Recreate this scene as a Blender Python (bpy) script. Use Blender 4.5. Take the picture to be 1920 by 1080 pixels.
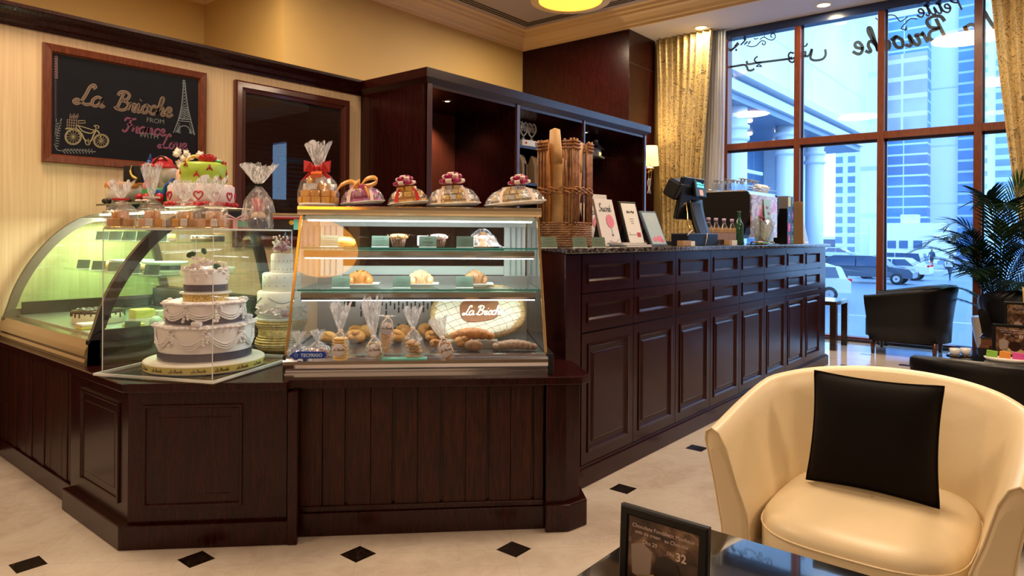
import bpy, math, random
from mathutils import Vector, Matrix, Euler

for _o in list(bpy.data.objects): bpy.data.objects.remove(_o, do_unlink=True)
SC = bpy.context.scene
COL = SC.collection
PI = math.pi
R = math.radians

# ------------------------------------------------------------------ camera
CAMH = 1.3
YAW, ROLL, FPX, CX, CY = R(39.5), R(0.38), 1277.0, 960.0, 442.5
cd = bpy.data.cameras.new('camera')
cam = bpy.data.objects.new('camera', cd); COL.objects.link(cam)
_f = Vector((math.cos(YAW), math.sin(YAW), 0)); _r = Vector((math.sin(YAW), -math.cos(YAW), 0)); _u = Vector((0, 0, 1))
_R = _r*math.cos(ROLL)+_u*math.sin(ROLL); _U = _u*math.cos(ROLL)-_r*math.sin(ROLL)
cam.matrix_world = Matrix(((_R.x, _U.x, -_f.x, 0), (_R.y, _U.y, -_f.y, 0), (_R.z, _U.z, -_f.z, CAMH), (0, 0, 0, 1)))
cd.sensor_fit = 'HORIZONTAL'; cd.sensor_width = 36; cd.lens = FPX/1920*36
cd.shift_x = 0; cd.shift_y = -(540-CY)/1920
cd.clip_start = .05; cd.clip_end = 600
SC.camera = cam

# ------------------------------------------------------------------ look, sky
vs = SC.view_settings
vs.view_transform = 'Standard'; vs.look = 'None'; vs.gamma = 1; vs.use_curve_mapping = False
vs.exposure = 0.38
try:
    SC.cycles.transparent_max_bounces = 40
    SC.cycles.max_bounces = 10
    SC.cycles.sample_clamp_indirect = 4
except Exception: pass
wd = bpy.data.worlds.new('sky'); SC.world = wd; wd.use_nodes = True
wn = wd.node_tree
bg = wn.nodes['Background']; bg.inputs['Color'].default_value = (.33, .60, 1.0, 1); bg.inputs['Strength'].default_value = 3.2

def lamp_area(name, loc, size, power, col, rot=(0, 0, 0), sy=None, spread=None, shape='SQUARE'):
    l = bpy.data.lights.new(name, 'AREA'); l.energy = power; l.color = col; l.size = size; l.shape = shape
    if sy: l.shape = 'RECTANGLE'; l.size_y = sy
    if spread: l.spread = spread
    o = bpy.data.objects.new(name, l); COL.objects.link(o); o.location = loc; o.rotation_euler = rot
    return o
WARM = (1.0, .78, .54)
# first round ceiling lamp is in view; the rest are unseen, added as fill
LAMPS_AND_FILL = [(7.22, 5.08), (3.1, 5.9), (1.1, 4.0), (7.22, 1.2), (3.6, 1.0), (-3.1, 3.4), (7.22, -2.7), (3.1, -3.2), (-2.2, -3.2)]
DIM_LAMP = (-.46, 1.40)      # a tenth lamp, its amber disc mirrored in the pastry case glass
for x, y in LAMPS_AND_FILL:
    lamp_area('ceiling_lamp_and_fill_light', (x, y, 4.2), .9, 62, WARM, shape='DISK')

# ------------------------------------------------------------------ materials
def new_mat(name):
    m = bpy.data.materials.new(name); m.use_nodes = True
    nt = m.node_tree; return m, nt, nt.nodes['Principled BSDF']
def P(name, col, rough=.5, metal=0, spec=.5, coat=0, emit=None, es=1, sss=0, alpha=1, bump=0, bscale=60, var=0, vscale=8, sheen=0):
    m, nt, b = new_mat(name); I = b.inputs
    I['Base Color'].default_value = (*col, 1); I['Roughness'].default_value = rough; I['Metallic'].default_value = metal
    I['Specular IOR Level'].default_value = spec; I['Coat Weight'].default_value = coat; I['Coat Roughness'].default_value = .08
    if sheen: I['Sheen Weight'].default_value = sheen
    if emit: I['Emission Color'].default_value = (*emit, 1); I['Emission Strength'].default_value = es
    if sss: I['Subsurface Weight'].default_value = sss; I['Subsurface Radius'].default_value = (.02, .01, .006)
    N = nt.nodes; L = nt.links
    if var or bump:
        tc = N.new('ShaderNodeTexCoord')
    if var:
        n = N.new('ShaderNodeTexNoise'); n.inputs['Scale'].default_value = vscale; n.inputs['Detail'].default_value = 5
        L.new(tc.outputs['Object'], n.inputs['Vector'])
        r = N.new('ShaderNodeValToRGB')
        r.color_ramp.elements[0].position = .3; r.color_ramp.elements[1].position = .7
        r.color_ramp.elements[0].color = (*[c*(1-var) for c in col], 1); r.color_ramp.elements[1].color = (*[min(1, c*(1+var)) for c in col], 1)
        L.new(n.outputs['Fac'], r.inputs['Fac']); L.new(r.outputs['Color'], I['Base Color'])
    if bump:
        n2 = N.new('ShaderNodeTexNoise'); n2.inputs['Scale'].default_value = bscale; n2.inputs['Detail'].default_value = 4
        L.new(tc.outputs['Object'], n2.inputs['Vector'])
        bp = N.new('ShaderNodeBump'); bp.inputs['Strength'].default_value = bump; bp.inputs['Distance'].default_value = .004
        L.new(n2.outputs['Fac'], bp.inputs['Height']); L.new(bp.outputs['Normal'], I['Normal'])
    return m
def WOOD(name, c1, c2, rough=.22, coat=.25, sc=(14, 14, 1.2), dist=2.5):
    m, nt, b = new_mat(name); N = nt.nodes; L = nt.links
    tc = N.new('ShaderNodeTexCoord'); mp = N.new('ShaderNodeMapping'); mp.inputs['Scale'].default_value = sc
    L.new(tc.outputs['Object'], mp.inputs['Vector'])
    n = N.new('ShaderNodeTexNoise'); n.inputs['Scale'].default_value = 3; n.inputs['Detail'].default_value = 8; n.inputs['Distortion'].default_value = dist
    L.new(mp.outputs['Vector'], n.inputs['Vector'])
    r = N.new('ShaderNodeValToRGB'); r.color_ramp.elements[0].color = (*c1, 1); r.color_ramp.elements[1].color = (*c2, 1)
    r.color_ramp.elements[0].position = .35; r.color_ramp.elements[1].position = .68
    L.new(n.outputs['Fac'], r.inputs['Fac']); L.new(r.outputs['Color'], b.inputs['Base Color'])
    b.inputs['Roughness'].default_value = rough; b.inputs['Coat Weight'].default_value = coat; b.inputs['Coat Roughness'].default_value = .12; b.inputs['Specular IOR Level'].default_value = .32
    return m
def GLASS(name, tint=(.97, .985, .98), refl=.9, rough=0.0):
    m = bpy.data.materials.new(name); m.use_nodes = True; nt = m.node_tree; N = nt.nodes; L = nt.links
    N.clear(); out = N.new('ShaderNodeOutputMaterial'); mix = N.new('ShaderNodeMixShader')
    t = N.new('ShaderNodeBsdfTransparent'); t.inputs['Color'].default_value = (*tint, 1)
    g = N.new('ShaderNodeBsdfGlossy'); g.inputs['Roughness'].default_value = rough; g.inputs['Color'].default_value = (1, 1, 1, 1)
    lw = N.new('ShaderNodeLayerWeight'); lw.inputs['Blend'].default_value = .5      # Schlick, the same from both sides
    pw = N.new('ShaderNodeMath'); pw.operation = 'POWER'; L.new(lw.outputs['Facing'], pw.inputs[0]); pw.inputs[1].default_value = 5
    ml = N.new('ShaderNodeMath'); ml.operation = 'MULTIPLY_ADD'; L.new(pw.outputs[0], ml.inputs[0]); ml.inputs[1].default_value = refl*.9; ml.inputs[2].default_value = .042*refl
    L.new(ml.outputs[0], mix.inputs[0]); L.new(t.outputs[0], mix.inputs[1]); L.new(g.outputs[0], mix.inputs[2]); L.new(mix.outputs[0], out.inputs[0])
    return m
def CELLO(name, amt=.35, col=(.9, .92, 1), sc=30, gl=.25):
    # crinkled clear film: mostly see-through, with whitish creases and shine
    m = bpy.data.materials.new(name); m.use_nodes = True; nt = m.node_tree; N = nt.nodes; L = nt.links
    N.clear(); out = N.new('ShaderNodeOutputMaterial')
    tc = N.new('ShaderNodeTexCoord'); mp = N.new('ShaderNodeMapping'); mp.inputs['Scale'].default_value = (1, 1, .25)
    L.new(tc.outputs['Object'], mp.inputs['Vector'])
    n = N.new('ShaderNodeTexNoise'); n.inputs['Scale'].default_value = sc; n.inputs['Detail'].default_value = 3; n.inputs['Distortion'].default_value = 1.5
    L.new(mp.outputs['Vector'], n.inputs['Vector'])
    r = N.new('ShaderNodeValToRGB'); r.color_ramp.elements[0].position = .5; r.color_ramp.elements[1].position = .66
    r.color_ramp.elements[0].color = (amt*.25,)*3+(1,); r.color_ramp.elements[1].color = (amt*1.6,)*3+(1,)
    L.new(n.outputs['Fac'], r.inputs['Fac'])
    bp = N.new('ShaderNodeBump'); bp.inputs['Strength'].default_value = .9; bp.inputs['Distance'].default_value = .01; L.new(n.outputs['Fac'], bp.inputs['Height'])
    t = N.new('ShaderNodeBsdfTransparent'); t.inputs['Color'].default_value = (.99, .99, .99, 1)
    d = N.new('ShaderNodeBsdfDiffuse'); d.inputs['Color'].default_value = (*col, 1)
    tl = N.new('ShaderNodeBsdfTranslucent'); tl.inputs['Color'].default_value = (*col, 1)
    dm = N.new('ShaderNodeMixShader'); dm.inputs[0].default_value = .5; L.new(d.outputs[0], dm.inputs[1]); L.new(tl.outputs[0], dm.inputs[2])
    g = N.new('ShaderNodeBsdfGlossy'); g.inputs['Roughness'].default_value = .12; L.new(bp.outputs[0], g.inputs['Normal'])
    m1 = N.new('ShaderNodeMixShader'); L.new(r.outputs[0], m1.inputs[0]); L.new(t.outputs[0], m1.inputs[1]); L.new(dm.outputs[0], m1.inputs[2])
    m2 = N.new('ShaderNodeMixShader'); m2.inputs[0].default_value = gl*.5; L.new(m1.outputs[0], m2.inputs[1]); L.new(g.outputs[0], m2.inputs[2])
    L.new(m2.outputs[0], out.inputs[0]); return m
def nd(nt, op, a, b=None, c=None):
    n = nt.nodes.new('ShaderNodeMath'); n.operation = op
    for i, v in enumerate((a, b, c)):
        if v is None: continue
        if isinstance(v, (int, float)): n.inputs[i].default_value = v
        else: nt.links.new(v, n.inputs[i])
    return n.outputs[0]
def mixc(nt, fac, a, b):
    n = nt.nodes.new('ShaderNodeMix'); n.data_type = 'RGBA'
    nt.links.new(fac, n.inputs[0])
    for s, v in ((6, a), (7, b)):
        if isinstance(v, tuple): n.inputs[s].default_value = (*v, 1)
        else: nt.links.new(v, n.inputs[s])
    return n.outputs[2]
def xyz(nt, kind='Object'):
    tc = nt.nodes.new('ShaderNodeTexCoord'); s = nt.nodes.new('ShaderNodeSeparateXYZ'); nt.links.new(tc.outputs[kind], s.inputs[0])
    return tc.outputs[kind], s.outputs[0], s.outputs[1], s.outputs[2]
def noise(nt, vec, scale, detail=4, dist=0, sc3=None):
    n = nt.nodes.new('ShaderNodeTexNoise'); n.inputs['Scale'].default_value = scale; n.inputs['Detail'].default_value = detail; n.inputs['Distortion'].default_value = dist
    if sc3:
        mp = nt.nodes.new('ShaderNodeMapping'); mp.inputs['Scale'].default_value = sc3; nt.links.new(vec, mp.inputs['Vector']); vec = mp.outputs[0]
    nt.links.new(vec, n.inputs['Vector']); return n.outputs['Fac']
def ramp(nt, fac, stops):
    r = nt.nodes.new('ShaderNodeValToRGB'); e = r.color_ramp.elements
    e[0].position, e[0].color = stops[0][0], (*stops[0][1], 1); e[1].position, e[1].color = stops[-1][0], (*stops[-1][1], 1)
    for p, c in stops[1:-1]:
        k = e.new(p); k.color = (*c, 1)
    nt.links.new(fac, r.inputs[0]); return r.outputs[0]

M = {}
M['wood'] = WOOD('mahogany', (.012, .0010, .0011), (.036, .0036, .0036), rough=.25, coat=.04)
M['woodp'] = WOOD('mahogany_planks', (.014, .0022, .0013), (.055, .010, .0045), rough=.42, coat=.02)
M['woodframe'] = WOOD('red_brown_frame', (.10, .022, .009), (.19, .05, .02), rough=.3, coat=.2)
M['mull'] = WOOD('red_brown_mullion', (.13, .028, .010), (.2, .05, .02), rough=.35, coat=.1)
M['dimwall'] = P('brown_wall_paint', (.26, .18, .10), .6)
M['upper'] = P('ochre_wall_paint', (.60, .415, .15), .6, var=.05, vscale=1.2)
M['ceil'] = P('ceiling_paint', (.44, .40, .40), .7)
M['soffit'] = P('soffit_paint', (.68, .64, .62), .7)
M['cream'] = P('cream_moulding', (.78, .59, .34), .55)
M['blackslot'] = P('black_slot', (.02, .018, .015), .6)
M['white'] = P('white_gloss', (.85, .84, .80), .3)
M['paper'] = P('paper', (.82, .82, .82), .6)
M['chrome'] = P('polished_metal', (.58, .58, .64), .16, metal=1)
M['steel'] = P('brushed_steel', (.62, .62, .63), .32, metal=1)
M['brass'] = P('brass', (.75, .5, .18), .2, metal=1)
M['goldtrim'] = P('champagne_metal', (.85, .62, .28), .2, metal=1)
M['black'] = P('black_plastic', (.006, .006, .007), .35, spec=.3)
M['blackgloss'] = P('black_gloss', (.008, .007, .008), .03, coat=.6)
M['darkbrown'] = P('dark_brown_lacquer', (.03, .015, .009), .12, coat=.5)
M['leather_dark'] = P('dark_leather', (.0035, .003, .0045), .34, spec=.3, bump=.25, bscale=250)
M['leather_cream'] = P('cream_leather', (.84, .69, .45), .36, bump=.12, bscale=260, var=.03, vscale=3)
M['cushion'] = P('dark_brown_cloth', (.0045, .0022, .0014), .7, spec=.12, bump=.4, bscale=500)
M['glass'] = GLASS('clear_glass')
M['frontglass'] = GLASS('coated_front_glass', (.97, .985, .98), 1.6)
M['glassg'] = GLASS('green_tinted_glass', (.87, .96, .88))
M['glassedge'] = P('teal_glass_edge', (.02, .34, .30), .1, coat=.5)
M['acryl'] = GLASS('acrylic', (.985, .99, .99), .8)
M['acryledge'] = P('acrylic_edge', (.78, .83, .85), .15, coat=.4)
M['winglass'] = GLASS('window_glass', (.96, .98, 1.0), .75)
M['cello'] = CELLO('cellophane', .34)
M['cello2'] = CELLO('cellophane_thin', .13, gl=.3)
M['cellotail'] = CELLO('cellophane_gathered', .85, sc=50, gl=.3)
M['light_w'] = P('cool_white_tube', (.9, .95, 1), .3, emit=(.88, .96, 1), es=9)
M['lampdisc'] = P('lamp_diffuser', (.9, .7, .3), .4, emit=(1, .33, .022), es=3.0)
M['downdisc'] = P('downlight_lens', (1, .9, .6), .4, emit=(1, .88, .55), es=3.5)
M['shade'] = P('lamp_shade_cloth', (.85, .7, .45), .6, emit=(1, .62, .22), es=1.3)
def wallpaper():
    m, nt, b = new_mat('cream_striated_wallpaper'); v, x, y, z = xyz(nt)
    a = noise(nt, v, 1, 6, .3, (60, 60, 1.6)); c = ramp(nt, a, [(.3, (.66, .47, .27)), (.7, (.79, .60, .38))])
    nt.links.new(c, b.inputs['Base Color']); b.inputs['Roughness'].default_value = .55
    return m
M['wallpaper'] = wallpaper()
def floor_mat():
    m, nt, b = new_mat('cream_marble_with_dark_insets'); v, x, y, z = xyz(nt)
    u = nd(nt, 'DIVIDE', nd(nt, 'SUBTRACT', x, 2.192), .4443); w = nd(nt, 'DIVIDE', nd(nt, 'SUBTRACT', y, 1.786), .4565)
    ru = nd(nt, 'ROUND', u); rw = nd(nt, 'ROUND', w)
    du = nd(nt, 'ABSOLUTE', nd(nt, 'SUBTRACT', u, ru)); dw = nd(nt, 'ABSOLUTE', nd(nt, 'SUBTRACT', w, rw))
    par = nd(nt, 'PINGPONG', nd(nt, 'ADD', ru, rw), 1.0)           # 0 even, 1 odd
    ins = nd(nt, 'LESS_THAN', nd(nt, 'MAXIMUM', du, dw), .116)
    ins = nd(nt, 'MULTIPLY', ins, nd(nt, 'LESS_THAN', par, .5))
    j1 = nd(nt, 'LESS_THAN', nd(nt, 'PINGPONG', nd(nt, 'ADD', u, w), 1.0), .005)
    j2 = nd(nt, 'LESS_THAN', nd(nt, 'PINGPONG', nd(nt, 'SUBTRACT', u, w), 1.0), .005)
    jt = nd(nt, 'MAXIMUM', j1, j2)
    n1 = noise(nt, v, 1.6, 8, 1.2); n2 = noise(nt, v, 9, 8, 2.0)
    base = ramp(nt, nd(nt, 'ADD', nd(nt, 'MULTIPLY', n1, .7), nd(nt, 'MULTIPLY', n2, .3)), [(.35, (.56, .47, .40)), (.5, (.66, .58, .50)), (.68, (.71, .65, .57))])
    vein = noise(nt, v, 3.2, 10, 3.5); vf = nd(nt, 'LESS_THAN', nd(nt, 'ABSOLUTE', nd(nt, 'SUBTRACT', vein, .5)), .0035)
    base = mixc(nt, nd(nt, 'MULTIPLY', vf, .35), base, (.45, .32, .22))
    dark = ramp(nt, noise(nt, v, 22, 6, 3), [(.35, (.006, .004, .003)), (.62, (.018, .010, .007)), (.7, (.09, .06, .04))])
    c = mixc(nt, nd(nt, 'MULTIPLY', jt, .45), base, (.45, .36, .27)); c = mixc(nt, ins, c, dark)
    nt.links.new(c, b.inputs['Base Color']); b.inputs['Roughness'].default_value = .13; b.inputs['Coat Weight'].default_value = .2
    return m
M['floor'] = floor_mat()
def marble_dark():
    m, nt, b = new_mat('dark_brown_marble'); v, x, y, z = xyz(nt)
    c = ramp(nt, noise(nt, v, 14, 10, 3.5), [(.35, (.012, .010, .010)), (.52, (.05, .045, .045)), (.6, (.25, .24, .25)), (.66, (.06, .05, .05))])
    nt.links.new(c, b.inputs['Base Color']); b.inputs['Roughness'].default_value = .12; return m
M['marble'] = marble_dark()
def damask():
    m, nt, b = new_mat('gold_damask_fabric'); v, x, y, z = xyz(nt)
    vo = nt.nodes.new('ShaderNodeTexNoise'); vo.inputs['Scale'].default_value = 6; vo.inputs['Detail'].default_value = 1; vo.inputs['Distortion'].default_value = 3.5
    mp = nt.nodes.new('ShaderNodeMapping'); mp.inputs['Scale'].default_value = (.1, 1, .8); nt.links.new(v, mp.inputs[0]); nt.links.new(mp.outputs[0], vo.inputs['Vector'])
    f = nd(nt, 'PINGPONG', nd(nt, 'MULTIPLY', vo.outputs['Fac'], 7), 1.0)
    c = ramp(nt, f, [(.50, (.66, .49, .20)), (.56, (.20, .13, .05)), (.72, (.16, .11, .045)), (.78, (.66, .5, .22))])
    nt.links.new(c, b.inputs['Base Color']); b.inputs['Roughness'].default_value = .38; b.inputs['Sheen Weight'].default_value = .3; return m
M['damask'] = damask()
def sheer():
    m = bpy.data.materials.new('sheer_voile'); m.use_nodes = True; nt = m.node_tree; N = nt.nodes; L = nt.links; N.clear()
    out = N.new('ShaderNodeOutputMaterial'); t = N.new('ShaderNodeBsdfTransparent'); d = N.new('ShaderNodeBsdfDiffuse'); d.inputs[0].default_value = (.92, .93, .95, 1)
    tl = N.new('ShaderNodeBsdfTranslucent'); tl.inputs[0].default_value = (.92, .93, .95, 1)
    a = N.new('ShaderNodeMixShader'); a.inputs[0].default_value = .6; L.new(d.outputs[0], a.inputs[1]); L.new(tl.outputs[0], a.inputs[2])
    k = N.new('ShaderNodeMixShader'); k.inputs[0].default_value = .55; L.new(t.outputs[0], k.inputs[1]); L.new(a.outputs[0], k.inputs[2]); L.new(k.outputs[0], out.inputs[0]); return m
M['sheer'] = sheer()
def C(key, col, rough=.5, **k):
    if key not in M: M[key] = P(key, col, rough, **k)
    return M[key]

# ------------------------------------------------------------------ mesh helpers
class MB:
    def __init__(s): s.v = []; s.f = []; s.mi = []; s.sm = []
    def add(s, vs, fs, X=None, mi=0, sm=False):
        o = len(s.v)
        for p in vs:
            p = Vector(p)
            if X is not None: p = X @ p
            s.v.append(tuple(p))
        for f in fs: s.f.append(tuple(i+o for i in f)); s.mi.append(mi); s.sm.append(sm)
        return s
    def box(s, x0, x1, y0, y1, z0, z1, X=None, mi=0):
        v = [(x, y, z) for z in (z0, z1) for y in (y0, y1) for x in (x0, x1)]
        return s.add(v, [(0, 2, 3, 1), (4, 5, 7, 6), (0, 1, 5, 4), (2, 6, 7, 3), (0, 4, 6, 2), (1, 3, 7, 5)], X, mi)
    def cbox(s, c, d, X=None, mi=0, rz=0, rx=0, ry=0):
        T = Matrix.Translation(c) @ Euler((rx, ry, rz)).to_matrix().to_4x4()
        if X is not None: T = X @ T
        a, b, e = d[0]/2, d[1]/2, d[2]/2
        return s.box(-a, a, -b, b, -e, e, T, mi)
    def prism(s, poly, z0, z1, X=None, mi=0, sm=False):
        n = len(poly)
        ar = sum(poly[i][0]*poly[(i+1) % n][1]-poly[(i+1) % n][0]*poly[i][1] for i in range(n))
        if ar < 0: poly = poly[::-1]
        v = [(x, y, z0) for x, y in poly]+[(x, y, z1) for x, y in poly]
        s.add(v, [tuple(range(n-1, -1, -1)), tuple(range(n, 2*n))], X, mi)
        o = len(s.v)-2*n
        for i in range(n):
            j = (i+1) % n; s.f.append((o+i, o+j, o+n+j, o+n+i)); s.mi.append(mi); s.sm.append(sm)
        return s
    def lathe(s, prof, X=None, n=32, mi=0, sm=True, sx=1, sy=1, wob=None, caps=True):
        v = []; f = []
        for k, (r, z) in enumerate(prof):
            for i in range(n):
                a = 2*PI*i/n; rr = r*(wob(a, k) if wob else 1)
                v.append((rr*math.cos(a)*sx, rr*math.sin(a)*sy, z))
        for k in range(len(prof)-1):
            for i in range(n):
                j = (i+1) % n; f.append((k*n+i, k*n+j, (k+1)*n+j, (k+1)*n+i))
        s.add(v, f, X, mi, sm)
        if caps:
            o = len(s.v)-len(v)
            if prof[0][0] > 1e-5: s.f.append(tuple(o+i for i in range(n-1, -1, -1))); s.mi.append(mi); s.sm.append(False)
            if prof[-1][0] > 1e-5: s.f.append(tuple(o+(len(prof)-1)*n+i for i in range(n))); s.mi.append(mi); s.sm.append(False)
        return s
    def ell(s, c, r, X=None, mi=0, n=16, m=10, rz=0, rx=0, ry=0, zmin=-1):
        T = Matrix.Translation(c) @ Euler((rx, ry, rz)).to_matrix().to_4x4() @ Matrix.Diagonal((r[0], r[1], r[2], 1))
        if X is not None: T = X @ T
        pr = []
        for k in range(m+1):
            a = -PI/2+PI*k/m; z = math.sin(a)
            if z < zmin: continue
            pr.append((max(math.cos(a), 1e-4), z))
        return s.lathe(pr, T, n, mi)
    def tube(s, pts, r, n=8, mi=0, X=None, closed=False, caps=True, flat=1.0, up=None):
        pts = [Vector(p) for p in pts]; m = len(pts); v = []; f = []
        prev = None
        for k in range(m):
            a = pts[(k-1) % m] if (closed or k > 0) else pts[0]; b = pts[(k+1) % m] if (closed or k < m-1) else pts[-1]
            t = (b-a); t = t.normalized() if t.length > 1e-9 else Vector((0, 0, 1))
            if up is not None: q = Vector(up)
            elif prev is None: q = Vector((0, 0, 1)) if abs(t.z) < .9 else Vector((1, 0, 0))
            else: q = prev
            q = (q-t*q.dot(t))
            q = q.normalized() if q.length > 1e-6 else Vector((1, 0, 0)); prev = q; w = t.cross(q)
            rr = r[k] if isinstance(r, (list, tuple)) else r
            for i in range(n):
                an = 2*PI*i/n; v.append(pts[k]+q*math.cos(an)*rr*flat+w*math.sin(an)*rr)
        for k in range(m if closed else m-1):
            for i in range(n):
                j = (i+1) % n; k2 = (k+1) % m
                f.append((k*n+i, k*n+j, k2*n+j, k2*n+i))
        s.add(v, f, X, mi, True)
        if caps and not closed:
            o = len(s.v)-len(v); s.f.append(tuple(o+i for i in range(n-1, -1, -1))); s.f.append(tuple(o+(m-1)*n+i for i in range(n))); s.mi += [mi, mi]; s.sm += [False, False]
        return s
    def strip(s, pts, w, th, X=None, mi=0):     # flat stroke of width w lying in the local XY plane, thickness th in z
        m = len(pts); L = []; Rr = []
        for k in range(m):
            a = pts[max(k-1, 0)]; b = pts[min(k+1, m-1)]; dx, dy = b[0]-a[0], b[1]-a[1]; l = math.hypot(dx, dy) or 1
            ww = w[k] if isinstance(w, (list, tuple)) else w
            nx, ny = -dy/l*ww/2, dx/l*ww/2; L.append((pts[k][0]+nx, pts[k][1]+ny)); Rr.append((pts[k][0]-nx, pts[k][1]-ny))
        v = [(*p, th) for p in L]+[(*p, th) for p in Rr]+[(*p, 0) for p in L]+[(*p, 0) for p in Rr]; f = []
        for k in range(m-1):
            f.append((k, m+k, m+k+1, k+1)); f.append((2*m+k, k, k+1, 2*m+k+1)); f.append((m+k, 3*m+k, 3*m+k+1, m+k+1))
        return s.add(v, f, X, mi)
    def grid(s, fn, nu, nv, X=None, mi=0, sm=True, closeu=False):
        v = [fn(i/(nu if closeu else nu-1), j/(nv-1)) for j in range(nv) for i in range(nu)]; f = []
        for j in range(nv-1):
            for i in range(nu if closeu else nu-1):
                k = (i+1) % nu; f.append((j*nu+i, j*nu+k, (j+1)*nu+k, (j+1)*nu+i))
        return s.add(v, f, X, mi, sm)
    def obj(s, name, mats, parent=None, bev=0, solid=0, sub=0, seg=2):
        me = bpy.data.meshes.new(name); me.from_pydata(s.v, [], s.f)
        if not isinstance(mats, (list, tuple)): mats = [mats]
        for m in mats: me.materials.append(M[m] if isinstance(m, str) else m)
        me.polygons.foreach_set('material_index', s.mi); me.polygons.foreach_set('use_smooth', s.sm); me.update()
        o = bpy.data.objects.new(name, me); COL.objects.link(o)
        if parent is not None: o.parent = parent
        if solid: q = o.modifiers.new('thick', 'SOLIDIFY'); q.thickness = solid; q.offset = 0
        if bev: q = o.modifiers.new('bevel', 'BEVEL'); q.width = bev; q.segments = seg; q.limit_method = 'ANGLE'; q.angle_limit = R(35)
        if sub: q = o.modifiers.new('sub', 'SUBSURF'); q.levels = sub; q.render_levels = sub
        return o
def thing(name, label, cat, loc=(0, 0, 0), rz=0, group=None, rx=0, ry=0):
    o = bpy.data.objects.new(name, None); COL.objects.link(o); o.location = loc; o.rotation_euler = (rx, ry, rz); o.empty_display_size = .05
    return tag(o, label, cat, group)
def tag(o, label, cat, group=None, kind=None):
    o['label'] = label; o['category'] = cat
    if group: o['group'] = group
    if kind: o['kind'] = kind
    return o
def place(o, loc, rz=0):
    o.location = loc; o.rotation_euler = (0, 0, rz); return o
def struct(o, label=None, cat=None):
    o['kind'] = 'structure'
    if label: o['label'] = label
    if cat: o['category'] = cat
    return o
def dup(root, label=None, loc=None, rz=None, group=None):
    r = root.copy(); COL.objects.link(r)
    if loc is not None: r.location = loc
    if rz is not None: r.rotation_euler = (0, 0, rz)
    if label: r['label'] = label
    if group: r['group'] = group
    for ch in list(root.children):
        c = ch.copy(); COL.objects.link(c); c.parent = r
        for g in list(ch.children):
            d = g.copy(); COL.objects.link(d); d.parent = c
    return r
def TX(x=0, y=0, z=0, rx=0, ry=0, rz=0, s=1):
    return Matrix.Translation((x, y, z)) @ Euler((rx, ry, rz)).to_matrix().to_4x4() @ Matrix.Scale(s, 4)
def crom(p, n=6, closed=False):
    out = []; m = len(p)
    for i in range(m if closed else m-1):
        a = p[(i-1) % m] if (closed or i) else p[0]; b = p[i]; c = p[(i+1) % m]; d = p[(i+2) % m] if (closed or i < m-2) else p[-1]
        for k in range(n):
            t = k/n; out.append(tuple(.5*((2*b[j])+(-a[j]+c[j])*t+(2*a[j]-5*b[j]+4*c[j]-d[j])*t*t+(-a[j]+3*b[j]-3*c[j]+d[j])*t**3) for j in range(len(b))))
    if not closed: out.append(tuple(p[-1]))
    return out
def text_into(mb, txt, X, size, th=.0008, shear=0, mi=0, bold=0, align='LEFT', sp=1):
    cu = bpy.data.curves.new('t', 'FONT'); cu.body = txt; cu.size = size; cu.extrude = th; cu.shear = shear; cu.offset = bold; cu.align_x = align; cu.resolution_u = 3; cu.space_character = sp
    o = bpy.data.objects.new('t', cu); me = bpy.data.meshes.new_from_object(o)
    mb.add([v.co for v in me.vertices], [tuple(p.vertices) for p in me.polygons], X, mi)
    bpy.data.objects.remove(o); bpy.data.meshes.remove(me); bpy.data.curves.remove(cu)
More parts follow.
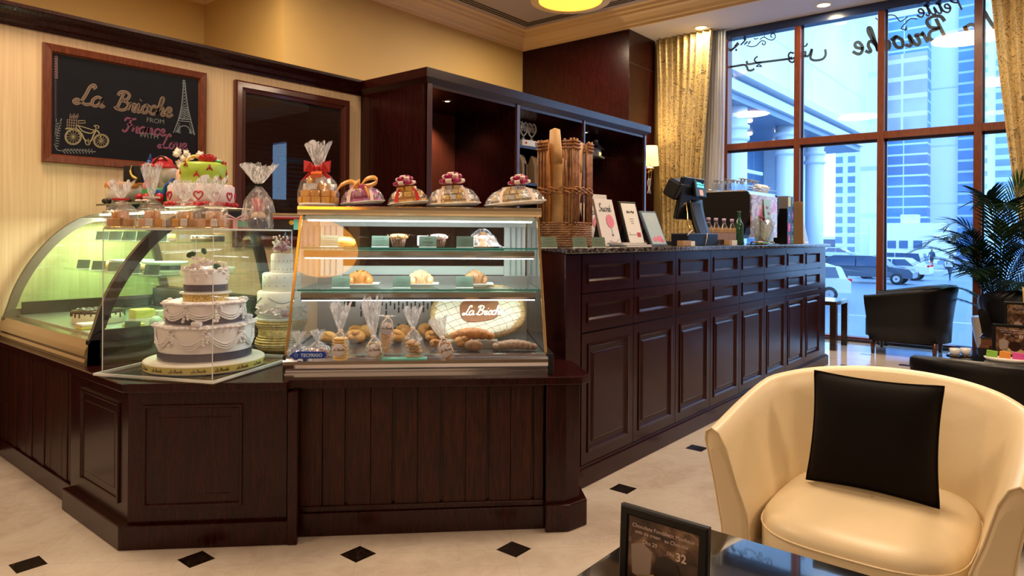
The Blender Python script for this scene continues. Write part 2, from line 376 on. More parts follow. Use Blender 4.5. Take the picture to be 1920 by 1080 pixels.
GL = {  # hand lettering: strokes on a grid with x-height 1
 'L': (1.45, [[(1.3, 1.8), (1.5, 2.0), (1.3, 2.2), (1.0, 1.9), (.8, 1.1), (.5, .25), (.1, -.05), (-.15, .15), (.1, .42), (.5, .22), (1.0, 0), (1.45, .15)]]),
 'a': (1.25, [[(.95, .8), (.5, 1.0), (.1, .6), (.15, .1), (.5, 0), (.85, .4), (.95, .95), (.9, .2), (1.05, 0), (1.3, .2)]]),
 'B': (1.45, [[(.6, 1.95), (.42, 1.0), (.2, .05)], [(.05, 1.6), (.25, 2.05), (.8, 2.15), (1.25, 1.85), (1.1, 1.3), (.55, 1.1), (1.15, .95), (1.35, .45), (.9, 0), (.2, .05), (-.05, .3)]]),
 'r': (.95, [[(0, .1), (.25, .95), (.3, .8), (.75, .85), (.6, .5), (.6, .1), (.8, 0), (1.0, .2)]]),
 'i': (.65, [[(0, .2), (.25, .95), (.2, .2), (.35, 0), (.65, .2)], [(.32, 1.4), (.38, 1.48)]]),
 'o': (.95, [[(.5, 1), (.12, .6), (.2, .05), (.6, .08), (.75, .6), (.5, 1.0), (.95, .75)]]),
 'c': (.9, [[(.8, .75), (.5, 1), (.1, .55), (.25, .05), (.6, 0), (.9, .25)]]),
 'h': (1.1, [[(0, .1), (.5, 1.5), (.5, 2.1), (.28, 1.9), (.15, 0), (.2, .5), (.55, .95), (.78, .6), (.68, .1), (.85, 0), (1.1, .2)]]),
 'e': (.9, [[(.1, .4), (.6, .6), (.6, .95), (.3, 1), (.1, .5), (.3, .05), (.6, 0), (.95, .3)]]),
 'F': (1.35, [[(.0, 1.6), (.3, 2.1), (1.0, 2.0), (1.6, 2.15)], [(.9, 2.05), (.75, 1), (.45, .1), (.05, 0), (-.05, .3)], [(.4, 1.1), (1.2, 1.15)]]),
 'n': (1.1, [[(0, .5), (.2, .95), (.15, 0), (.35, .7), (.6, .95), (.75, .6), (.7, .1), (.85, 0), (1.1, .25)]]),
 'v': (1.0, [[(0, .8), (.2, .95), (.35, .1), (.5, 0), (.8, .5), (.75, .95), (1.0, .9)]]),
 'P': (1.25, [[(.5, 1.95), (.42, 1), (.25, 0)], [(-.1, 1.4), (.1, 1.95), (.7, 2.2), (1.25, 1.9), (1.1, 1.25), (.5, .95)]]),
 't': (.65, [[(0, .2), (.4, 1.7), (.22, .3), (.38, 0), (.65, .2)], [(.0, 1.2), (.65, 1.3)]]),
 'S': (1.2, [[(1.1, 1.75), (.85, 2.15), (.35, 1.9), (.55, 1.2), (.95, .6), (.5, 0), (0, .3)]]),
 'u': (1.1, [[(0, .7), (.15, .92), (.1, .2), (.35, 0), (.7, .4), (.75, .92), (.7, .2), (.85, 0), (1.1, .2)]]),
 ' ': (.8, []) }
def script(mb, txt, X, h, w, th=.0006, slant=.12, mi=0, sp=1.0, n=4):
    # h is x-height in metres, w is stroke width
    x = 0
    for ch in txt:
        acc = ch == 'é'; adv, st = GL['e' if acc else ch]
        for s_ in st+([[(.35, 1.35), (.6, 1.75)]] if acc else []):
            pts = [((x+px*1.0+py*slant)*h, py*h) for px, py in crom(s_, n)]
            mb.strip(pts, w, th, X, mi)
        x += adv*sp
    return x*h
# points picked on the photograph, put on a known plane of the room
def _ray(px, py): return _f+_R*((px-CX)/FPX)-_U*((py-CY)/FPX)
C0 = Vector((0, 0, CAMH))
def onz(px, py, z=0): d = _ray(px, py); return C0+d*((z-CAMH)/d.z)
def ony(px, py, y): d = _ray(px, py); return C0+d*(y/d.y)
def onx(px, py, x): d = _ray(px, py); return C0+d*(x/d.x)
def ont(px, py, t): d = _ray(px, py); return C0+d*(t*2**.5/(d.x+d.y))
S2 = 2**-.5
def W(s, t, z=0): return Vector(((s+t)*S2, (t-s)*S2, z))     # the 45 degree corner: s runs right, t runs away
A45 = -PI/4

# ================================================================== THE ROOM
SOF = 4.23; CEI = 4.47; XC = 8.449; YU = 6.77; XA = 4.204; YA = 8.59; WX = 9.4; YW = 4.98
def sweep(mb, path, prof, closed=False, mi=0):
    # path: plan points, the room lies to the LEFT of the direction of travel; prof: (offset into room, z)
    m = len(path); nrm = []
    for i in range(m-1):
        dx, dy = path[i+1][0]-path[i][0], path[i+1][1]-path[i][1]; l = math.hypot(dx, dy); nrm.append((-dy/l, dx/l))
    rows = []
    for i in range(m):
        a = nrm[max(i-1, 0)]; b = nrm[min(i, m-2)]
        k = 1+a[0]*b[0]+a[1]*b[1]; mx, my = (a[0]+b[0])/k, (a[1]+b[1])/k
        rows.append([(path[i][0]+mx*o, path[i][1]+my*o, z) for o, z in prof])
    n = len(prof); v = [p for r_ in rows for p in r_]
    f = [(i*n+j, (i+1)*n+j, (i+1)*n+(j+1) % n, i*n+(j+1) % n) for i in range(m-1) for j in range(n)]
    f += [tuple(range(n)), tuple((m-1)*n+j for j in range(n-1, -1, -1))]
    return mb.add(v, f, None, mi)
struct(MB().box(-4, 9.6, -7, 8.7, -.15, 0).obj('floor', 'floor'))
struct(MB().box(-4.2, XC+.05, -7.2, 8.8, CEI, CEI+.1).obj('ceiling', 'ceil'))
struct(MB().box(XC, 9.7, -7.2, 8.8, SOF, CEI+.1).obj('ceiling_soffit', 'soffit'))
struct(MB().box(-4.2, -4, -7.2, 8.8, 0, CEI).obj('wall_left', 'dimwall'))
struct(MB().box(-4.2, 9.7, -7.2, -7, 0, CEI).obj('wall_front', 'dimwall'))
struct(MB().box(XA, 9.6, YU, YU+.1, 0, CEI).box(-4, XA, YA, YA+.1, 0, CEI).box(XA, XA+.1, YU+.1, YA+.1, 0, CEI).obj('wall_back', 'upper'))
struct(MB().box(WX, 9.6, 3.9, YU, 0, SOF).obj('wall_right', 'upper'))
struct(MB().box(WX, 9.6, -5.05, -.66, 0, SOF).box(WX, 9.6, -7, -6.0, 0, SOF).box(WX, 9.6, -6.0, -5.05, 3.6, SOF).obj('wall_far_right', 'wood'))
# ceiling cornice with its stepped moulding, running round the walls
cpath = [(XC, -7), (XC, YU), (XA, YU), (XA, YA), (-4, YA)]
cprof = [(0, SOF), (.03, SOF), (.035, SOF+.035), (.06, SOF+.045), (.075, SOF+.085), (.12, SOF+.13), (.16, SOF+.15), (.165, SOF+.18), (.21, SOF+.19), (.22, SOF+.225), (.26, SOF+.24), (0, SOF+.24)]
struct(sweep(MB(), cpath, cprof).obj('trim_1', 'cream'))
mb = MB()
for k, o in enumerate((.37, .425, .48)):
    sweep(mb, cpath, [(o, CEI-.004), (o+.03, CEI-.004), (o+.03, CEI+.002), (o, CEI+.002)])
sl = thing('air_slot_grille', 'dark linear air slot grille recessed round the edge of the ceiling', 'grille', (XC-.4, YU-.4, CEI))
o = mb.obj('slot', 'blackslot', sl); o.matrix_parent_inverse = Matrix.Translation((-(XC-.4), -(YU-.4), -CEI))
# pilaster of dark wood between kitchen and window
PY = 4.846
mb = MB().box(XC, 9.209, PY, YU, 0, SOF).box(9.209, WX, PY+.12, YU, 0, SOF).obj('wall_pilaster', 'wood', bev=.004); struct(mb)
struct(MB().box(XC, 9.209, PY-.003, PY, 3.76, 3.766).obj('trim_2', 'blackslot'))
# partition that carries the chalkboard, its crown, dark dado to the left
struct(MB().box(-4, 7.55, YW, YW+.12, 0, 2.6).obj('wall_partition', 'wallpaper'))
crown = [(0, 2.555), (.015, 2.555), (.02, 2.575), (.035, 2.585), (.045, 2.615), (.075, 2.635), (.085, 2.65), (.1, 2.655), (.1, 2.675), (-.12, 2.675), (-.12, 2.6), (0, 2.6)]
struct(sweep(MB(), [(3.884, YW), (-4, YW)], crown).obj('trim_3', 'wood'))
struct(MB().box(-4, 1.19, YW-.05, YW, 0, .665).box(-4, 1.19, YW-.06, YW, .665, .69).obj('trim_4', 'wood', bev=.004))

# ---------------------------------------------------------------- shop window
def window():
    mb = MB(); ys = [3.89-.0, 2.85, 1.85, .85, -.15, -.62]
    mb.box(WX, WX+.16, 3.80, 3.92, 0, SOF)
    for y in ys[1:]: mb.box(WX, WX+.14, y-.038, y+.038, 0, SOF)
    mb.box(WX+.005, WX+.12, -.62, 3.9, 2.535, 2.625)
    mb.box(WX+.005, WX+.14, -.62, 3.9, 0, .05)
    o = struct(mb.obj('window_1', 'mull', bev=.003))
    h = MB().box(WX-.01, WX+.15, -.62, 3.9, 4.12, SOF).obj('window_head', C('navy_frame', (.02, .035, .10), .25), o)
    g = MB()
    for a, b in zip(ys, ys[1:]):
        for z0, z1 in ((.05, 2.535), (2.625, 4.12)): g.box(WX+.10, WX+.106, b+.038, a-.038, z0, z1)
    g.obj('window_pane', 'winglass', o)
    s = MB()                                     # slim dark glazing beads
    for y in ys[1:]:
        s.box(WX+.09, WX+.115, y-.058, y-.038, .05, 4.12); s.box(WX+.09, WX+.115, y+.038, y+.05, .05, 4.12)
    s.box(WX+.09, WX+.115, -.62, 3.8, 2.505, 2.535)
    s.obj('window_bead', C('navy_bead', (.02, .03, .08), .3), o)
    # street level threshold strip
    struct(MB().box(WX-.09, WX+.005, -7, 3.9, 0, .035).obj('trim_5', 'darkbrown', bev=.003))
window()
def signage():
    SX = WX+.112
    T = Matrix(((0, 0, 1, SX), (1, 0, 0, 0), (0, 1, 0, 0), (0, 0, 0, 1)))    # local x -> +Y, local y -> up; reads from the street
    dk = C('sign_vinyl', (.05, .075, .085), .35)
    t = thing('window_lettering', 'dark mirrored lettering La Brioche and Petite on the upper right window panes', 'sign', (SX, .6, 3.65))
    mb = MB(); script(mb, 'La Brioche', T @ TX(.61, 3.655, 0), .146, .038, .006, n=5, slant=.2, sp=1.04); o = mb.obj('letters', dk, t); o.matrix_parent_inverse = t.matrix_world.inverted() if False else Matrix.Translation((-SX, -.6, -3.65))
    mb = MB(); script(mb, 'Petite', T @ TX(1.0, 3.99, 0), .095, .02, .006, n=5, slant=.2)
    mb.strip([(p[0]+1.58, p[1]+4.0) for p in crom([(0, .02), (.08, -.02), (.14, .06), (.22, .08), (.3, .03), (.36, .08)], 5)], .012, .006, T)
    mb.strip([(p[0]+1.48, p[1]+3.97) for p in crom([(0, 0), (.07, .02), (.13, -.03), (.17, -.08), (.13, -.1), (.11, -.06)], 5)], .012, .006, T)
    o = mb.obj('small_letters', dk, t); o.matrix_parent_inverse = Matrix.Translation((-SX, -.6, -3.65))
    # arabic lettering, strokes picked off the glass
    t2 = thing('arabic_window_lettering', 'dark Arabic lettering read from the street, on the leftmost upper panes', 'sign', (SX, 3.0, 3.5))
    def st(mb, pts, w, k=6.4):
        q = [onx(1340+a/k, b/k, SX) for a, b in pts]; q = [(p.y, p.z) for p in q][::-1]
        mb.strip(crom(q, 5), w, .006, T)
    mb = MB()
    st(mb, [(140, 810), (240, 795), (350, 778), (385, 800), (400, 840), (440, 845), (475, 825)], .03)
    st(mb, [(385, 730), (390, 765), (430, 768), (500, 755), (700, 730), (870, 708), (930, 690)], .03)
    st(mb, [(515, 675), (485, 700), (480, 730), (520, 755), (560, 748)], .022)
    st(mb, [(950, 640), (905, 630), (885, 670), (910, 705), (940, 700), (960, 690), (950, 740), (915, 745), (885, 715)], .022)
    st(mb, [(1020, 680), (1080, 675), (1130, 665), (1165, 590), (1160, 640), (1150, 700), (1200, 725), (1290, 710), (1330, 660), (1325, 590)], .03)
    st(mb, [(1040, 540), (1060, 560), (1100, 545), (1110, 515)], .02); st(mb, [(1085, 610), (1090, 650), (1080, 672)], .024)
    st(mb, [(500, 795), (530, 775), (560, 795)], .018); st(mb, [(495, 798), (565, 798)], .014)
    o = mb.obj('letters', dk, t2); o.matrix_parent_inverse = Matrix.Translation((-SX, -3.0, -3.5))
    mb = MB()
    st(mb, [(130, 482), (640, 390)], .008); st(mb, [(232, 470), (234, 500)], .008); st(mb, [(598, 400), (598, 440)], .008)
    st(mb, [(150, 640), (200, 600), (250, 560), (290, 520)], .03); st(mb, [(310, 540), (345, 505), (370, 470), (345, 470)], .022); st(mb, [(235, 560), (280, 505)], .02); st(mb, [(355, 535), (395, 495)], .02); st(mb, [(400, 530), (430, 490)], .018)
    st(mb, [(380, 545), (440, 560), (500, 545), (560, 490), (605, 500), (600, 535), (570, 530), (580, 512)], .013)
    st(mb, [(470, 455), (490, 470), (520, 455)], .013); st(mb, [(540, 475), (590, 445), (640, 470), (690, 480), (725, 450), (720, 410), (690, 405), (670, 430), (690, 450)], .013)
    st(mb, [(245, 600), (260, 590), (262, 606), (246, 604)], .014)
    o = mb.obj('small_letters', dk, t2); o.matrix_parent_inverse = Matrix.Translation((-SX, -3.0, -3.5))
signage()

# ---------------------------------------------------------------- curtains
def curtain(name, label, mat, x, top, bot, z0, z1, folds, amp, tie=None, group=None):
    n = folds*8
    def fn(u, v):
        z = z0+(z1-z0)*v
        w = v if tie is None else (1-(1-v)**1.0)
        e = max(0, min(1, (z-z0)/(z1-z0))); e = e**.8
        ya = bot[0]+(top[0]-bot[0])*e; yb = bot[1]+(top[1]-bot[1])*e
        ph = u*folds*2*PI; a = amp*(1+.3*math.sin(u*17))*(.8+.2*v)
        return (x+a*math.sin(ph)+.01*math.sin(3*ph+9*v), ya+(yb-ya)*(u+.35/folds*math.sin(2*ph)*.25), z)
    o = MB().grid(fn, n+1, 28).obj(name, mat, solid=.004)
    return tag(o, label, 'curtain', group)
curtain('damask_curtain', 'gold damask curtain left of the window, beside the wall lamp', 'damask', 9.16, (4.80, 3.92), (4.66, 4.20), .9, SOF, 9, .035)
curtain('damask_curtain', 'gold damask curtain at the right edge of the window, above the palm', 'damask', 9.16, (.74, -.5), (.40, -.15), 1.2, SOF, 10, .045)
curtain('sheer_curtain', 'white sheer curtain hanging between the left gold curtain and the glass', 'sheer', 9.27, (4.1, 3.78), (4.3, 3.80), .05, SOF, 8, .02)

# ---------------------------------------------------------------- lights in the ceiling
def drum(x, y, label):
    t = thing('ceiling_lamp', label, 'lamp', (x, y, 4.26))
    MB().lathe([(.40, 0), (.50, 0), (.505, .02), (.505, .20), (.49, .21), (.40, .21), (.40, 0)], n=64, caps=False).obj('lamp_ring', C('lamp_ring_cream', (.80, .66, .42), .5), t)
    MB().lathe([(.001, .008), (.41, .008)], n=64, caps=False).obj('diffuser', 'lampdisc', t)
    return t
d0 = drum(7.07, 4.9, 'big round ceiling lamp with glowing amber disc, above the back cabinet')
for k, (x, y) in enumerate(LAMPS_AND_FILL[1:]+[DIM_LAMP]): dup(d0, 'round ceiling lamp with amber disc, out of the picture, most of the set added for fill light', (x, y, 4.26), group='round ceiling lamps out of the picture')  # bodies for the added fill lights, plus the mirrored lamp
def downlight(x, y, z, label, power=14):
    t = thing('downlight', label, 'lamp', (x, y, z), group='recessed downlights by the window')
    MB().lathe([(.075, -.004), (.105, -.008), (.11, -.004), (.11, .004), (.075, .004), (.075, -.004)], n=32, caps=False).obj('trim_ring', C('downlight_ring', (.9, .8, .55), .3), t)
    MB().lathe([(.001, -.002), (.078, -.002)], n=32, caps=False).obj('lens', 'downdisc', t)
    MB().cbox((0, 0, -.005), (.05, .008, .006)).obj('lamp_clip', 'brass', t)
    l = lamp_area('downlight_light', (x, y, z-.02), .14, power, (1, .8, .5), shape='DISK')
    return t
downlight(9.02, 4.035, SOF, 'lit recessed downlight in the soffit above the left gold curtain')
downlight(9.09, 2.44, SOF, 'lit recessed downlight in the soffit near the window, right one of two')

# ---------------------------------------------------------------- wall lamp
def sconce():
    p = Vector((8.78, PY, 2.34))
    t = thing('wall_sconce', 'brass wall lamp with cream shade beside the left gold curtain', 'lamp', p)
    MB().lathe([(.125, -.02), (.105, .26)], TX(0, -.16, 0), caps=False, n=32).obj('lamp_shade', 'shade', t, solid=.004)
    b = MB(); b.tube([(0, -.005, -.1), (0, -.08, -.12), (0, -.15, -.1), (0, -.16, -.02)], .012)
    b.lathe([(.035, 0), (.04, .02), (.015, .03), (.012, .1)], TX(0, -.16, -.1)).lathe([(.05, 0), (.05, .012), (.02, .02)], TX(0, 0, -.12, rx=PI/2))
    b.lathe([(.055, -.012), (.06, 0), (.05, .012)], TX(0, -.16, -.06))
    for s_ in (-1, 1): b.tube([(s_*.035, -.16, -.06), (s_*.035, -.16, -.2)], .006)
    b.obj('lamp_bracket', 'brass', t)
    g = MB()
    for s_ in (-.03, .0, .03): g.tube(crom([(s_, -.16, -.2), (s_*1.4-.01, -.15, -.28), (s_*.6, -.15, -.34), (s_*1.6, -.15, -.42)], 4), .0045)
    g.obj('glass_drop', C('clear_crystal', (.75, .75, .72), .1, coat=1), t)
    lamp_area('sconce_light', p+Vector((0, -.16, -.03)), .1, 2, (1, .7, .35), shape='DISK'); lamp_area('sconce_light', p+Vector((0, -.16, .27)), .1, 4, (1, .7, .35), rot=(PI, 0, 0), shape='DISK')
sconce()

# ================================================================== OUTSIDE
GZ = -1.5
def facade(name, base, glass, nx, nz, fx=.15, fz=.35, axis='y', off=0, rough=.4, var=.15):
    m, nt, b = new_mat(name); v, x, y, z = xyz(nt)
    h = {'x': x, 'y': y}[axis]
    a = nd(nt, 'FRACT', nd(nt, 'DIVIDE', h, nx)); c = nd(nt, 'FRACT', nd(nt, 'DIVIDE', nd(nt, 'ADD', z, off), nz))
    g = nd(nt, 'MULTIPLY', nd(nt, 'GREATER_THAN', a, fx), nd(nt, 'GREATER_THAN', c, fz))
    n = noise(nt, v, .12, 3); gc = ramp(nt, n, [(.35, tuple(k*(1-var*2) for k in glass)), (.65, tuple(min(1, k*(1+var*2)) for k in glass))])
    nt.links.new(mixc(nt, g, base, gc), b.inputs['Base Color']); b.inputs['Roughness'].default_value = rough; return m
PALE = (.86, .88, .92)
def onX(px, X): return onx(px, 442, X).y
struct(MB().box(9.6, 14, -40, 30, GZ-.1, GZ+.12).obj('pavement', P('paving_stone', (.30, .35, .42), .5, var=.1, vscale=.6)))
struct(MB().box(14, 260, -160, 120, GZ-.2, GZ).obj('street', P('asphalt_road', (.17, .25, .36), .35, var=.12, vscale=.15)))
struct(MB().box(9.45, 9.62, -8, 9, GZ-.1, -.0).obj('wall_plinth', 'white'))
mk = MB()
for x in (20, 27, 44): mk.box(x, x+.12, -60, 7, GZ, GZ+.004)
o = mk.obj('road_marking', 'paper'); tag(o, 'pale painted lane line across the road', 'road marking'); 
kb = MB().box(66, 67, -40, 14, GZ, GZ+.18).obj('kerb', C('kerb_stone', (.6, .62, .66), .6)); tag(kb, 'long stone kerb on the far side of the road', 'kerb')
def near_building():
    t = thing('hotel_building', 'pale panelled building with overhanging fascia and round columns, left in the window', 'building', (26, 8, GZ))
    T = Matrix.Translation((-26, -8, -GZ))
    pan = facade('pale_wall_panels', (.60, .64, .70), (.84, .86, .90), 400, 3.4, 0, .02, 'x', off=.6)
    MB().box(13, 37.7, 8, 30, 6.5, 34, T).obj('upper_wall', pan, t)
    f = MB()
    f.box(13, 36.5, 7.7, 8.4, 6.22, 6.5, T); f.box(13, 36.2, 7.85, 8.6, 5.72, 6.05, T)
    f.obj('fascia', 'paper', t)
    MB().box(13, 36.2, 8.0, 11, 5.5, 6.3, T).obj('soffit', C('blue_grey_soffit', (.18, .28, .40), .4), t)
    lob = facade('lobby_glass', (.35, .45, .6), (.12, .26, .46), 2.1, 7, .03, .02, 'x', off=.2, rough=.15)
    MB().box(13, 31.5, 11, 12, GZ, 5.7, T).obj('lobby_glazing', lob, t)
    MB().box(31.5, 37.7, 10.2, 12, GZ, 6.3, T).obj('end_wall', P('end_wall_panel', (.80, .83, .88), .5, var=.04), t)
    s = MB()
    for i, (x, zz) in enumerate(((21.6, 0), (26.5, 0), (30.3, 0))):
        c = MB().lathe([(.36, 0), (.36, 7.2)], T @ TX(x, 8.45, GZ), n=24)
        for k in range(3): c.lathe([(.36, 0), (.43, .03), (.43, .15), (.36, .18)], T @ TX(x, 8.45, 4.4+k*.36), n=24, caps=False)
        c.obj('column', C('white_metal_column', (.80, .84, .88), .35), t)
    for k in range(7):
        z = -.6+k*.55
        s.box(19.5, 25.4, 8.9, 9.0, z+.9, z+1.02, T)
    s.obj('louvre', 'paper', t)
    d = MB()
    for k in range(6):
        for j in range(2): d.ell((18+k*3, 8.9+j*1.1, 5.45), (.12, .12, .08), T)
    d.obj('spotlight', C('warm_spot', (1, .9, .7), .4, emit=(1, .85, .6), es=2), t)
    # box shaped balcony front seen low on the left
    MB().box(20.5, 24.6, 9.2, 10.4, 2.15, 3.9, T).obj('balcony_wall', 'paper', t)
near_building()
def tower(label, X, pl, pr, ztop, mat, extra=None, deep=2.4, z0=None, name='tower_block'):
    ya, yb = onX(pl, X), onX(pr, X)
    t = thing(name, label, 'building', (X+deep/2, (ya+yb)/2, GZ))
    T = Matrix.Translation((-(X+deep/2), -(ya+yb)/2, -GZ))
    MB().box(X, X+deep, yb, ya, GZ if z0 is None else z0, ztop, T).obj('facade', mat, t)
    return t, T, ya, yb
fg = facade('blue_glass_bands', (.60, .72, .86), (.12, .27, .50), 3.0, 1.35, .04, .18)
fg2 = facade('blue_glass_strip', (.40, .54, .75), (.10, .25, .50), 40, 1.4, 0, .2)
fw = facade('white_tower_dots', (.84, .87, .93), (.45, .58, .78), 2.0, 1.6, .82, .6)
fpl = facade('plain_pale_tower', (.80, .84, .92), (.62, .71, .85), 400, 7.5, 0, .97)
t, T, ya, yb = tower('glass banded tower with pinkish upper floors, seen right of the second mullion', 100, 1652, 1738, 30, fg)
MB().box(99.2, 100, yb, ya, 15, 25, T).obj('upper_floors', facade('pink_grey_floors', (.72, .68, .78), (.42, .44, .62), 9, 2.3, .03, .25), t)
MB().box(99.8, 102.4, yb, ya, 30, 60, T).obj('top_block', fpl, t)
tower('plain white tower right of the glass banded one', 104, 1738, 1795, 75, fpl)
tower('narrow blue glass strip tower right of the plain white one', 103, 1795, 1826, 75, fg2)
tower('white tower with small dotted windows, behind the third mullion', 102, 1826, 1862, 75, fw)
tower('pale blue tower with stepped balconies at the far right', 112, 1862, 2010, 60, facade('balcony_bands', (.72, .80, .92), (.34, .52, .80), 30, 1.5, 0, .4))
tower('tall pale slab left of the second mullion', 96, 1612, 1652, 70, facade('pale_slab', (.74, .82, .94), (.62, .74, .92), 400, 6, 0, .9))
tower('narrow tower with stacked windows just right of the columns', 110, 1566, 1612, 48, facade('stacked_windows', (.80, .84, .90), (.20, .36, .62), 1.7, 1.5, .4, .35))
def low_building():
    X = 92; t, T, ya, yb = tower('low white building with small square windows across the road', X, 1630, 1768, onx(1700, 418, X).z, C('white_render', (.78, .82, .90), .6), deep=3, name='low_building')
    w = MB()
    for px in (1672, 1694, 1721): p = onx(px, 459, X); w.box(X-.1, X+.05, p.y-.45, p.y+.45, p.z-.4, p.z+.5, T)
    w.obj('window', C('dark_window', (.06, .12, .25), .2), t)
    a, b = onX(1687, X), onX(1718, X); MB().box(X+.4, X+2.6, b, a, onx(1700, 418, X).z, onx(1700, 402, X).z, T).obj('roof_box', C('white_render', (1, 1, 1)), t)
    a, b = onX(1768, X), onX(1786, X); z1, z2 = onx(1700, 418, X).z, onx(1700, 462, X).z
    T2 = T @ Matrix(((0, 0, 1, X), (1, 0, 0, 0), (0, 1, 0, 0), (0, 0, 0, 1)))
    MB().prism([(a, GZ), (a, z1), (b, z2), (b, GZ)], 0, 3, T2).obj('side_wing', C('white_render', (1, 1, 1)), t)
low_building()

def car(label, loc, rz, col, L=4.5, Wd=1.8, H=1.6, kind='suv', cat='car', tail=False):
    t = thing('car' if kind != 'bus' else 'minibus', label, cat, loc, rz)
    h = H; a = L/2
    if kind == 'suv': pr = [(-a, .45), (-a, .95), (-a+.15, 1.05), (-a+.35, h*.92), (-a+.8, h), (.3, h), (.75, h*.95), (1.35, 1.08), (a-.2, .95), (a, .75), (a, .4)]
    elif kind == 'sedan': pr = [(-a, .45), (-a, .9), (-a+.6, 1.0), (-a+1.2, h*.97), (-a+1.7, h), (.4, h), (1.3, 1.0), (a-.25, .88), (a, .7), (a, .4)]
    else: pr = [(-a, .4), (-a, h-.2), (-a+.3, h), (a-1.5, h), (a-1.0, h-.1), (a-.55, h*.62), (a-.1, h*.5), (a, h*.4), (a, .4)]
    n = len(pr); body = MB(); secs = []
    for sgn in (-1, 1): pass
    # four lengthwise sections: sills, belt, roof edge -> tumblehome
    v = []; 
    for sy in (-1, -.97, .97, 1):
        for x, z in pr:
            k = 1 if z < 1.1 else 1-.16*(z-1.1)/max(.3, h-1.1)
            if kind == 'bus': k = 1
            yy = sy*Wd/2*k
            zz = z if abs(sy) < .99 else (z-.03 if z > .6 else z)
            v.append((x, yy, zz))
    f = []
    for r_ in range(3):
        for i in range(n-1): f.append((r_*n+i, r_*n+i+1, (r_+1)*n+i+1, (r_+1)*n+i))
    f.append(tuple(range(n))); f.append(tuple(3*n+i for i in range(n-1, -1, -1)))
    f.append((0, n, n+n-1, n-1)); f.append((n, 2*n, 3*n-1, 2*n-1)); f.append((2*n, 3*n, 4*n-1, 3*n-1))
    body.add(v, f, None, 0, False); body.obj('body', C('carpaint_%02d%02d%02d' % tuple(int(c*99) for c in col), col, .2, coat=.6), t, bev=.03)
    g = MB()
    if kind == 'bus': wins = [[(-a+.3, 1.35), (-a+.3, h-.4), (-.2, h-.4), (-.2, 1.35)], [(0, .6), (0, h-.35), (.7, h-.35), (.7, .6)], [(.9, 1.3), (.9, h-.4), (a-1.1, h-.4), (a-.8, 1.35)]]
    elif kind == 'suv': wins = [[(-a+.45, 1.08), (-a+.6, h*.93), (-.55, h-.1), (-.55, 1.06)], [(-.48, 1.06), (-.48, h-.1), (.25, h-.1), (.6, h*.92), (1.15, 1.08)]]
    else: wins = [[(-a+.9, .98), (-a+1.4, h*.94), (-.2, h-.1), (-.2, .98)], [(-.12, .98), (-.12, h-.1), (.35, h-.1), (1.05, 1.0)]]
    for w_ in wins:
        for sg in (-1, 1):
            k = .93 if kind != 'bus' else 1.0
            vv = [(x, sg*(Wd/2*(1 if z < 1.12 else k)+.012), z) for x, z in w_]; g.add(vv, [tuple(range(len(w_))) if sg < 0 else tuple(range(len(w_)-1, -1, -1))])
    if kind != 'bus':
        g.add([(-a+.14, -Wd*.38, 1.1), (-a+.14, Wd*.38, 1.1), (-a+.36, Wd*.36, h*.93), (-a+.36, -Wd*.36, h*.93)], [(0, 1, 2, 3)])
    g.obj('window', C('car_glass', (.03, .07, .16), .08, coat=.8), t, solid=.01)
    for sx in (-a+.85, a-.85):
        for sg in (-1, 1):
            w_ = MB().lathe([(.20, -.09), (.33, -.09), (.345, -.05), (.345, .05), (.33, .09), (.20, .09)], TX(sx, sg*(Wd/2-.06), .34, rx=PI/2), n=24).obj('wheel', C('tyre', (.02, .02, .025), .6), t)
            q = MB().lathe([(.001, 0), (.2, 0)], TX(sx, sg*(Wd/2+.035), .34, rx=-sg*PI/2), n=20, caps=False)
            for k in range(5): q.cbox((sx, sg*(Wd/2+.04), .34), (.37, .02, .04), None, 0, ry=k*PI/5)
            q.obj('wheel_rim', C('alloy', (.6, .62, .66), .3, metal=.8), w_)
    l = MB()
    for sg in (-1, 1): l.cbox((-a+.03, sg*Wd*.4, .98), (.16, .34, .12))
    l.obj('tail_light', C('red_lens', (.5, .01, .02), .2, emit=(.6, .02, .05), es=.3), t)
    l = MB()
    for sg in (-1, 1): l.cbox((a-.1, sg*Wd*.4, .78), (.3, .34, .14))
    l.obj('headlight', C('clear_lens', (.8, .85, .9), .1, coat=1), t)
    m_ = MB()
    for sg in (-1, 1): m_.ell((1.0, sg*(Wd/2+.1), 1.08), (.1, .1, .08))
    m_.obj('mirror', C('mirror_shell', col, .3), t)
    return t
p = onz(1622, 531, GZ); car('dark grey SUV parked side-on behind the counter end', (p.x+.8, p.y, GZ), -PI/2, (.07, .09, .14), 5.2, 1.9, 1.72)
p = onz(1668, 524, GZ); car('white saloon car parked between the grey SUV and the pedestrians', (p.x+.6, p.y, GZ), PI/2, (.82, .84, .86), 4.7, 1.8, 1.5, 'sedan')
p = onz(1668, 514, GZ); car('white estate car behind the white saloon, red tail light to the right', (p.x, p.y, GZ), PI/2, (.80, .83, .86), 5.4, 1.9, 1.8)
p = onz(1498, 562, GZ); car('white hatchback just right of the counter, seen from behind with its red tail light', (p.x, p.y+.2, GZ), PI/2+.35, (.82, .84, .87), 4.4, 1.85, 1.65)
p = onz(1590, 480, GZ); car('white minibus parked far away behind the grey SUV', (p.x, p.y, GZ), -PI/2, (.82, .82, .80), 7.5, 2.2, 3.0, 'bus', 'minibus')
p = onz(1640, 480, GZ); car('dark red car parked right of the far white minibus', (p.x, p.y, GZ), PI/2, (.35, .02, .10), 4.8, 1.8, 1.8)
p = onz(1572, 486, GZ); car('pale car parked far away in front of the minibus', (p.x, p.y, GZ), -PI/2, (.5, .6, .7), 5.0, 1.8, 1.6, 'sedan')
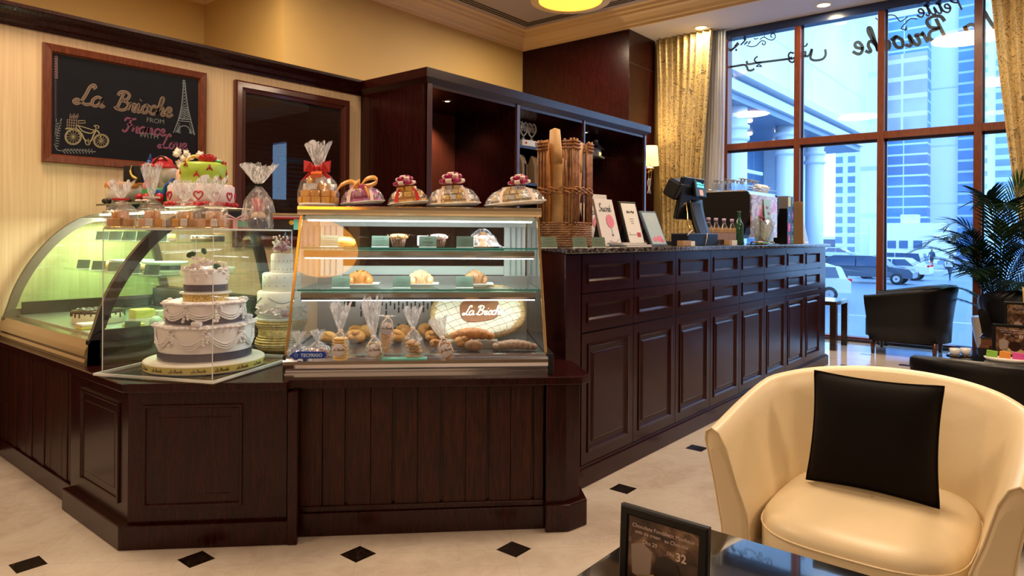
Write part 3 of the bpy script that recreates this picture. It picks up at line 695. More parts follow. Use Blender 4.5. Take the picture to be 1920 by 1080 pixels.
p = onz(1815, 505, GZ); car('blue grey car beyond the pedestrians, behind the palm leaves', (p.x, p.y, GZ), PI/2, (.25, .33, .45), 4.6, 1.8, 1.6, 'sedan')
p = onx(1790, 600, 15); car('pale van parked close outside the window, behind the dark armchair', (16.2, p.y-2.2, GZ), 2.75, (.72, .78, .85), 5.4, 2.0, 1.95)
def person(label, loc, rz, shirt, legs, s=1.0, bag=None, stride=.16):
    t = thing('person', label, 'person', loc, rz)
    vs_ = {'pel': (0, 0, .95), 'ch': (0, 0, 1.32), 'nk': (0, 0, 1.5), 'hd': (0, .01, 1.63), 'ht': (0, .01, 1.74)}
    me = bpy.data.meshes.new('body'); V = []; E_ = []; rad = []
    def ad(p, r_): V.append(p); rad.append(r_); return len(V)-1
    pel = ad((0, 0, .95), .14); ch = ad((0, 0, 1.32), .155); nk = ad((0, 0, 1.48), .06); hd = ad((0, .01, 1.62), .095); ht = ad((0, .01, 1.71), .075); E_ += [(pel, ch), (ch, nk), (nk, hd), (hd, ht)]
    for sg, st in ((-1, stride), (1, -stride)):
        h_ = ad((sg*.1, 0, .88), .095); k_ = ad((sg*.1, st, .5), .06); a_ = ad((sg*.1, st*1.4-.02, .09), .04); ft = ad((sg*.1, st*1.4+.12, .035), .035); E_ += [(pel, h_), (h_, k_), (k_, a_), (a_, ft)]
        s_ = ad((sg*.19, 0, 1.4), .055); e_ = ad((sg*.25, -st*.5, 1.13), .04); w_ = ad((sg*.24, -st*.9+.08, .9), .03); hn = ad((sg*.24, -st*.9+.1, .82), .03); E_ += [(ch, s_), (s_, e_), (e_, w_), (w_, hn)]
    me.from_pydata(V, E_, []); o = bpy.data.objects.new('body', me); COL.objects.link(o); o.parent = t
    k = o.modifiers.new('skin', 'SKIN'); 
    me.skin_vertices[0].data[0].use_root = True
    for i, r_ in enumerate(rad): me.skin_vertices[0].data[i].radius = (r_, r_)
    o.modifiers.new('s', 'SUBSURF').render_levels = 1
    m, nt, b = new_mat('clothed_figure'); v, x, y, z = xyz(nt)
    c = mixc(nt, nd(nt, 'GREATER_THAN', z, .93), legs, shirt); c = mixc(nt, nd(nt, 'GREATER_THAN', z, 1.5), c, (.25, .15, .1)); c = mixc(nt, nd(nt, 'GREATER_THAN', z, 1.66), c, (.02, .015, .012))
    nt.links.new(c, b.inputs['Base Color']); b.inputs['Roughness'].default_value = .7; me.materials.append(m)
    if bag: MB().cbox((0, -.19, 1.2), (.3, .16, .42)).obj('backpack', C('navy_bag', (.03, .05, .1), .6), t, bev=.05)
    return t
p = onz(1747, 506, GZ); person('person in dark clothes with a backpack standing on the far pavement', (p.x, p.y, GZ+.18 if p.x > 66 else GZ), R(70), (.04, .06, .12), (.03, .05, .10), bag=1, stride=.1)
p = onz(1781, 526, GZ); person('person in a pale shirt and dark trousers walking across the road', (p.x, p.y, GZ), R(-100), (.75, .78, .8), (.03, .05, .10), stride=.24)

# ================================================================== COUNTERS AND CABINETS
def PF(o, u):        # plane frame: local x along u, local y up, local z out of the face towards the room
    u = Vector(u).normalized(); k = Vector((0, 0, 1)); w = u.cross(k)
    return Matrix(((u.x, k.x, w.x, o[0]), (u.y, k.y, w.y, o[1]), (u.z, k.z, w.z, o[2]), (0, 0, 0, 1)))
def rings(mb, x0, x1, y0, y1, prof, X=None, mi=0):
    # nested rectangles: prof = (inset, height) steps from the outside in, closed by a field
    v = []; f = []
    for i, h in prof: v += [(x0+i, y0+i, h), (x1-i, y0+i, h), (x1-i, y1-i, h), (x0+i, y1-i, h)]
    for k in range(len(prof)-1):
        for a in range(4): b = (a+1) % 4; f.append((k*4+a, k*4+b, k*4+4+b, k*4+4+a))
    k = (len(prof)-1)*4; f.append((k, k+1, k+2, k+3)); return mb.add(v, f, X, mi)
DOORP = [(0, 0), (.001, .006), (.012, .007), (.018, .001), (.03, -.008), (.048, -.009), (.056, -.002), (.062, .0)]
def kidify(o, t):
    o.parent = t; o.matrix_parent_inverse = (Matrix.Translation(t.location) @ t.rotation_euler.to_matrix().to_4x4()).inverted(); return o
E45 = Vector((S2, -S2, 0))
def long_counter():
    t = thing('service_counter', 'long dark mahogany counter with eight bays of drawers and panelled doors', 'counter', (2.80, 1.97, 0))
    A = lambda mb, name, mat='wood', **k: kidify(mb.obj(name, mat, **k), t)
    plan = [(2.80, 1.975), (7.45, 1.975), (7.45, 2.62), (3.40, 2.62), (2.795+.0, 1.985)]
    plan = [(2.81, 1.975), (7.45, 1.975), (7.45, 2.62), (3.455, 2.62)]
    A(MB().prism(plan, .0, 1.21), 'carcass')
    A(MB().box(2.86, 7.51, 1.945, 1.975, 0, .095), 'plinth', bev=.003)
    A(MB().box(2.86, 7.49, 1.955, 1.975, .095, .108), 'plinth_bead', bev=.004)
    T = PF((2.95, 1.975, 0), (1, 0, 0)); P_ = .54
    for i in range(8):
        x = i*P_
        A(rings(MB(), x+.003, x+P_-.003, .112, .792, [(0, 0), (0, .014)]+[(a+.054, b+.014) for a, b in DOORP], T), 'door')
        for z0, z1 in ((.802, .998), (1.006, 1.205)):
            A(rings(MB(), x+.003, x+P_-.003, z0, z1, [(0, 0), (0, .014), (.045, .014), (.046, .021), (.055, .021), (.059, .012), (.070, .002), (.074, .002)], T), 'drawer')
    for a_, b_ in ((-.14, -.004), (8*P_+.004, 8*P_+.175)): A(MB().box(a_, b_, .1, 1.205, 0, .012, T), 'corner_stile', bev=.002)
    p2 = [(2.75, 1.925), (7.50, 1.925), (7.50, 2.66), (3.46, 2.66)]
    o = MB().prism(p2, 1.212, 1.241).obj('worktop', 'marble', bev=.006); tag(o, 'dark veined marble slab lying on the long mahogany counter', 'worktop')
    return t
long_counter()
def corner_units():
    # dark top slab that runs over the three low cabinets
    q = lambda s_, t_: (W(s_, t_).x, W(s_, t_).y)
    top = [(1.14, 4.92), (1.14, 3.0), q(-.66, 2.925), q(-.66, 2.962), q(.60, 2.962), (2.585, 1.67), (2.80, 1.91), q(.60, 3.36), q(.60, 3.95), (2.15, 3.75), (2.15, 4.92)]
    o = MB().prism(top, .646, .682).obj('counter_top', 'wood', bev=.004); tag(o, 'low dark polished wooden counter top that carries both glass display cases', 'counter top')
    # left unit with planked front
    t = thing('planked_cabinet', 'dark planked low cabinet against the chalkboard wall, under the curved case', 'cabinet', (1.2, 4.3, 0))
    kidify(MB().box(1.19, 2.1, 3.67, 4.92, 0, .645).obj('carcass', 'wood'), t)
    T = PF((1.19, 4.92, 0), (0, -1, 0)); ys = [0, .10, .20, .30, .37, .46, .55, .64, .74, .84, .93, 1.02, 1.1, 1.17, 1.25]
    for a, b in zip(ys, ys[1:]): kidify(MB().box(a+.002, b-.002, .10, .63, 0, .010+.004*((int(a*50)) % 2), T).obj('plank', 'woodp', bev=.003), t)
    kidify(MB().box(0, 1.25, 0, .10, 0, .022, T).obj('plinth', 'wood', bev=.003), t)
    # corner unit, one panel on each face
    t = thing('corner_cabinet', 'dark corner cabinet with raised panels, under the wedding cake box', 'cabinet', (1.4, 3.0, 0))
    body = [(1.165, 3.66), (1.165, 3.008), q(-.665, 2.952), q(-.665, 3.8), (1.9, 3.66)]
    kidify(MB().prism(body, 0, .645).obj('carcass', 'wood'), t)
    pl = [(1.13, 3.665), (1.13, 3.01), q(-.655, 2.927), q(-.655, 3.2), (1.5, 3.665)]
    kidify(MB().prism(pl, 0, .10).obj('plinth', 'wood', bev=.003), t)
    big = [(0, 0), (.001, .008), (.012, .008), (.016, .002), (.028, -.006), (.036, -.010), (.042, -.004), (.055, .001)]
    T = PF(W(-1.315, 2.952), E45)
    kidify(rings(MB(), .07, .47, .165, .59, [(a, b+.001) for a, b in big], T).obj('front_panel', 'wood'), t)
    T = PF((1.165, 3.66, 0), (0, -1, 0))
    kidify(rings(MB(), .13, .57, .165, .59, [(a, b+.001) for a, b in big], T).obj('side_panel', 'wood'), t)
    kidify(MB().box(-.04, .0, 0, .64, -.0, .03, PF(W(-.615, 2.952), E45)).obj('corner_stile', 'wood', bev=.003), t)
    # pastry case base with vertical planks
    t = thing('planked_cabinet', 'dark planked low cabinet under the straight glass pastry case', 'cabinet', W(-.1, 3.3, 0))
    kidify(MB().box(-.66, .44, 3.03, 3.9, 0, .645, Matrix.Rotation(A45, 4, 'Z')).obj('carcass', 'wood'), t)
    T = PF(W(0, 3.03), E45); xs = [-.66, -.63, -.53, -.428, -.323, -.225, -.12, -.015, .09, .19, .29, .39, .44]
    for k, (a, b) in enumerate(zip(xs, xs[1:])):
        kidify(MB().box(a+(.006 if k % 2 else .001), b-(.001 if k % 2 else .006), .12, .64, 0, .012, T).obj('plank', 'woodp', bev=.003), t)
    kidify(MB().box(-.66, .44, 0, .10, 0, .032, T).box(-.66, .44, .1, .125, 0, .02, T).obj('plinth', 'wood', bev=.003), t)
    # end post
    t = thing('corner_post', 'dark wooden post between the pastry case cabinet and the long counter', 'post', W(.52, 3.05, 0))
    kidify(MB().prism([q(.445, 2.985), q(.535, 2.985), (2.57, 1.715), (2.80, 1.94), q(.6, 3.7), q(.445, 3.7)], 0, .645).obj('shaft', 'wood', bev=.003), t)
    kidify(MB().prism([q(.44, 2.956), q(.544, 2.956), (2.59, 1.686), (2.84, 1.935), q(.60, 3.4), q(.44, 3.4)], 0, .118).obj('plinth', 'wood', bev=.006), t)
corner_units()

# ---------------------------------------------------------------- back cabinet with open bays
def back_cabinet():
    x0, x1, yf, yb = 3.884, 7.60, 4.12, 4.97
    t = thing('open_display_cabinet', 'tall dark wooden cabinet with lit open bays behind the counter', 'cabinet', (5.7, 4.5, 0))
    K = lambda mb, name, mat='wood', **k: kidify(mb.obj(name, mat, **k), t)
    K(MB().box(x0, x0+.03, yf, yb, 0, 2.56), 'side_panel'); K(MB().box(x1-.03, x1, yf, yb, 0, 2.56), 'side_panel')
    pl = MB()
    for k in range(6): pl.box(x0-.006, x0, yf+.04+k*.138, yf+.04+k*.138+.132, 0, 2.56)
    K(pl, 'side_planks', bev=.002)
    K(MB().box(x0+.03, x1-.03, yf, yb, 2.53, 2.58), 'top_panel')
    o = K(sweep(MB(), [(x1, yb), (x1, yf), (x0, yf), (x0, YW-.01)][::-1], [(a, z) if a >= 0 else (-.3, z) for a, z in crown][:9]+[(-.05, 2.675), (-.05, 2.6)]), 'crown_moulding')
    # the sweep above keeps the room on its left
    jm = [(x0, .05), (5.05, .045), (6.20, .03), (7.56, .04)]
    for x, w in jm: K(MB().box(x, x+w, yf-.012, yf+.02, 0, 2.56), 'jamb', C('jamb_wood', (.075, .028, .028), .25, coat=.3), bev=.003)
    for x in (5.05, 6.20): K(MB().box(x+.005, x+.035, yf+.02, yb, 0, 2.56), 'divider')
    # plank backs
    bk = MB(); x = x0+.03; n = 0
    while x < x1-.05: bk.box(x+.002, min(x+.155, x1-.03)-.002, yb-.03, yb-.015, 0, 2.53); x += .155
    K(bk, 'back_planks', C('wood_back', (.11, .026, .012), .3, coat=.2), bev=.002)
    for x_ in ((x0+.03, 5.05), (5.09, 6.2), (6.235, 7.56)):
        K(MB().box(x_[0], x_[1], yf+.1, yb-.03, .88, .92), 'worktop')
    for z in (2.205, 1.825, 1.45): K(MB().box(5.085, 6.205, yf+.25, yb-.03, z, z+.03), 'shelf', bev=.002)
    K(MB().box(6.24, 7.5, yf+.2, yb-.3, 2.24, 2.252), 'glass_shelf', 'glassg')
    K(MB().box(x0+.03, x1-.03, yf, yb, 0, .08), 'plinth')
    for k, (x, y) in enumerate(((4.42, 4.42), (5.55, 4.55), (6.75, 4.45))):
        s_ = thing('cabinet_spotlight', ('small lit spotlight in the roof of the left cabinet bay', 'small lit spotlight above the trophies in the middle cabinet bay', 'small lit spotlight in the roof of the right cabinet bay')[k], 'lamp', (x, y, 2.53), group='spotlights in the cabinet roof')
        MB().lathe([(.022, -.006), (.042, -.008), (.045, 0), (.022, 0)], n=24, caps=False).obj('ring', 'brass', s_)
        MB().lathe([(.001, -.003), (.024, -.003)], n=16, caps=False).obj('bulb', C('bulb_glow', (1, .95, .8), .3, emit=(1, .93, .75), es=14), s_)
        l = bpy.data.lights.new('cabinet_light', 'SPOT'); l.energy = 30; l.color = (1, .80, .66); l.spot_size = R(115); l.spot_blend = .6; l.shadow_soft_size = .02
        lo = bpy.data.objects.new('cabinet_light', l); COL.objects.link(lo); lo.location = (x+.12, 4.70, 2.51); lo.rotation_euler = (R(14), 0, R(0))
    return t
back_cabinet()

# ---------------------------------------------------------------- blind in its frame, chalkboard
def blind_window():
    T = PF((0, YW, 0), (1, 0, 0)); x0, x1, z0, z1 = 2.668, 3.733, 1.2, 2.483
    t = thing('hatch_window', 'dark framed glazed hatch with closed brown slatted blind behind the counter', 'window', (3.2, YW, 1.2))
    fr = [(0, 0), (0, .035), (.012, .045), (.05, .045), (.06, .035), (.085, .03), (.09, .006)]
    m = MB(); rings(m, x0, x1, z0, z1, fr, T); m.f.pop(); m.mi.pop(); m.sm.pop(); kidify(m.obj('frame', C('hatch_frame', (.075, .016, .010), .25, coat=.4)), t)
    b = MB()
    z = z0+.1
    while z < z1-.12: b.add([(x0+.09, z, .004), (x1-.09, z, .004), (x1-.09, z+.034, .016), (x0+.09, z+.034, .016), (x0+.09, z+.036, .012), (x1-.09, z+.036, .012)], [(0, 1, 2, 3), (3, 2, 5, 4)], T); z += .037
    kidify(b.obj('blind', C('blind_slats', (.040, .012, .009), .35, coat=.2)), t)
    kidify(MB().box(x0+.085, x1-.085, z0+.08, z1-.08, .001, .003, T).obj('backing', 'black'), t)
    kidify(MB().box(x0+.088, x1-.088, z0+.088, z1-.088, .022, .026, T).obj('pane', GLASS('dim_glass', (.95, .95, .95), .8)), t)
    kidify(MB().box(3.06, 3.42, 1.50, 1.95, .0035, .006, T).box(3.05, 3.43, 1.90, 1.93, .006, .014, T).obj('dark_opening', C('dark_opening', (.006, .005, .006), .2)), t)
blind_window()
def chalkboard():
    x0, x1, z0, z1 = 1.41, 2.447, 1.742, 2.489
    T = PF((0, YW, 0), (1, 0, 0))
    t = thing('chalkboard', 'framed chalkboard with chalk lettering, bicycle and tower, on the cream wall', 'chalkboard', (1.93, YW, 2.1))
    fr = [(0, 0), (0, .028), (.006, .034), (.045, .030), (.052, .018), (.056, .012)]
    m = MB(); rings(m, x0, x1, z0, z1, fr, T); m.f.pop(); m.mi.pop(); m.sm.pop(); kidify(m.obj('frame', 'woodframe'), t)
    kidify(MB().box(x0+.04, x1-.04, z0+.04, z1-.04, .004, .012, T).obj('slate', P('black_slate', (.003, .004, .009), .5, spec=.2, var=.4, vscale=3)), t)
    def pt(a, b, k=4.91):          # zoomed crop coordinates to wall coordinates
        p = ony(90+a/k, 90+b/k, YW-.013); return (p.x, p.z)
    Tz = T @ TX(0, 0, .0122)
    def st(mb, pts, w=.006, sm=3): mb.strip(crom([pt(*q) for q in pts], sm) if sm > 1 else [pt(*q) for q in pts], w, .0008, Tz)
    cream = C('cream_chalk', (.27, .20, .15), .9); pink = C('pink_chalk', (.20, .06, .12), .9); wht = C('white_chalk', (.30, .36, .42), .9); yel = C('yellow_chalk', (.36, .31, .18), .9); gry = C('grey_chalk', (.16, .17, .18), .9)
    def outline(mb, txt, a, b, h, w, sl, tilt, gap=.55, sp=1.0):
        x, y = pt(a, b); Q = Tz @ TX(x, y, 0, rz=tilt); script(mb, txt, Q, h, w, .0004, slant=sl, sp=sp)
    m = MB(); outline(m, 'La', 250, 505, .062, .019, .18, -.02); outline(m, 'Brioche', 615, 560, .058, .019, .18, -.0, sp=.93); o = kidify(m.obj('lettering', cream), t)
    m = MB(); outline(m, 'La', 250, 505, .062, .009, .18, -.02); outline(m, 'Brioche', 615, 560, .058, .009, .18, -.0, sp=.93)
    for v in range(len(m.v)): p = m.v[v]; m.v[v] = (p[0], p[1]-.0008, p[2])
    kidify(m.obj('lettering', C('dull_chalk', (.13, .09, .07), .9)), t)
    m = MB(); outline(m, 'France', 690, 765, .044, .013, .15, .0, sp=.98); outline(m, 'Love', 1020, 915, .046, .013, .15, .0); kidify(m.obj('pink_lettering', pink), t)
    m = MB(); x, y = pt(905, 680); text_into(m, 'FROM', Tz @ TX(x, y, .0006), .046, .0003); x, y = pt(838, 820); text_into(m, 'WITH', Tz @ TX(x, y, .0006), .05, .0003); kidify(m.obj('small_lettering', C('grey_chalk', (1, 1, 1))), t)
    m = MB()                                  # tower
    L_ = [(1250, 290), (1245, 330), (1240, 420), (1228, 540), (1200, 660), (1155, 780)]; R_ = [(1250, 290), (1262, 330), (1272, 420), (1290, 550), (1318, 670), (1352, 800)]
    st(m, L_, .004); st(m, R_, .004); st(m, [(1238, 300), (1266, 303)], .004, 1); st(m, [(1236, 325), (1268, 328)], .005, 1)
    for (a, b) in (((1205, 648), (1318, 662)), ((1198, 668), (1322, 682)), ((1228, 545), (1292, 552)), ((1224, 560), (1296, 568))): st(m, [a, b], .004, 1)
    for k in range(7):
        f0, f1 = k/7, (k+1)/7; la = (1244-16*f0, 340+200*f0); ra = (1262+28*f0, 340+205*f0); lb = (1244-16*f1, 340+200*f1); rb = (1262+28*f1, 340+205*f1)
        st(m, [la, rb], .0022, 1); st(m, [ra, lb], .0022, 1)
    for k in range(5):
        f0, f1 = k/5, (k+1)/5
        for i in range(3):
            xa = 1224-22*f0+(74+45*f0)*i/3; xb = 1224-22*f1+(74+45*f1)*(i+1)/3; st(m, [(xa, 570+85*f0), (xb, 570+92*f1)], .0022, 1); st(m, [(xa+22, 570+85*f0), (xa-6, 570+92*f1)], .0022, 1)
    for k in range(9): st(m, [(1195-k*2, 690+k*10), (1215+k*1.0, 690+k*12)], .002, 1); st(m, [(1300+k*2, 700+k*11), (1325+k*3, 690+k*12)], .002, 1)
    st(m, [(1195, 775), (1215, 730), (1255, 715), (1295, 735), (1315, 790)], .004); st(m, [(1175, 780), (1180, 750), (1190, 775), (1200, 745), (1208, 780)], .003, 1); st(m, [(1300, 785), (1312, 750), (1322, 790), (1335, 760), (1345, 800)], .003, 1)
    kidify(m.obj('tower_drawing', wht), t)
    m = MB()                                  # bicycle
    for cx_, cy_, rx_, ry_ in ((232, 818, 75, 72), (490, 855, 70, 62)):
        for q in (1, .86): st(m, [(cx_+q*rx_*math.cos(a), cy_+q*ry_*math.sin(a)) for a in [2*PI*i/20 for i in range(21)]], .004)
        for i in range(6): a = PI*i/6; st(m, [(cx_-.85*rx_*math.cos(a), cy_-.85*ry_*math.sin(a)), (cx_+.85*rx_*math.cos(a), cy_+.85*ry_*math.sin(a))], .0022, 1)
    st(m, [(160, 745), (200, 740), (270, 748), (310, 790), (335, 840), (370, 855), (400, 850), (420, 800), (445, 760), (470, 780), (495, 850)], .008)
    st(m, [(270, 705), (300, 745), (330, 770), (400, 785), (430, 750)], .006); st(m, [(275, 712), (350, 735), (430, 760)], .005); st(m, [(430, 760), (445, 735), (425, 718), (445, 712), (468, 722), (462, 742)], .005)
    st(m, [(260, 690), (262, 740)], .005, 1); st(m, [(280, 668), (340, 668), (345, 690), (280, 692), (278, 668)], .004, 1)
    st(m, [(340, 850), (350, 885), (375, 892), (390, 865), (365, 850), (345, 862)], .004); st(m, [(370, 835), (372, 880)], .004, 1)
    kidify(m.obj('bicycle_drawing', yel), t)
    m = MB()
    for a in range(5): st(m, [(178+a*22, 655), (175+a*20, 735)], .003, 1)
    for a in range(4): st(m, [(172, 660+a*24), (268, 668+a*24)], .003, 1)
    for a in range(5): st(m, [(200+a*16, 655), (205+a*18, 600+(a % 2)*12), (212+a*17, 640)], .003, 1)
    kidify(m.obj('basket_drawing', C('cream_chalk', (1, 1, 1))), t)
    m = MB()                                  # laurel corner
    st(m, [(125, 650), (85, 750), (65, 850), (75, 920), (110, 945), (250, 940), (440, 955)], .006)
    for k in range(10): st(m, [(115-k*5, 680+k*24), (80-k*2, 700+k*22), (75-k*1.5, 650+k*26)], .006); st(m, [(95-k*3, 700+k*22), (125-k*3, 690+k*24)], .005, 1)
    for k in range(10): st(m, [(130+k*30, 942), (160+k*28, 972)], .005, 1); st(m, [(130+k*30, 944), (170+k*26, 928)], .005, 1)
    kidify(m.obj('laurel_drawing', gry), t)
    m = MB()
    for k in range(9): st(m, [(58, 80+k*24), (78, 72+k*24), (88, 84+k*24), (64, 92+k*24)], .005)
    for k in range(22): st(m, [(60, 300+k*16), (84, 296+k*16), (64, 306+k*16)], .002, 1)
    kidify(m.obj('border_pattern', C('dusty_chalk', (.20, .12, .13), .9)), t)
chalkboard()

# ================================================================== STRAIGHT GLASS PASTRY CASE
CS, CT, CZ = -.12, 2.995, .682
def case_w(x, y, z): return W(CS+x, CT+y, CZ+z)
def pastry_case():
    t = thing('pastry_case', 'straight slanted glass pastry case with chrome sill and two lit glass shelves', 'display case', case_w(0, 0, 0), A45)
    sill = [(0, .0), (0, .022), (.006, .026), (.006, .034), (-.006, .044), (-.012, .060), (-.010, .074), (.004, .084), (.012, .086), (.016, .094), (.03, .096), (.04, .090), (.04, 0)]
    v = [(-.572, y, z) for y, z in sill]+[(.572, y, z) for y, z in sill]; n = len(sill)
    MB().add(v, [(i, (i+1) % n, n+(i+1) % n, n+i) for i in range(n)]+[tuple(range(n-1, -1, -1)), tuple(range(n, 2*n))]).obj('sill', 'chrome', t)
    MB().box(-.575, -.565, .0, .86, 0, .10).box(.565, .600, .01, .86, 0, .095).obj('end_cap', C('dark_metal_cap', (.05, .05, .06), .2, metal=.6), t, bev=.003)
    # front glass and its edge trims
    a, b = Vector((0, .03, .094)), Vector((0, .325, .715)); d = (b-a)
    n_ = Vector((0, -d.z, d.y)).normalized()*.003
    def slab(x0, x1, off=0, k0=0, k1=1, th=1): 
        p, q = a+d*k0, a+d*k1
        vs_ = []
        for x in (x0, x1):
            for r_ in (p, q):
                for sg in (-1, 1): vs_.append(Vector((x, 0, 0))+r_+n_*(sg*th+off))
        return vs_, [(0, 2, 3, 1), (4, 5, 7, 6), (0, 1, 5, 4), (2, 6, 7, 3), (0, 4, 6, 2), (1, 3, 7, 5)]
    MB().add(*slab(-.562, .562)).obj('front_glass', 'frontglass', t)
    for e0 in (-.572, .560): MB().add(*slab(e0, e0+.012, th=2.2)).obj('edge_trim', 'goldtrim', t, bev=.001)
    # side panes
    for sx in (-.566, .566):
        MB().add([(sx-.002, .03, .094), (sx-.002, .325, .715), (sx-.002, .82, .715), (sx-.002, .82, .094), (sx+.002, .03, .094), (sx+.002, .325, .715), (sx+.002, .82, .715), (sx+.002, .82, .094)], [(0, 1, 2, 3), (7, 6, 5, 4), (0, 4, 5, 1), (1, 5, 6, 2), (2, 6, 7, 3), (3, 7, 4, 0)]).obj('side_glass', 'glass', t)
    # roof with rounded chrome front bar
    MB().box(-.58, .58, .32, .86, .728, .752).obj('roof', C('roof_steel', (.08, .09, .11), .15, metal=.8), t, bev=.003)
    m = MB(); pr = [(.31, .712), (.304, .722), (.302, .738), (.308, .752), (.32, .756), (.34, .752), (.34, .712)]
    m.add([(-.582, y, z) for y, z in pr]+[(.582, y, z) for y, z in pr], [(i, (i+1) % 7, 7+(i+1) % 7, 7+i) for i in range(7)]+[tuple(range(6, -1, -1)), tuple(range(7, 14))]).obj('roof_bar', C('roof_bar_metal', (.80, .70, .50), .12, metal=1), t)
    MB().box(-.55, .55, .335, .40, .69, .712).obj('roof_lamp_housing', 'white', t, bev=.004)
    MB().box(-.54, .54, .345, .39, .684, .691).obj('roof_lamp', 'light_w', t)
    # back frame: white uprights plus imitated reflections, top rail, clear sliding doors, slotted metal panel below
    MB().box(-.56, -.44, .78, .82, .10, .72).box(.44, .56, .78, .82, .10, .72).obj('upright_and_reflections', C('cold_white', (.82, .86, .86), .3), t, bev=.004)  # posts built wide to stand for their repeated reflections in the side glass
    for k, x in enumerate((-.535, -.505, -.475, .475, .505, .535)):
        MB().box(x-.003, x+.003, .772, .782, .40, .70).obj('reflection_strip_gap', C('strip_gap_grey', (.30, .38, .40), .3), t)  # grey lines break the wide upright into strips like mirrored posts
    MB().box(-.56, .56, .76, .82, .665, .72).box(-.44, .44, .775, .82, .40, .45).obj('back_rail', C('cold_white', (1, 1, 1)), t, bev=.004)
    MB().box(-.44, .02, .800, .804, .45, .67).box(-.02, .44, .790, .794, .45, .67).obj('sliding_glass', C('smoked', (1, 1, 1)) if False else GLASS('smoked_glass', (.55, .50, .50), .7), t)
    m = MB().box(-.56, .56, .70, .712, .095, .40); m.obj('back_panel', 'steel', t)
    m = MB()
    for r_, z in ((0, .245), (1, .115)):
        for k in range(34):
            x = -.33+k*.022; zz = z+(.012 if k % 2 else -.008); m.box(x-.0042, x+.0042, .697, .7005, zz-.017, zz+.017)
            if k % 3 == 0: m.box(x-.0042, x+.0042, .697, .7005, zz-.054, zz-.024)
    m.obj('slot', 'blackslot', t)
    MB().box(-.42, -.36, .694, .7, .235, .27).obj('thermostat', 'blackgloss', t, bev=.002)
    m = MB().box(-.56, .56, .04, .70, .086, .094); m.obj('deck', C('deck_steel', (.10, .12, .15), .2, metal=.8), t)
    for nm, y0, z, x0 in (('shelf', .275, .552, -.56), ('shelf', .215, .358, -.56)):
        s_ = MB().box(x0, .56, y0, .70, z, z+.008).obj('shelf', 'glassg', t)
        MB().box(x0, .56, y0-.002, y0, z, z+.008).obj('shelf_edge', 'glassedge', s_)
        ra = MB(); q = [(y0+.004, z-.004), (y0-.002, z-.012), (y0-.002, z-.03), (y0+.004, z-.042), (y0+.03, z-.042), (y0+.03, z-.004)]
        ra.add([(-.545, y, zz) for y, zz in q]+[(.545, y, zz) for y, zz in q], [(i, (i+1) % 6, 6+(i+1) % 6, 6+i) for i in range(6)]+[tuple(range(5, -1, -1)), tuple(range(6, 12))]).obj('lamp_rail', C('lamp_rail_metal', (.66, .66, .62), .16, metal=1), s_)
        MB().box(-.54, .54, y0+.004, y0+.016, z-.046, z-.042).obj('lamp_tube', 'light_w', s_)
    for (y, z, p, sy) in ((.367, .682, 5.5, .03), (.29, .498, 3.2, .02), (.235, .303, 2.1, .02)):
        l = lamp_area('case_light', (0, 0, 0), 1.05, p*.42, (.90, .97, 1), sy=sy); l.parent = t; l.location = (0, y, z); l.rotation_euler = (R(12), 0, 0)
    return t
pastry_case()

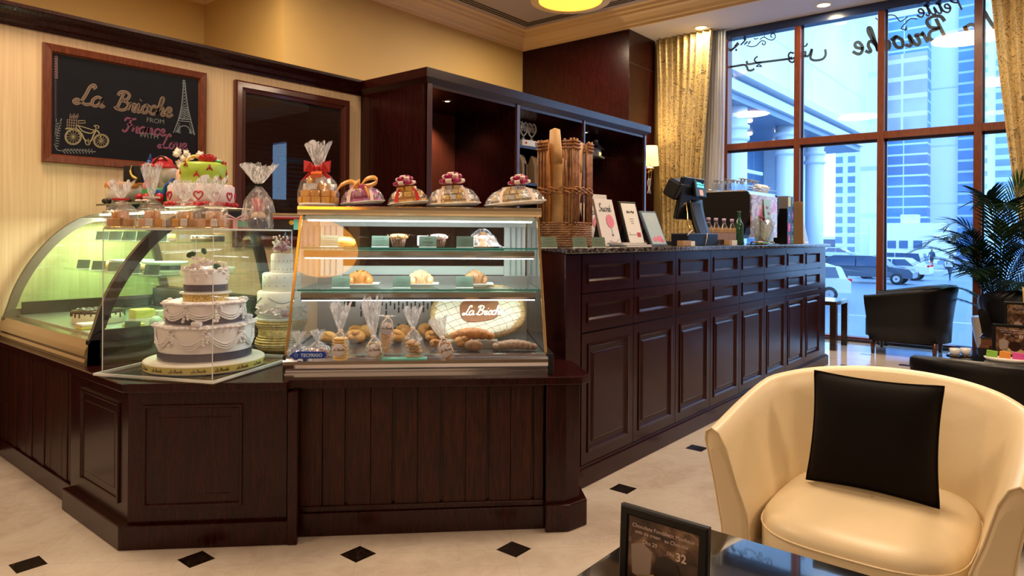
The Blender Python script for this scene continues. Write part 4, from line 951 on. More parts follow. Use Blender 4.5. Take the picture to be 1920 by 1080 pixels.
# ================================================================== CURVED GLASS CAKE CASE
YN, YF = 3.525, 4.90
CURV = [(1.195, .80), (1.215, .86), (1.245, .96), (1.30, 1.08), (1.37, 1.19), (1.455, 1.29), (1.56, 1.375), (1.66, 1.42), (1.75, 1.428)]
REAR = [(2.0, 1.425), (2.07, 1.20), (2.13, .94), (2.13, .80)]
def curved_case():
    t = thing('curved_cake_case', 'curved glass cake display case with black end frames, left of the wedding cake', 'display case', (1.65, 4.2, .682))
    K = lambda mb, name, mat, **k: kidify(mb.obj(name, mat, **k), t)
    cv = crom(CURV, 4)
    v = [(x, y, z) for y in (YN+.02, YF-.02) for x, z in cv]; n = len(cv)
    K(MB().add(v, [(i, i+1, n+i+1, n+i) for i in range(n-1)], None, 0, True), 'curved_glass', GLASS('curved_green_glass', (.91, .975, .88), .4))
    def frame(y0, y1, wd, mat, nm):
        outer = [(1.185, .683), (1.19, .80)]+cv[1:]+[(2.01, 1.428), (2.085, 1.2), (2.145, .94), (2.145, .683)]
        cx_, cz_ = 1.72, .95; inner = []
        for i, (x, z) in enumerate(outer):
            dx, dz = cx_-x, cz_-z; l = math.hypot(dx, dz); inner.append((x+dx/l*wd, z+dz/l*wd))
        inner = [(max(x, 1.24), max(z, .845)) for x, z in inner]
        inner[0] = (1.27, .845); inner[-1] = (2.09, .845)
        m = len(outer); vv = [(x, y, z) for y in (y0, y1) for L in (outer, inner) for x, z in L]; f = []
        for i in range(m-1):
            f += [(i, i+1, m+i+1, m+i), (2*m+i, 3*m+i, 3*m+i+1, 2*m+i+1), (i, 2*m+i, 2*m+i+1, i+1), (m+i, m+i+1, 3*m+i+1, 3*m+i)]
        f += [(0, m, 2*m-1, m-1), (2*m, 3*m-1, 4*m-1, 3*m)]; f += [(m, 3*m, 4*m-1, 2*m-1), (0, m-1, 3*m-1, 2*m)]
        return K(MB().add(vv, f), nm, mat)
    frame(YN, YN+.03, .055, C('black_end_frame', (.012, .010, .014), .18, coat=.5), 'end_frame')
    frame(YF-.03, YF, .05, C('brown_end_frame', (.10, .075, .055), .3, coat=.3), 'far_end_frame')
    side = [(1.22, .85)]+cv[2:]+[(2.0, 1.42), (2.07, 1.2), (2.12, .94), (2.12, .85)]
    for y in (YN+.012, YF-.015): K(MB().prism([(x, z) for x, z in side], 0, .004, Matrix(((1, 0, 0, 0), (0, 0, 1, y), (0, 1, 0, 0), (0, 0, 0, 1)))), 'end_glass', 'glassg')
    K(MB().box(1.73, 2.01, YN, YF, 1.425, 1.442), 'roof', C('roof_bronze', (.20, .16, .12), .2, metal=.5), bev=.004)
    K(MB().box(2.06, 2.13, YN+.03, YF-.03, .80, .94), 'rear_sill', 'black')
    sp = [(1.175, .683), (1.172, .70), (1.178, .715), (1.172, .73), (1.178, .76), (1.20, .80), (1.24, .80), (1.24, .683)]
    n = len(sp); K(MB().add([(x, YN, z) for x, z in sp]+[(x, YF, z) for x, z in sp], [(i, (i+1) % n, n+(i+1) % n, n+i) for i in range(n)]+[tuple(range(n)), tuple(range(2*n-1, n-1, -1))]), 'front_sill', C('bronze_sill', (.42, .30, .20), .18, metal=.9))
    K(MB().box(1.24, 2.13, YN+.03, YF, .683, .80), 'base', C('dark_base', (.05, .03, .02), .2, coat=.4))
    K(MB().box(1.26, 2.07, YN+.03, YF-.03, .80, .81), 'deck', 'steel')
    for z, x0, y0 in ((1.25, 1.60, YN+.06), (1.075, 1.50, YN+.06)):
        s_ = K(MB().box(x0, 2.02, y0, YF-.05, z, z+.007), 'shelf', 'glassg')
    K(MB().box(1.70, 1.74, YN+.04, YF-.04, 1.415, 1.425), 'roof_lamp', P('greenish_tube', (.8, 1, .8), .3, emit=(.80, 1, .70), es=5))
    K(MB().box(1.28, 2.08, YF-.06, YF-.04, .81, .885).box(2.03, 2.06, YN+.05, YF-.05, .81, .93), 'inner_kick', 'black')
    l = lamp_area('case_light', (1.74, (YN+YF)/2, 1.40), 1.25, 22, (.94, 1, .80), sy=.04, rot=(0, 0, PI/2))
curved_case()
# clear pane standing behind the cases lets the kitchen show; nothing opaque there

# ================================================================== CAKES, SWEETS AND BREAD
rnd = random.Random(7)
BA = R(25); BU = Vector((math.cos(BA), math.sin(BA), 0)); BV = Vector((-BU.y, BU.x, 0)); BC = Vector((1.384, 2.738, .684))
BLU, BLV, BH = .575, .555, .62
BTOP = .684+.018+BH
def acrylic_box():
    t = thing('acrylic_cover', 'clear acrylic box standing over the three tier wedding cake', 'display box', BC, BA)
    m = MB(); e = .004
    m.box(0, BLU, 0, e, .012, BH+.018).box(0, BLU, BLV-e, BLV, .012, BH+.018).box(0, e, e, BLV-e, .012, BH+.018).box(BLU-e, BLU, e, BLV-e, .012, BH+.018)
    m.obj('wall_panes', 'acryl', t)
    MB().box(0, BLU, 0, BLV, BH+.014, BH+.018).obj('top_pane', 'acryl', t)
    b = MB(); b.box(-.022, BLU+.022, -.022, BLV+.022, 0, .006); b.obj('base_tray', 'acryl', t)
    m = MB()
    for x in (0, BLU): 
        for y in (0, BLV): m.box(x-.0014, x+.0014, y-.0014, y+.0014, .012, BH+.02)
    for x in (0, BLU): m.box(x-.0012, x+.0012, 0, BLV, BH+.013, BH+.02)
    for y in (0, BLV): m.box(0, BLU, y-.0012, y+.0012, BH+.013, BH+.02)
    for x0, x1, y0, y1 in ((-.024, BLU+.024, -.024, -.012), (-.024, BLU+.024, BLV+.012, BLV+.024), (-.024, -.012, -.012, BLV+.012), (BLU+.012, BLU+.024, -.012, BLV+.012)): m.box(x0, x1, y0, y1, .004, .014)
    m.obj('edges', 'acryledge', t)
acrylic_box()
icing = C('white_icing', (.90, .86, .90), .5, sss=.15, bump=.1, bscale=120)
icing2 = C('ivory_icing', (.90, .86, .78), .5, sss=.1)
def flower(mb, c, r, tilt=(0, 0), mi=0, n=5, seed=0):
    for k in range(n):
        a = 2*PI*k/n+seed; T = TX(*c) @ Euler((tilt[0], tilt[1], 0)).to_matrix().to_4x4() @ TX(r*.55*math.cos(a), r*.55*math.sin(a), r*.12, rz=a, ry=-.5)
        mb.ell((0, 0, 0), (r*.5, r*.42, r*.12), T, mi, 8, 5)
def rose(mb, c, r, mi=0):
    T = TX(*c)
    for lay, (rr, z, n, an) in enumerate(((.75, 0, 6, .5), (.5, .18, 5, .9), (.25, .3, 3, 1.2))):
        for k in range(n):
            a = 2*PI*k/n+lay*.6; mb.ell((0, 0, 0), (r*.10, r*.46*(1-lay*.15), r*.40), T @ TX(r*rr*math.cos(a), r*rr*math.sin(a), r*z+r*.2, rz=a, ry=an*.7), mi, 8, 6)
    mb.ell((0, 0, r*.4), (r*.16, r*.16, r*.25), T, mi, 8, 6)
def ribbon_mat():
    m, nt, b = new_mat('diamante_ribbon'); v, x, y, z = xyz(nt)
    an = nd(nt, 'ARCTAN2', y, x); g = nd(nt, 'FRACT', nd(nt, 'MULTIPLY', an, 34)); h = nd(nt, 'FRACT', nd(nt, 'MULTIPLY', z, 170))
    k = nd(nt, 'MULTIPLY', nd(nt, 'GREATER_THAN', g, .55), nd(nt, 'GREATER_THAN', h, .5))
    nt.links.new(mixc(nt, k, (.035, .03, .07), (.5, .48, .6)), b.inputs['Base Color']); b.inputs['Roughness'].default_value = .25; b.inputs['Metallic'].default_value = .3; return m
M['diam'] = ribbon_mat()
def gold_sparkle():
    m, nt, b = new_mat('gold_sequin_band'); v, x, y, z = xyz(nt)
    c = ramp(nt, noise(nt, v, 260, 2), [(.4, (.45, .26, .05)), (.55, (.85, .6, .2)), (.66, (1, .92, .6))]); nt.links.new(c, b.inputs['Base Color']); b.inputs['Roughness'].default_value = .3; b.inputs['Metallic'].default_value = .5; return m
M['goldseq'] = gold_sparkle()
def wedding_cake():
    c = BC+BU*(BLU/2+.010)+BV*(BLV/2-.006)
    t = thing('wedding_cake', 'large white three tier wedding cake with dark sparkling ribbons inside the acrylic box', 'cake', (c.x, c.y, .692))
    t.scale = (1, 1, 1)
    MB().lathe([(.255, 0), (.259, .004), (.259, .036), (.253, .040), (.0, .040)], n=72).obj('cake_board', icing2, t)
    w = MB().lathe([(.2605, .006), (.2605, .034)], n=72, caps=False); o = w.obj('board_ribbon', C('yellow_satin', (.72, .62, .18), .3), t)
    m = MB()
    for k in range(11):
        a = -PI/2-1.7+k*.36-.3; X = TX(0, 0, .013) @ Matrix.Rotation(a, 4, 'Z') @ Matrix(((0, 0, 1, .2608), (1, 0, 0, -.03), (0, 1, 0, 0), (0, 0, 0, 1)))
        script(m, 'La Brioche', X, .0062, .0016, .0006, slant=.25, sp=.9, n=2)
    m.obj('ribbon_lettering', C('brown_ink', (.12, .06, .03), .5), t)
    def tier(z0, z1, r, rb, nm):
        o = MB().lathe([(r*.985, z0), (r*.975, z0+.01), (r, z1-.02), (r-.003, z1-.006), (r-.014, z1), (0, z1)], n=72).obj(nm, icing, t)
        MB().lathe([(r*.985+.003, z0+.006), (r*.98+.003, z0+.006+rb)], n=96, caps=False).obj('sparkling_ribbon', 'diam', t)
        return o
    def deco(z1, r, n, ph, drop):
        m = MB()
        for k in range(n):
            a0 = ph+2*PI*k/n; a1 = ph+2*PI*(k+1)/n
            for j, dz in enumerate((0, .010, .02)):
                pts = []
                for i in range(9):
                    u = i/8; a = a0+(a1-a0)*u; zz = z1-.03-dz-math.sin(PI*u)*drop; pts.append(((r+.004)*math.cos(a), (r+.004)*math.sin(a), zz))
                m.tube(pts, .0042, 6)
            for i in range(6):
                for q in range(2): aa = a0+rnd.uniform(-.09, .09); m.ell(((r+.004)*math.cos(aa), (r+.004)*math.sin(aa), z1-.02-i*.012), (.008, .008, .008), None, 0, 8, 5)
            flower(m, ((r+.003)*math.cos(a0), (r+.003)*math.sin(a0), z1-.012), .024, (0, 0), 0, 5, k); m.ell(((r+.005)*math.cos(a0), (r+.005)*math.sin(a0), z1-.005), (.014, .014, .013))
            for i in range(5): aa = a0+(a1-a0)*(i+1)/6; m.ell(((r+.002)*math.cos(aa), (r+.002)*math.sin(aa), z1-.006+.002*math.sin(i)), (.012, .012, .007), None, 0, 8, 5)
        m.obj('piped_swag', icing, t)
    tier(.040, .200, .202, .036, 'bottom_tier'); deco(.200, .202, 8, -2.0, .05)
    tier(.200, .302, .170, .034, 'middle_tier'); deco(.302, .170, 8, -1.75, .028)
    MB().lathe([(.098, .302), (.098, .335)], n=48, caps=False).obj('gold_band', 'goldseq', t)
    MB().lathe([(.112, .335), (.112, .341), (0, .341)], n=48).obj('separator_plate', 'white', t)
    tier(.341, .445, .094, .030, 'top_tier')
    ZS = -.032
    m = MB()
    for k in range(14): a = k*.45; m.ell((.092*math.cos(a), .092*math.sin(a), .442+.004*(k % 2)), (.014, .014, .010), None, 0, 8, 5)
    for k in range(18): a = rnd.uniform(-3, 0); m.ell((.095*math.cos(a), .095*math.sin(a), .395+rnd.uniform(0, .04)), (.009, .009, .006), None, 0, 6, 4)
    m.obj('piping', icing, t)
    m = MB(); 
    for k, (x, y, z, r_) in enumerate(((-.07, -.04, .485, .03), (-.03, -.05, .50, .034), (-.05, -.01, .52, .028), (.0, -.02, .50, .03), (-.085, .0, .475, .024), (-.02, .02, .52, .026))): flower(m, (x, y, z+ZS), r_, (-.7+.3*(k % 3), .3-.3*(k % 2)), 0, 5, k)
    m.obj('sugar_blossom', C('pinkish_petal', (.88, .76, .76), .5), t)
    m = MB(); rose(m, (.055, -.02, .453), .036); m.obj('sugar_rose', C('cream_petal', (.84, .76, .58), .5), t)
    m = MB(); 
    for x, y, z, rz in ((-.01, .0, .56, .5), (-.06, .02, .545, 2.6), (.02, -.06, .49, 0)): m.ell((x, y, z+ZS), (.022, .003, .014), None, 0, 10, 6, rz=rz, ry=.4)
    m.obj('leaf', C('dark_leaf', (.03, .08, .03), .4), t)
    m = MB(); rose(m, (.15, -.1, .212), .028); rose(m, (-.115, -.15, .205), .026); rose(m, (.13, -.10, .30), .022); m.obj('side_rose', icing, t)
wedding_cake()
def ivory_cake():
    t = thing('wedding_cake', 'tall ivory four tier cake with dotted piping on a wicker drum, between the two cases', 'cake', (2.05, 3.30, .683))
    def wick():
        m, nt, b = new_mat('golden_wicker'); v, x, y, z = xyz(nt)
        an = nd(nt, 'ARCTAN2', y, x); g = nd(nt, 'SINE', nd(nt, 'ADD', nd(nt, 'MULTIPLY', an, 26), nd(nt, 'MULTIPLY', nd(nt, 'FLOOR', nd(nt, 'MULTIPLY', z, 90)), 3.14159)))
        c = ramp(nt, nd(nt, 'ADD', nd(nt, 'MULTIPLY', g, .4), .5), [(.1, (.30, .16, .04)), (.6, (.80, .54, .18)), (.95, (.92, .72, .32))]); nt.links.new(c, b.inputs['Base Color']); b.inputs['Roughness'].default_value = .5; return m
    M['wickg'] = wick()
    m = MB(); 
    for k in range(13):
        z = .006+k*.0125; r = .125+.012*math.sin(k*.7); m.lathe([(r-.006, z), (r, z+.003), (r, z+.009), (r-.006, z+.012)], n=40, caps=False)
    m.lathe([(.118, 0), (.118, .165)], n=40).obj('wicker_drum', C('golden_cane', (.80, .52, .18), .5, var=.4, vscale=50), t)
    MB().lathe([(.135, .165), (.135, .172), (0, .172)], n=48).obj('board', 'white', t)
    for r, z0, z1, nm in ((.125, .172, .315, 'bottom_tier'), (.10, .315, .412, 'middle_tier'), (.057, .412, .515, 'top_tier')):
        MB().lathe([(r, z0), (r, z1-.008), (r-.008, z1), (0, z1)], n=56).obj(nm, icing2, t)
    d = MB()
    for r, z in ((.10, .345), (.10, .39), (.057, .43), (.057, .475)):
        for k in range(16): a = k*PI/8+z*9; d.ell((r*math.cos(a), r*math.sin(a), z), (.0028, .0028, .0028), None, 0, 6, 4)
    for k in range(4): a0 = k*PI/2+3.6; d.tube([((.126)*math.cos(a0+u), .126*math.sin(a0+u), .285-.03*math.sin(u/1.2*PI)) for u in [i*.15 for i in range(9)]], .0016, 5)
    d.obj('dot_piping', C('dark_dot', (.10, .07, .08), .4), t)
    m = MB(); m2 = MB(); m3 = MB()
    for k in range(26):
        a = rnd.uniform(2.9, 5.6); z = rnd.uniform(.175, .24); (flower(m, (.13*math.cos(a), .13*math.sin(a), z), rnd.uniform(.012, .022), (rnd.uniform(-1, 1), rnd.uniform(-1, 1)), 0, 5, k))
    for k in range(20):
        a = rnd.uniform(0, 6.28); r_ = rnd.uniform(0, .055); flower(m if k % 3 else m2, (r_*math.cos(a), r_*math.sin(a), .53+rnd.uniform(0, .045)), rnd.uniform(.018, .03), (rnd.uniform(-1, 1), rnd.uniform(-1, 1)), 0, 5, k)
    for k in range(10):
        a = rnd.uniform(0, 6.28); m3.tube([(0, 0, .52), (.05*math.cos(a), .05*math.sin(a), .585+rnd.uniform(0, .02))], .0015, 4); m.ell((.05*math.cos(a), .05*math.sin(a), .595+rnd.uniform(-.005, .015)), (.006, .006, .006), None, 0, 6, 4)
    rose(m2, (-.02, -.02, .535), .03); rose(m2, (-.05, -.125, .19), .02)
    m.obj('white_blossom', C('pinkish_petal', (1, 1, 1)), t); m2.obj('rose_blossom', C('dusty_rose', (.50, .20, .24), .5), t); m3.obj('stem', C('stem_green', (.12, .22, .08), .5), t)
ivory_cake()

# ---------------------------------------------------------------- gift bags of petit fours on the acrylic box
def film_bag(t, r, hb, hn, ht, rf, mat='cello', tail='cellotail', seed=0, sy=.85, n=36):
    # gathered film bag: body up to the neck at hn, fan above to ht
    wob = lambda a, k: 1+.035*math.sin(5*a+seed)+.03*math.sin(9*a+seed*2+k)
    MB().lathe([(r*.93, .004), (r, .02), (r*.99, hb*.4), (r*.86, hb*.72), (r*.5, hb*.95), (.010, hn)], n=n, sy=sy, wob=wob, caps=False).obj('film', mat, t)
    wf = lambda a, k: 1+(.22*math.sin(6*a+seed)+.14*math.sin(11*a+seed*3))*(k/3)
    def fn(u, v):
        a = 2*PI*u; rr = .008+(rf-.008)*v**.75; q = 1+(.25*math.sin(6*a+seed)+.15*math.sin(11*a+seed*2))*v
        return (rr*q*math.cos(a), rr*q*.45*math.sin(a), hn+(ht-hn)*v*(1+.10*math.sin(7*a+seed)))
    MB().grid(fn, 40, 7, closeu=True).obj('gathered_top', tail, t)
cubec = [C('peach_cube', (.85, .52, .34), .5), C('orange_cube', (.85, .42, .08), .5), C('pale_cube', (.82, .78, .76), .5), C('caramel_cube', (.62, .33, .10), .5)]
def petit_bag(px, label, hn, ht, rf, tie, seed, k):
    p = C0+_ray(px, CY)*2.985; rz = -.6
    t = thing('sweet_bag', label, 'bag of sweets', (p.x, p.y, BTOP+.002), rz, group='bags of petit fours on the acrylic box')
    MB().lathe([(.062, 0), (.064, .002), (.062, .005), (0, .005)], n=32).obj('gold_card', 'goldtrim', t)
    g = random.Random(seed); cols = [[], [], [], []]
    for j in range(7):
        a = j*2*PI/7+seed; r_ = .041 if j else 0
        cols[g.randrange(4)].append((r_*math.cos(a), r_*math.sin(a), .024))
    for j in range(3): a = j*2.1+seed; cols[g.randrange(4)].append((.022*math.cos(a), .022*math.sin(a), .058))
    for c_, ps in zip(cubec, cols):
        for x, y, z in ps: MB().cbox((x, y, z), (.027, .027, .034), rz=g.uniform(-.3, .3)).obj('petit_four', c_, t, bev=.003)
    film_bag(t, .068, .115, hn, ht, rf, 'cello2', seed=seed)
    if tie: MB().lathe([(.010, hn-.006), (.016, hn), (.010, hn+.006)], n=16).cbox((.02, -.008, hn), (.03, .006, .008), rz=.4).cbox((-.02, -.008, hn), (.03, .006, .008), rz=-.4).obj('tie', tie, t)
redr = C('red_satin', (.62, .015, .02), .35, sheen=.3)
petit_bag(226, 'smallest-topped cellophane sweet bag, red tie, leftmost on the acrylic box', .125, .205, .045, redr, 1, .085)
petit_bag(284, 'tall cellophane sweet bag with one bright orange cube, white tie, second from left', .135, .275, .035, C('white_satin', (.85, .82, .82), .35), 2, .235)
petit_bag(346, 'cellophane sweet bag without ribbon, third from left on the acrylic box', .115, .205, .05, C('white_satin', (1, 1, 1)), 3, .405)
petit_bag(400, 'cellophane sweet bag with the widest open top, in front of the hearts cake', .115, .225, .055, None, 4, .565)
def tied_jar_bag():
    p = (BC+BV*BLV).lerp(BC+BU*BLU, .80)
    t = thing('gift_bag', 'cellophane gift bag tied with black, holding a dark jar, before the slatted blind', 'gift bag', (p.x+.02, p.y+.03, BTOP+.002), -.6)
    MB().lathe([(.03, 0), (.045, .008), (.048, .03), (.04, .055), (.0, .056)], n=24).obj('dark_jar', C('blue_black_jar', (.02, .03, .09), .15, coat=.5), t)
    MB().ell((0, 0, .06), (.036, .036, .028)).obj('cream_ball', C('cream_ball', (.8, .62, .45), .5), t)
    m = MB()
    for a in (.3, 1.6, 3.0, 4.4): m.tube([(.01*math.cos(a), .01*math.sin(a), .08), (.03*math.cos(a), .03*math.sin(a), .15)], .006)
    m.obj('sweet_stick', C('pink_sweet', (.75, .25, .3), .4), t)
    film_bag(t, .078, .19, .215, .315, .075, 'cello', seed=6)
    MB().lathe([(.010, .207), (.018, .215), (.010, .223)], n=16).cbox((.03, -.01, .213), (.05, .006, .01), ry=.25).cbox((-.03, -.01, .213), (.05, .006, .01), ry=-.2).obj('black_tie', 'black', t)
tied_jar_bag()
def flat_boxes():
    p = (BC+BV*BLV).lerp(BC+BU*BLU, .70)+Vector((.09, .10, 0))
    t = thing('chocolate_box', 'teal and brown flat box tied with red and white ribbon behind the sweet bags', 'gift box', (p.x, p.y, BTOP+.002), -.55)
    MB().box(-.10, .10, -.045, .045, 0, .045).obj('box', C('brown_carton', (.32, .14, .08), .5), t, bev=.002)
    MB().box(-.05, .098, -.0465, -.045, .004, .041).obj('teal_panel', C('teal_card', (.16, .58, .46), .5), t)
    MB().box(-.09, .09, -.0475, -.0465, .0, .008).obj('red_stripe', redr, t)
    m = MB(); m.box(-.062, -.040, -.048, .047, -.0, .047)
    for sg in (-1, 1): m.tube(crom([(-.05, -.04, .05), (-.05+sg*.04, -.045, .07), (-.05+sg*.055, -.045, .052), (-.05, -.04, .048)], 5), .009, 8, flat=.4)
    m.obj('ribbon', C('pink_white_satin', (.82, .5, .55), .35), t)
    p = (BC+BV*BLV).lerp(BC+BU*BLU, .955)+Vector((.03, .02, 0))
    t = thing('chocolate_box', 'dark box with teal edge, yellow dot and red lettered ribbon beside the pastry case', 'gift box', (p.x, p.y, BTOP+.002), -.6)
    MB().box(-.065, .065, -.045, .045, 0, .052).obj('box', C('dark_carton', (.04, .025, .02), .4), t, bev=.002)
    MB().box(.03, .05, -.0465, -.045, .0, .052).obj('teal_panel', C('teal_card', (1, 1, 1)), t); MB().box(.05, .066, -.0465, -.045, 0, .052).obj('beige_panel', C('beige_card', (.62, .45, .28), .5), t)
    MB().lathe([(.012, 0), (.012, .001), (0, .001)], TX(.02, -.046, .035, rx=PI/2), n=20).obj('yellow_dot', C('yellow_card', (.8, .5, .05), .5), t)
    MB().box(-.067, .067, -.047, .046, .052, .060).obj('red_band', redr, t); MB().box(-.067, .067, -.048, .046, .060, .068).obj('pink_band', C('pink_satin', (.80, .55, .62), .4), t)
    MB().box(-.068, .07, -.05, .05, .070, .080).obj('board', C('kraft_board', (.68, .48, .26), .5), t)
flat_boxes()

# ---------------------------------------------------------------- decorated cakes on the roof of the curved case
RZ = 1.443
def stand(x0, x1, y0, y1):
    t = thing('cake_tray', 'dark flat tray on the roof of the curved case under the three far cakes', 'tray', ((x0+x1)/2, (y0+y1)/2, RZ))
    kidify(MB().box(x0, x1, y0, y1, RZ+.028, RZ+.040).obj('board', 'darkbrown', bev=.003), t)
    for y in (y0+.1, (y0+y1)/2, y1-.1): kidify(MB().box(x0+.04, x1-.06, y-.04, y+.04, RZ, RZ+.028).obj('block', 'black'), t)
stand(1.63, 2.02, 4.03, 4.72)
def top_cakes():
    z = RZ+.041
    t = thing('decorated_cake', 'white cake with orange drapes and a black square hat, leftmost on the curved case', 'cake', (1.745, 4.56, z), -.8)
    MB().lathe([(.108, 0), (.108, .118), (.10, .125), (0, .125)], n=40).obj('cake', icing2, t)
    m = MB()
    for k in range(9): a = k*2*PI/9; m.ell((.106*math.cos(a), .106*math.sin(a), .112), (.03, .012, .022), None, 0, 10, 6, rz=a+PI/2)
    m.lathe([(.112, .118), (.112, .13), (0, .13)], n=36).obj('orange_drape', C('orange_icing', (.90, .34, .05), .45), t)
    m = MB()
    for k in range(5): m.cbox((-.07+k*.035, -.02, .133), (.02, .16, .006), rz=.5)
    m.lathe([(.08, .13), (.085, .136), (0, .138)], TX(.03, 0, 0), n=24).obj('dark_stripe', C('dark_chocolate', (.04, .018, .012), .3), t)
    MB().cbox((.055, .0, .185), (.10, .10, .10)).obj('black_hat', C('black_icing', (.012, .010, .012), .4), t, bev=.004)
    m = MB(); m.tube(crom([(.06, -.06, .235), (.055, -.065, .20), (.07, -.075, .17), (.10, -.08, .15)], 4), [.002]*4+[.006]*5+[.009]*4, 6); m.obj('gold_tassel', C('gold_icing', (.70, .50, .10), .4), t)
    m = MB()
    for k in range(12): a = k*PI/6; m.ell((.112*math.cos(a), .112*math.sin(a), .014), (.022, .016, .016), None, 0, 8, 5)
    m.obj('black_base', C('black_icing', (1, 1, 1)), t)
    t = thing('decorated_cake', 'small green cake with coloured sugar toppers and white block, behind the tall sweet bag', 'cake', (1.85, 4.31, z), -.75)
    MB().lathe([(.105, 0), (.105, .085), (.10, .09), (0, .09)], n=36).obj('cake', C('green_icing', (.04, .40, .08), .45), t)
    MB().cbox((.04, .02, .135), (.12, .08, .11)).obj('white_block', icing2, t, bev=.006)
    MB().ell((-.055, -.07, .10), (.026, .02, .034)).ell((-.055, -.07, .145), (.018, .018, .02)).obj('pink_topper', C('pink_icing', (.85, .35, .42), .45), t)
    MB().ell((-.10, -.06, .035), (.024, .024, .022)).ell((-.045, -.10, .035), (.024, .024, .022)).ell((.03, -.11, .03), (.026, .02, .03)).obj('red_berry', C('red_icing', (.55, .02, .03), .4), t)
    MB().ell((-.10, -.06, .012), (.026, .026, .014)).ell((-.045, -.10, .012), (.026, .026, .014)).obj('cream_base', icing2, t)
    MB().tube(crom([(.05, -.10, .04), (.06, -.10, .10), (.085, -.09, .125), (.10, -.08, .15)], 4), .010).ell((.02, -.11, .06), (.03, .006, .02), ry=.6).obj('blue_topper', C('blue_icing', (.02, .10, .42), .4), t)
    MB().lathe([(.008, .0), (.065, .085), (.058, .088), (0, .088)], TX(.035, -.03, .125), n=24).obj('paper_cone', 'white', t)
    MB().lathe([(.072, 0), (.070, .014), (.052, .055), (.02, .075), (0, .078)], TX(.02, -.04, .21), n=28).ell((-.04, -.08, .223), (.05, .05, .012)).obj('red_hat', C('red_icing', (1, 1, 1)), t)
    MB().tube(crom([(-.015, -.095, .235), (.035, -.10, .28), (.07, -.06, .235)], 4), .006).obj('brown_band', C('dark_chocolate', (1, 1, 1)), t)
    MB().lathe([(.016, 0), (.0, .045)], TX(-.04, -.065, .255), n=12).ell((-.043, -.07, .245), (.016, .016, .016)).obj('blue_white_topper', C('blue_icing', (1, 1, 1)), t)
    # hearts and green tier
    t = thing('decorated_cake', 'two tier cake, hearts below and lime green above, topped with a red rose', 'cake', (1.84, 3.775, RZ+.001), -.65)
    MB().lathe([(.185, 0), (.185, .006), (0, .006)], n=48).obj('board', icing2, t)
    MB().lathe([(.172, .006), (.172, .118), (.160, .130), (0, .130)], n=64).obj('hearts_tier', C('pinkish_icing', (.88, .76, .78), .45), t)
    MB().lathe([(.118, .130), (.120, .235), (.105, .252), (0, .255)], TX(.01, .0, 0), n=56).obj('green_tier', C('lime_icing', (.42, .62, .06), .45), t)
    m = MB(); hr = C('crimson_icing', (.55, .015, .05), .4)
    hp = [(0, -.024), (-.018, -.004), (-.016, .012), (-.006, .014), (0, .006), (.006, .014), (.016, .012), (.018, -.004), (0, -.024)]
    for k in range(12):
        a = k*PI/6+.1; X = Matrix.Rotation(a, 4, 'Z') @ Matrix(((0, 0, 1, .1725), (1, 0, 0, 0), (0, 1, 0, .068), (0, 0, 0, 1)))
        m.tube([X @ Vector((x*1.15, y*1.15, .001)) for x, y in crom(hp, 3)], .0036, 6)
        b0 = a+PI/12; pts = [(.168*math.cos(b0+u), .168*math.sin(b0+u), .122-.022*math.cos(u/.26*PI/2)*1.0) for u in [-.26+i*.065 for i in range(9)]]; 
        if k % 2: m.tube(pts, .0035, 6)
    m.obj('heart', hr, t)
    m = MB()
    for k in range(34): a = k*2*PI/34; m.ell((.178*math.cos(a), .178*math.sin(a), .016+.004*(k % 2)), (.017, .012, .013), None, 0, 8, 5)
    m.obj('red_border', C('red_icing', (1, 1, 1)), t)
    m = MB()
    for k in range(16):
        a = k*.55+.2; z = .155+.075*((k*7) % 5)/4; X = TX(.01) @ Matrix.Rotation(a, 4, 'Z')
        for q in (-.6, 0, .6): m.ell((.120, .012*q, z+.012*(1-abs(q))), (.004, .006, .016), X, 0, 6, 4, rx=q)
    for k in range(4): m.ell((.118*math.cos(k*.4-.3), .118*math.sin(k*.4-.3), .25), (.008, .008, .02), None, 0, 6, 4, ry=.5)
    m.obj('red_leaf_deco', C('rust_icing', (.40, .04, .02), .45), t)
    m = MB(); rose(m, (.035, -.035, .26), .052); m.obj('red_rose', C('red_icing', (1, 1, 1)), t)
    MB().ell((.09, -.03, .262), (.025, .018, .010)).obj('rose_leaf', C('mint_icing', (.2, .55, .3), .4), t)
    # cake with a golden ring behind
    t = thing('decorated_cake', 'peach cake with white flowers and a golden ring, behind the red rose cake', 'cake', (1.88, 4.02, RZ+.041), -.7)
    t.location = (1.94, 4.11, RZ+.041)
    MB().lathe([(.085, 0), (.085, .185), (.075, .20), (0, .20)], n=36).obj('cake', C('peach_icing', (.86, .62, .44), .5), t)
    m = MB().tube([(.02+.045*math.cos(a), -.02+.02*math.sin(a), .24+.045*math.sin(a)) for a in [2*PI*i/20 for i in range(20)]], .011, 8, closed=True); m.obj('golden_ring', C('gold_icing', (1, 1, 1)), t)
    m = MB()
    for k, (x, y, z) in enumerate(((-.05, -.03, .215), (-.07, 0, .24), (-.05, .0, .27), (-.08, -.02, .29), (.0, -.05, .215), (-.03, 0, .30), (.05, -.01, .295), (-.01, 0, .275), (-.075, -.01, .31))): flower(m, (x, y, z), .024, (-.9, .3*(k % 3-1)), 0, 5, k); m.ell((x, y, z), (.016, .016, .016))
    m.obj('white_flower', icing2, t)
top_cakes()

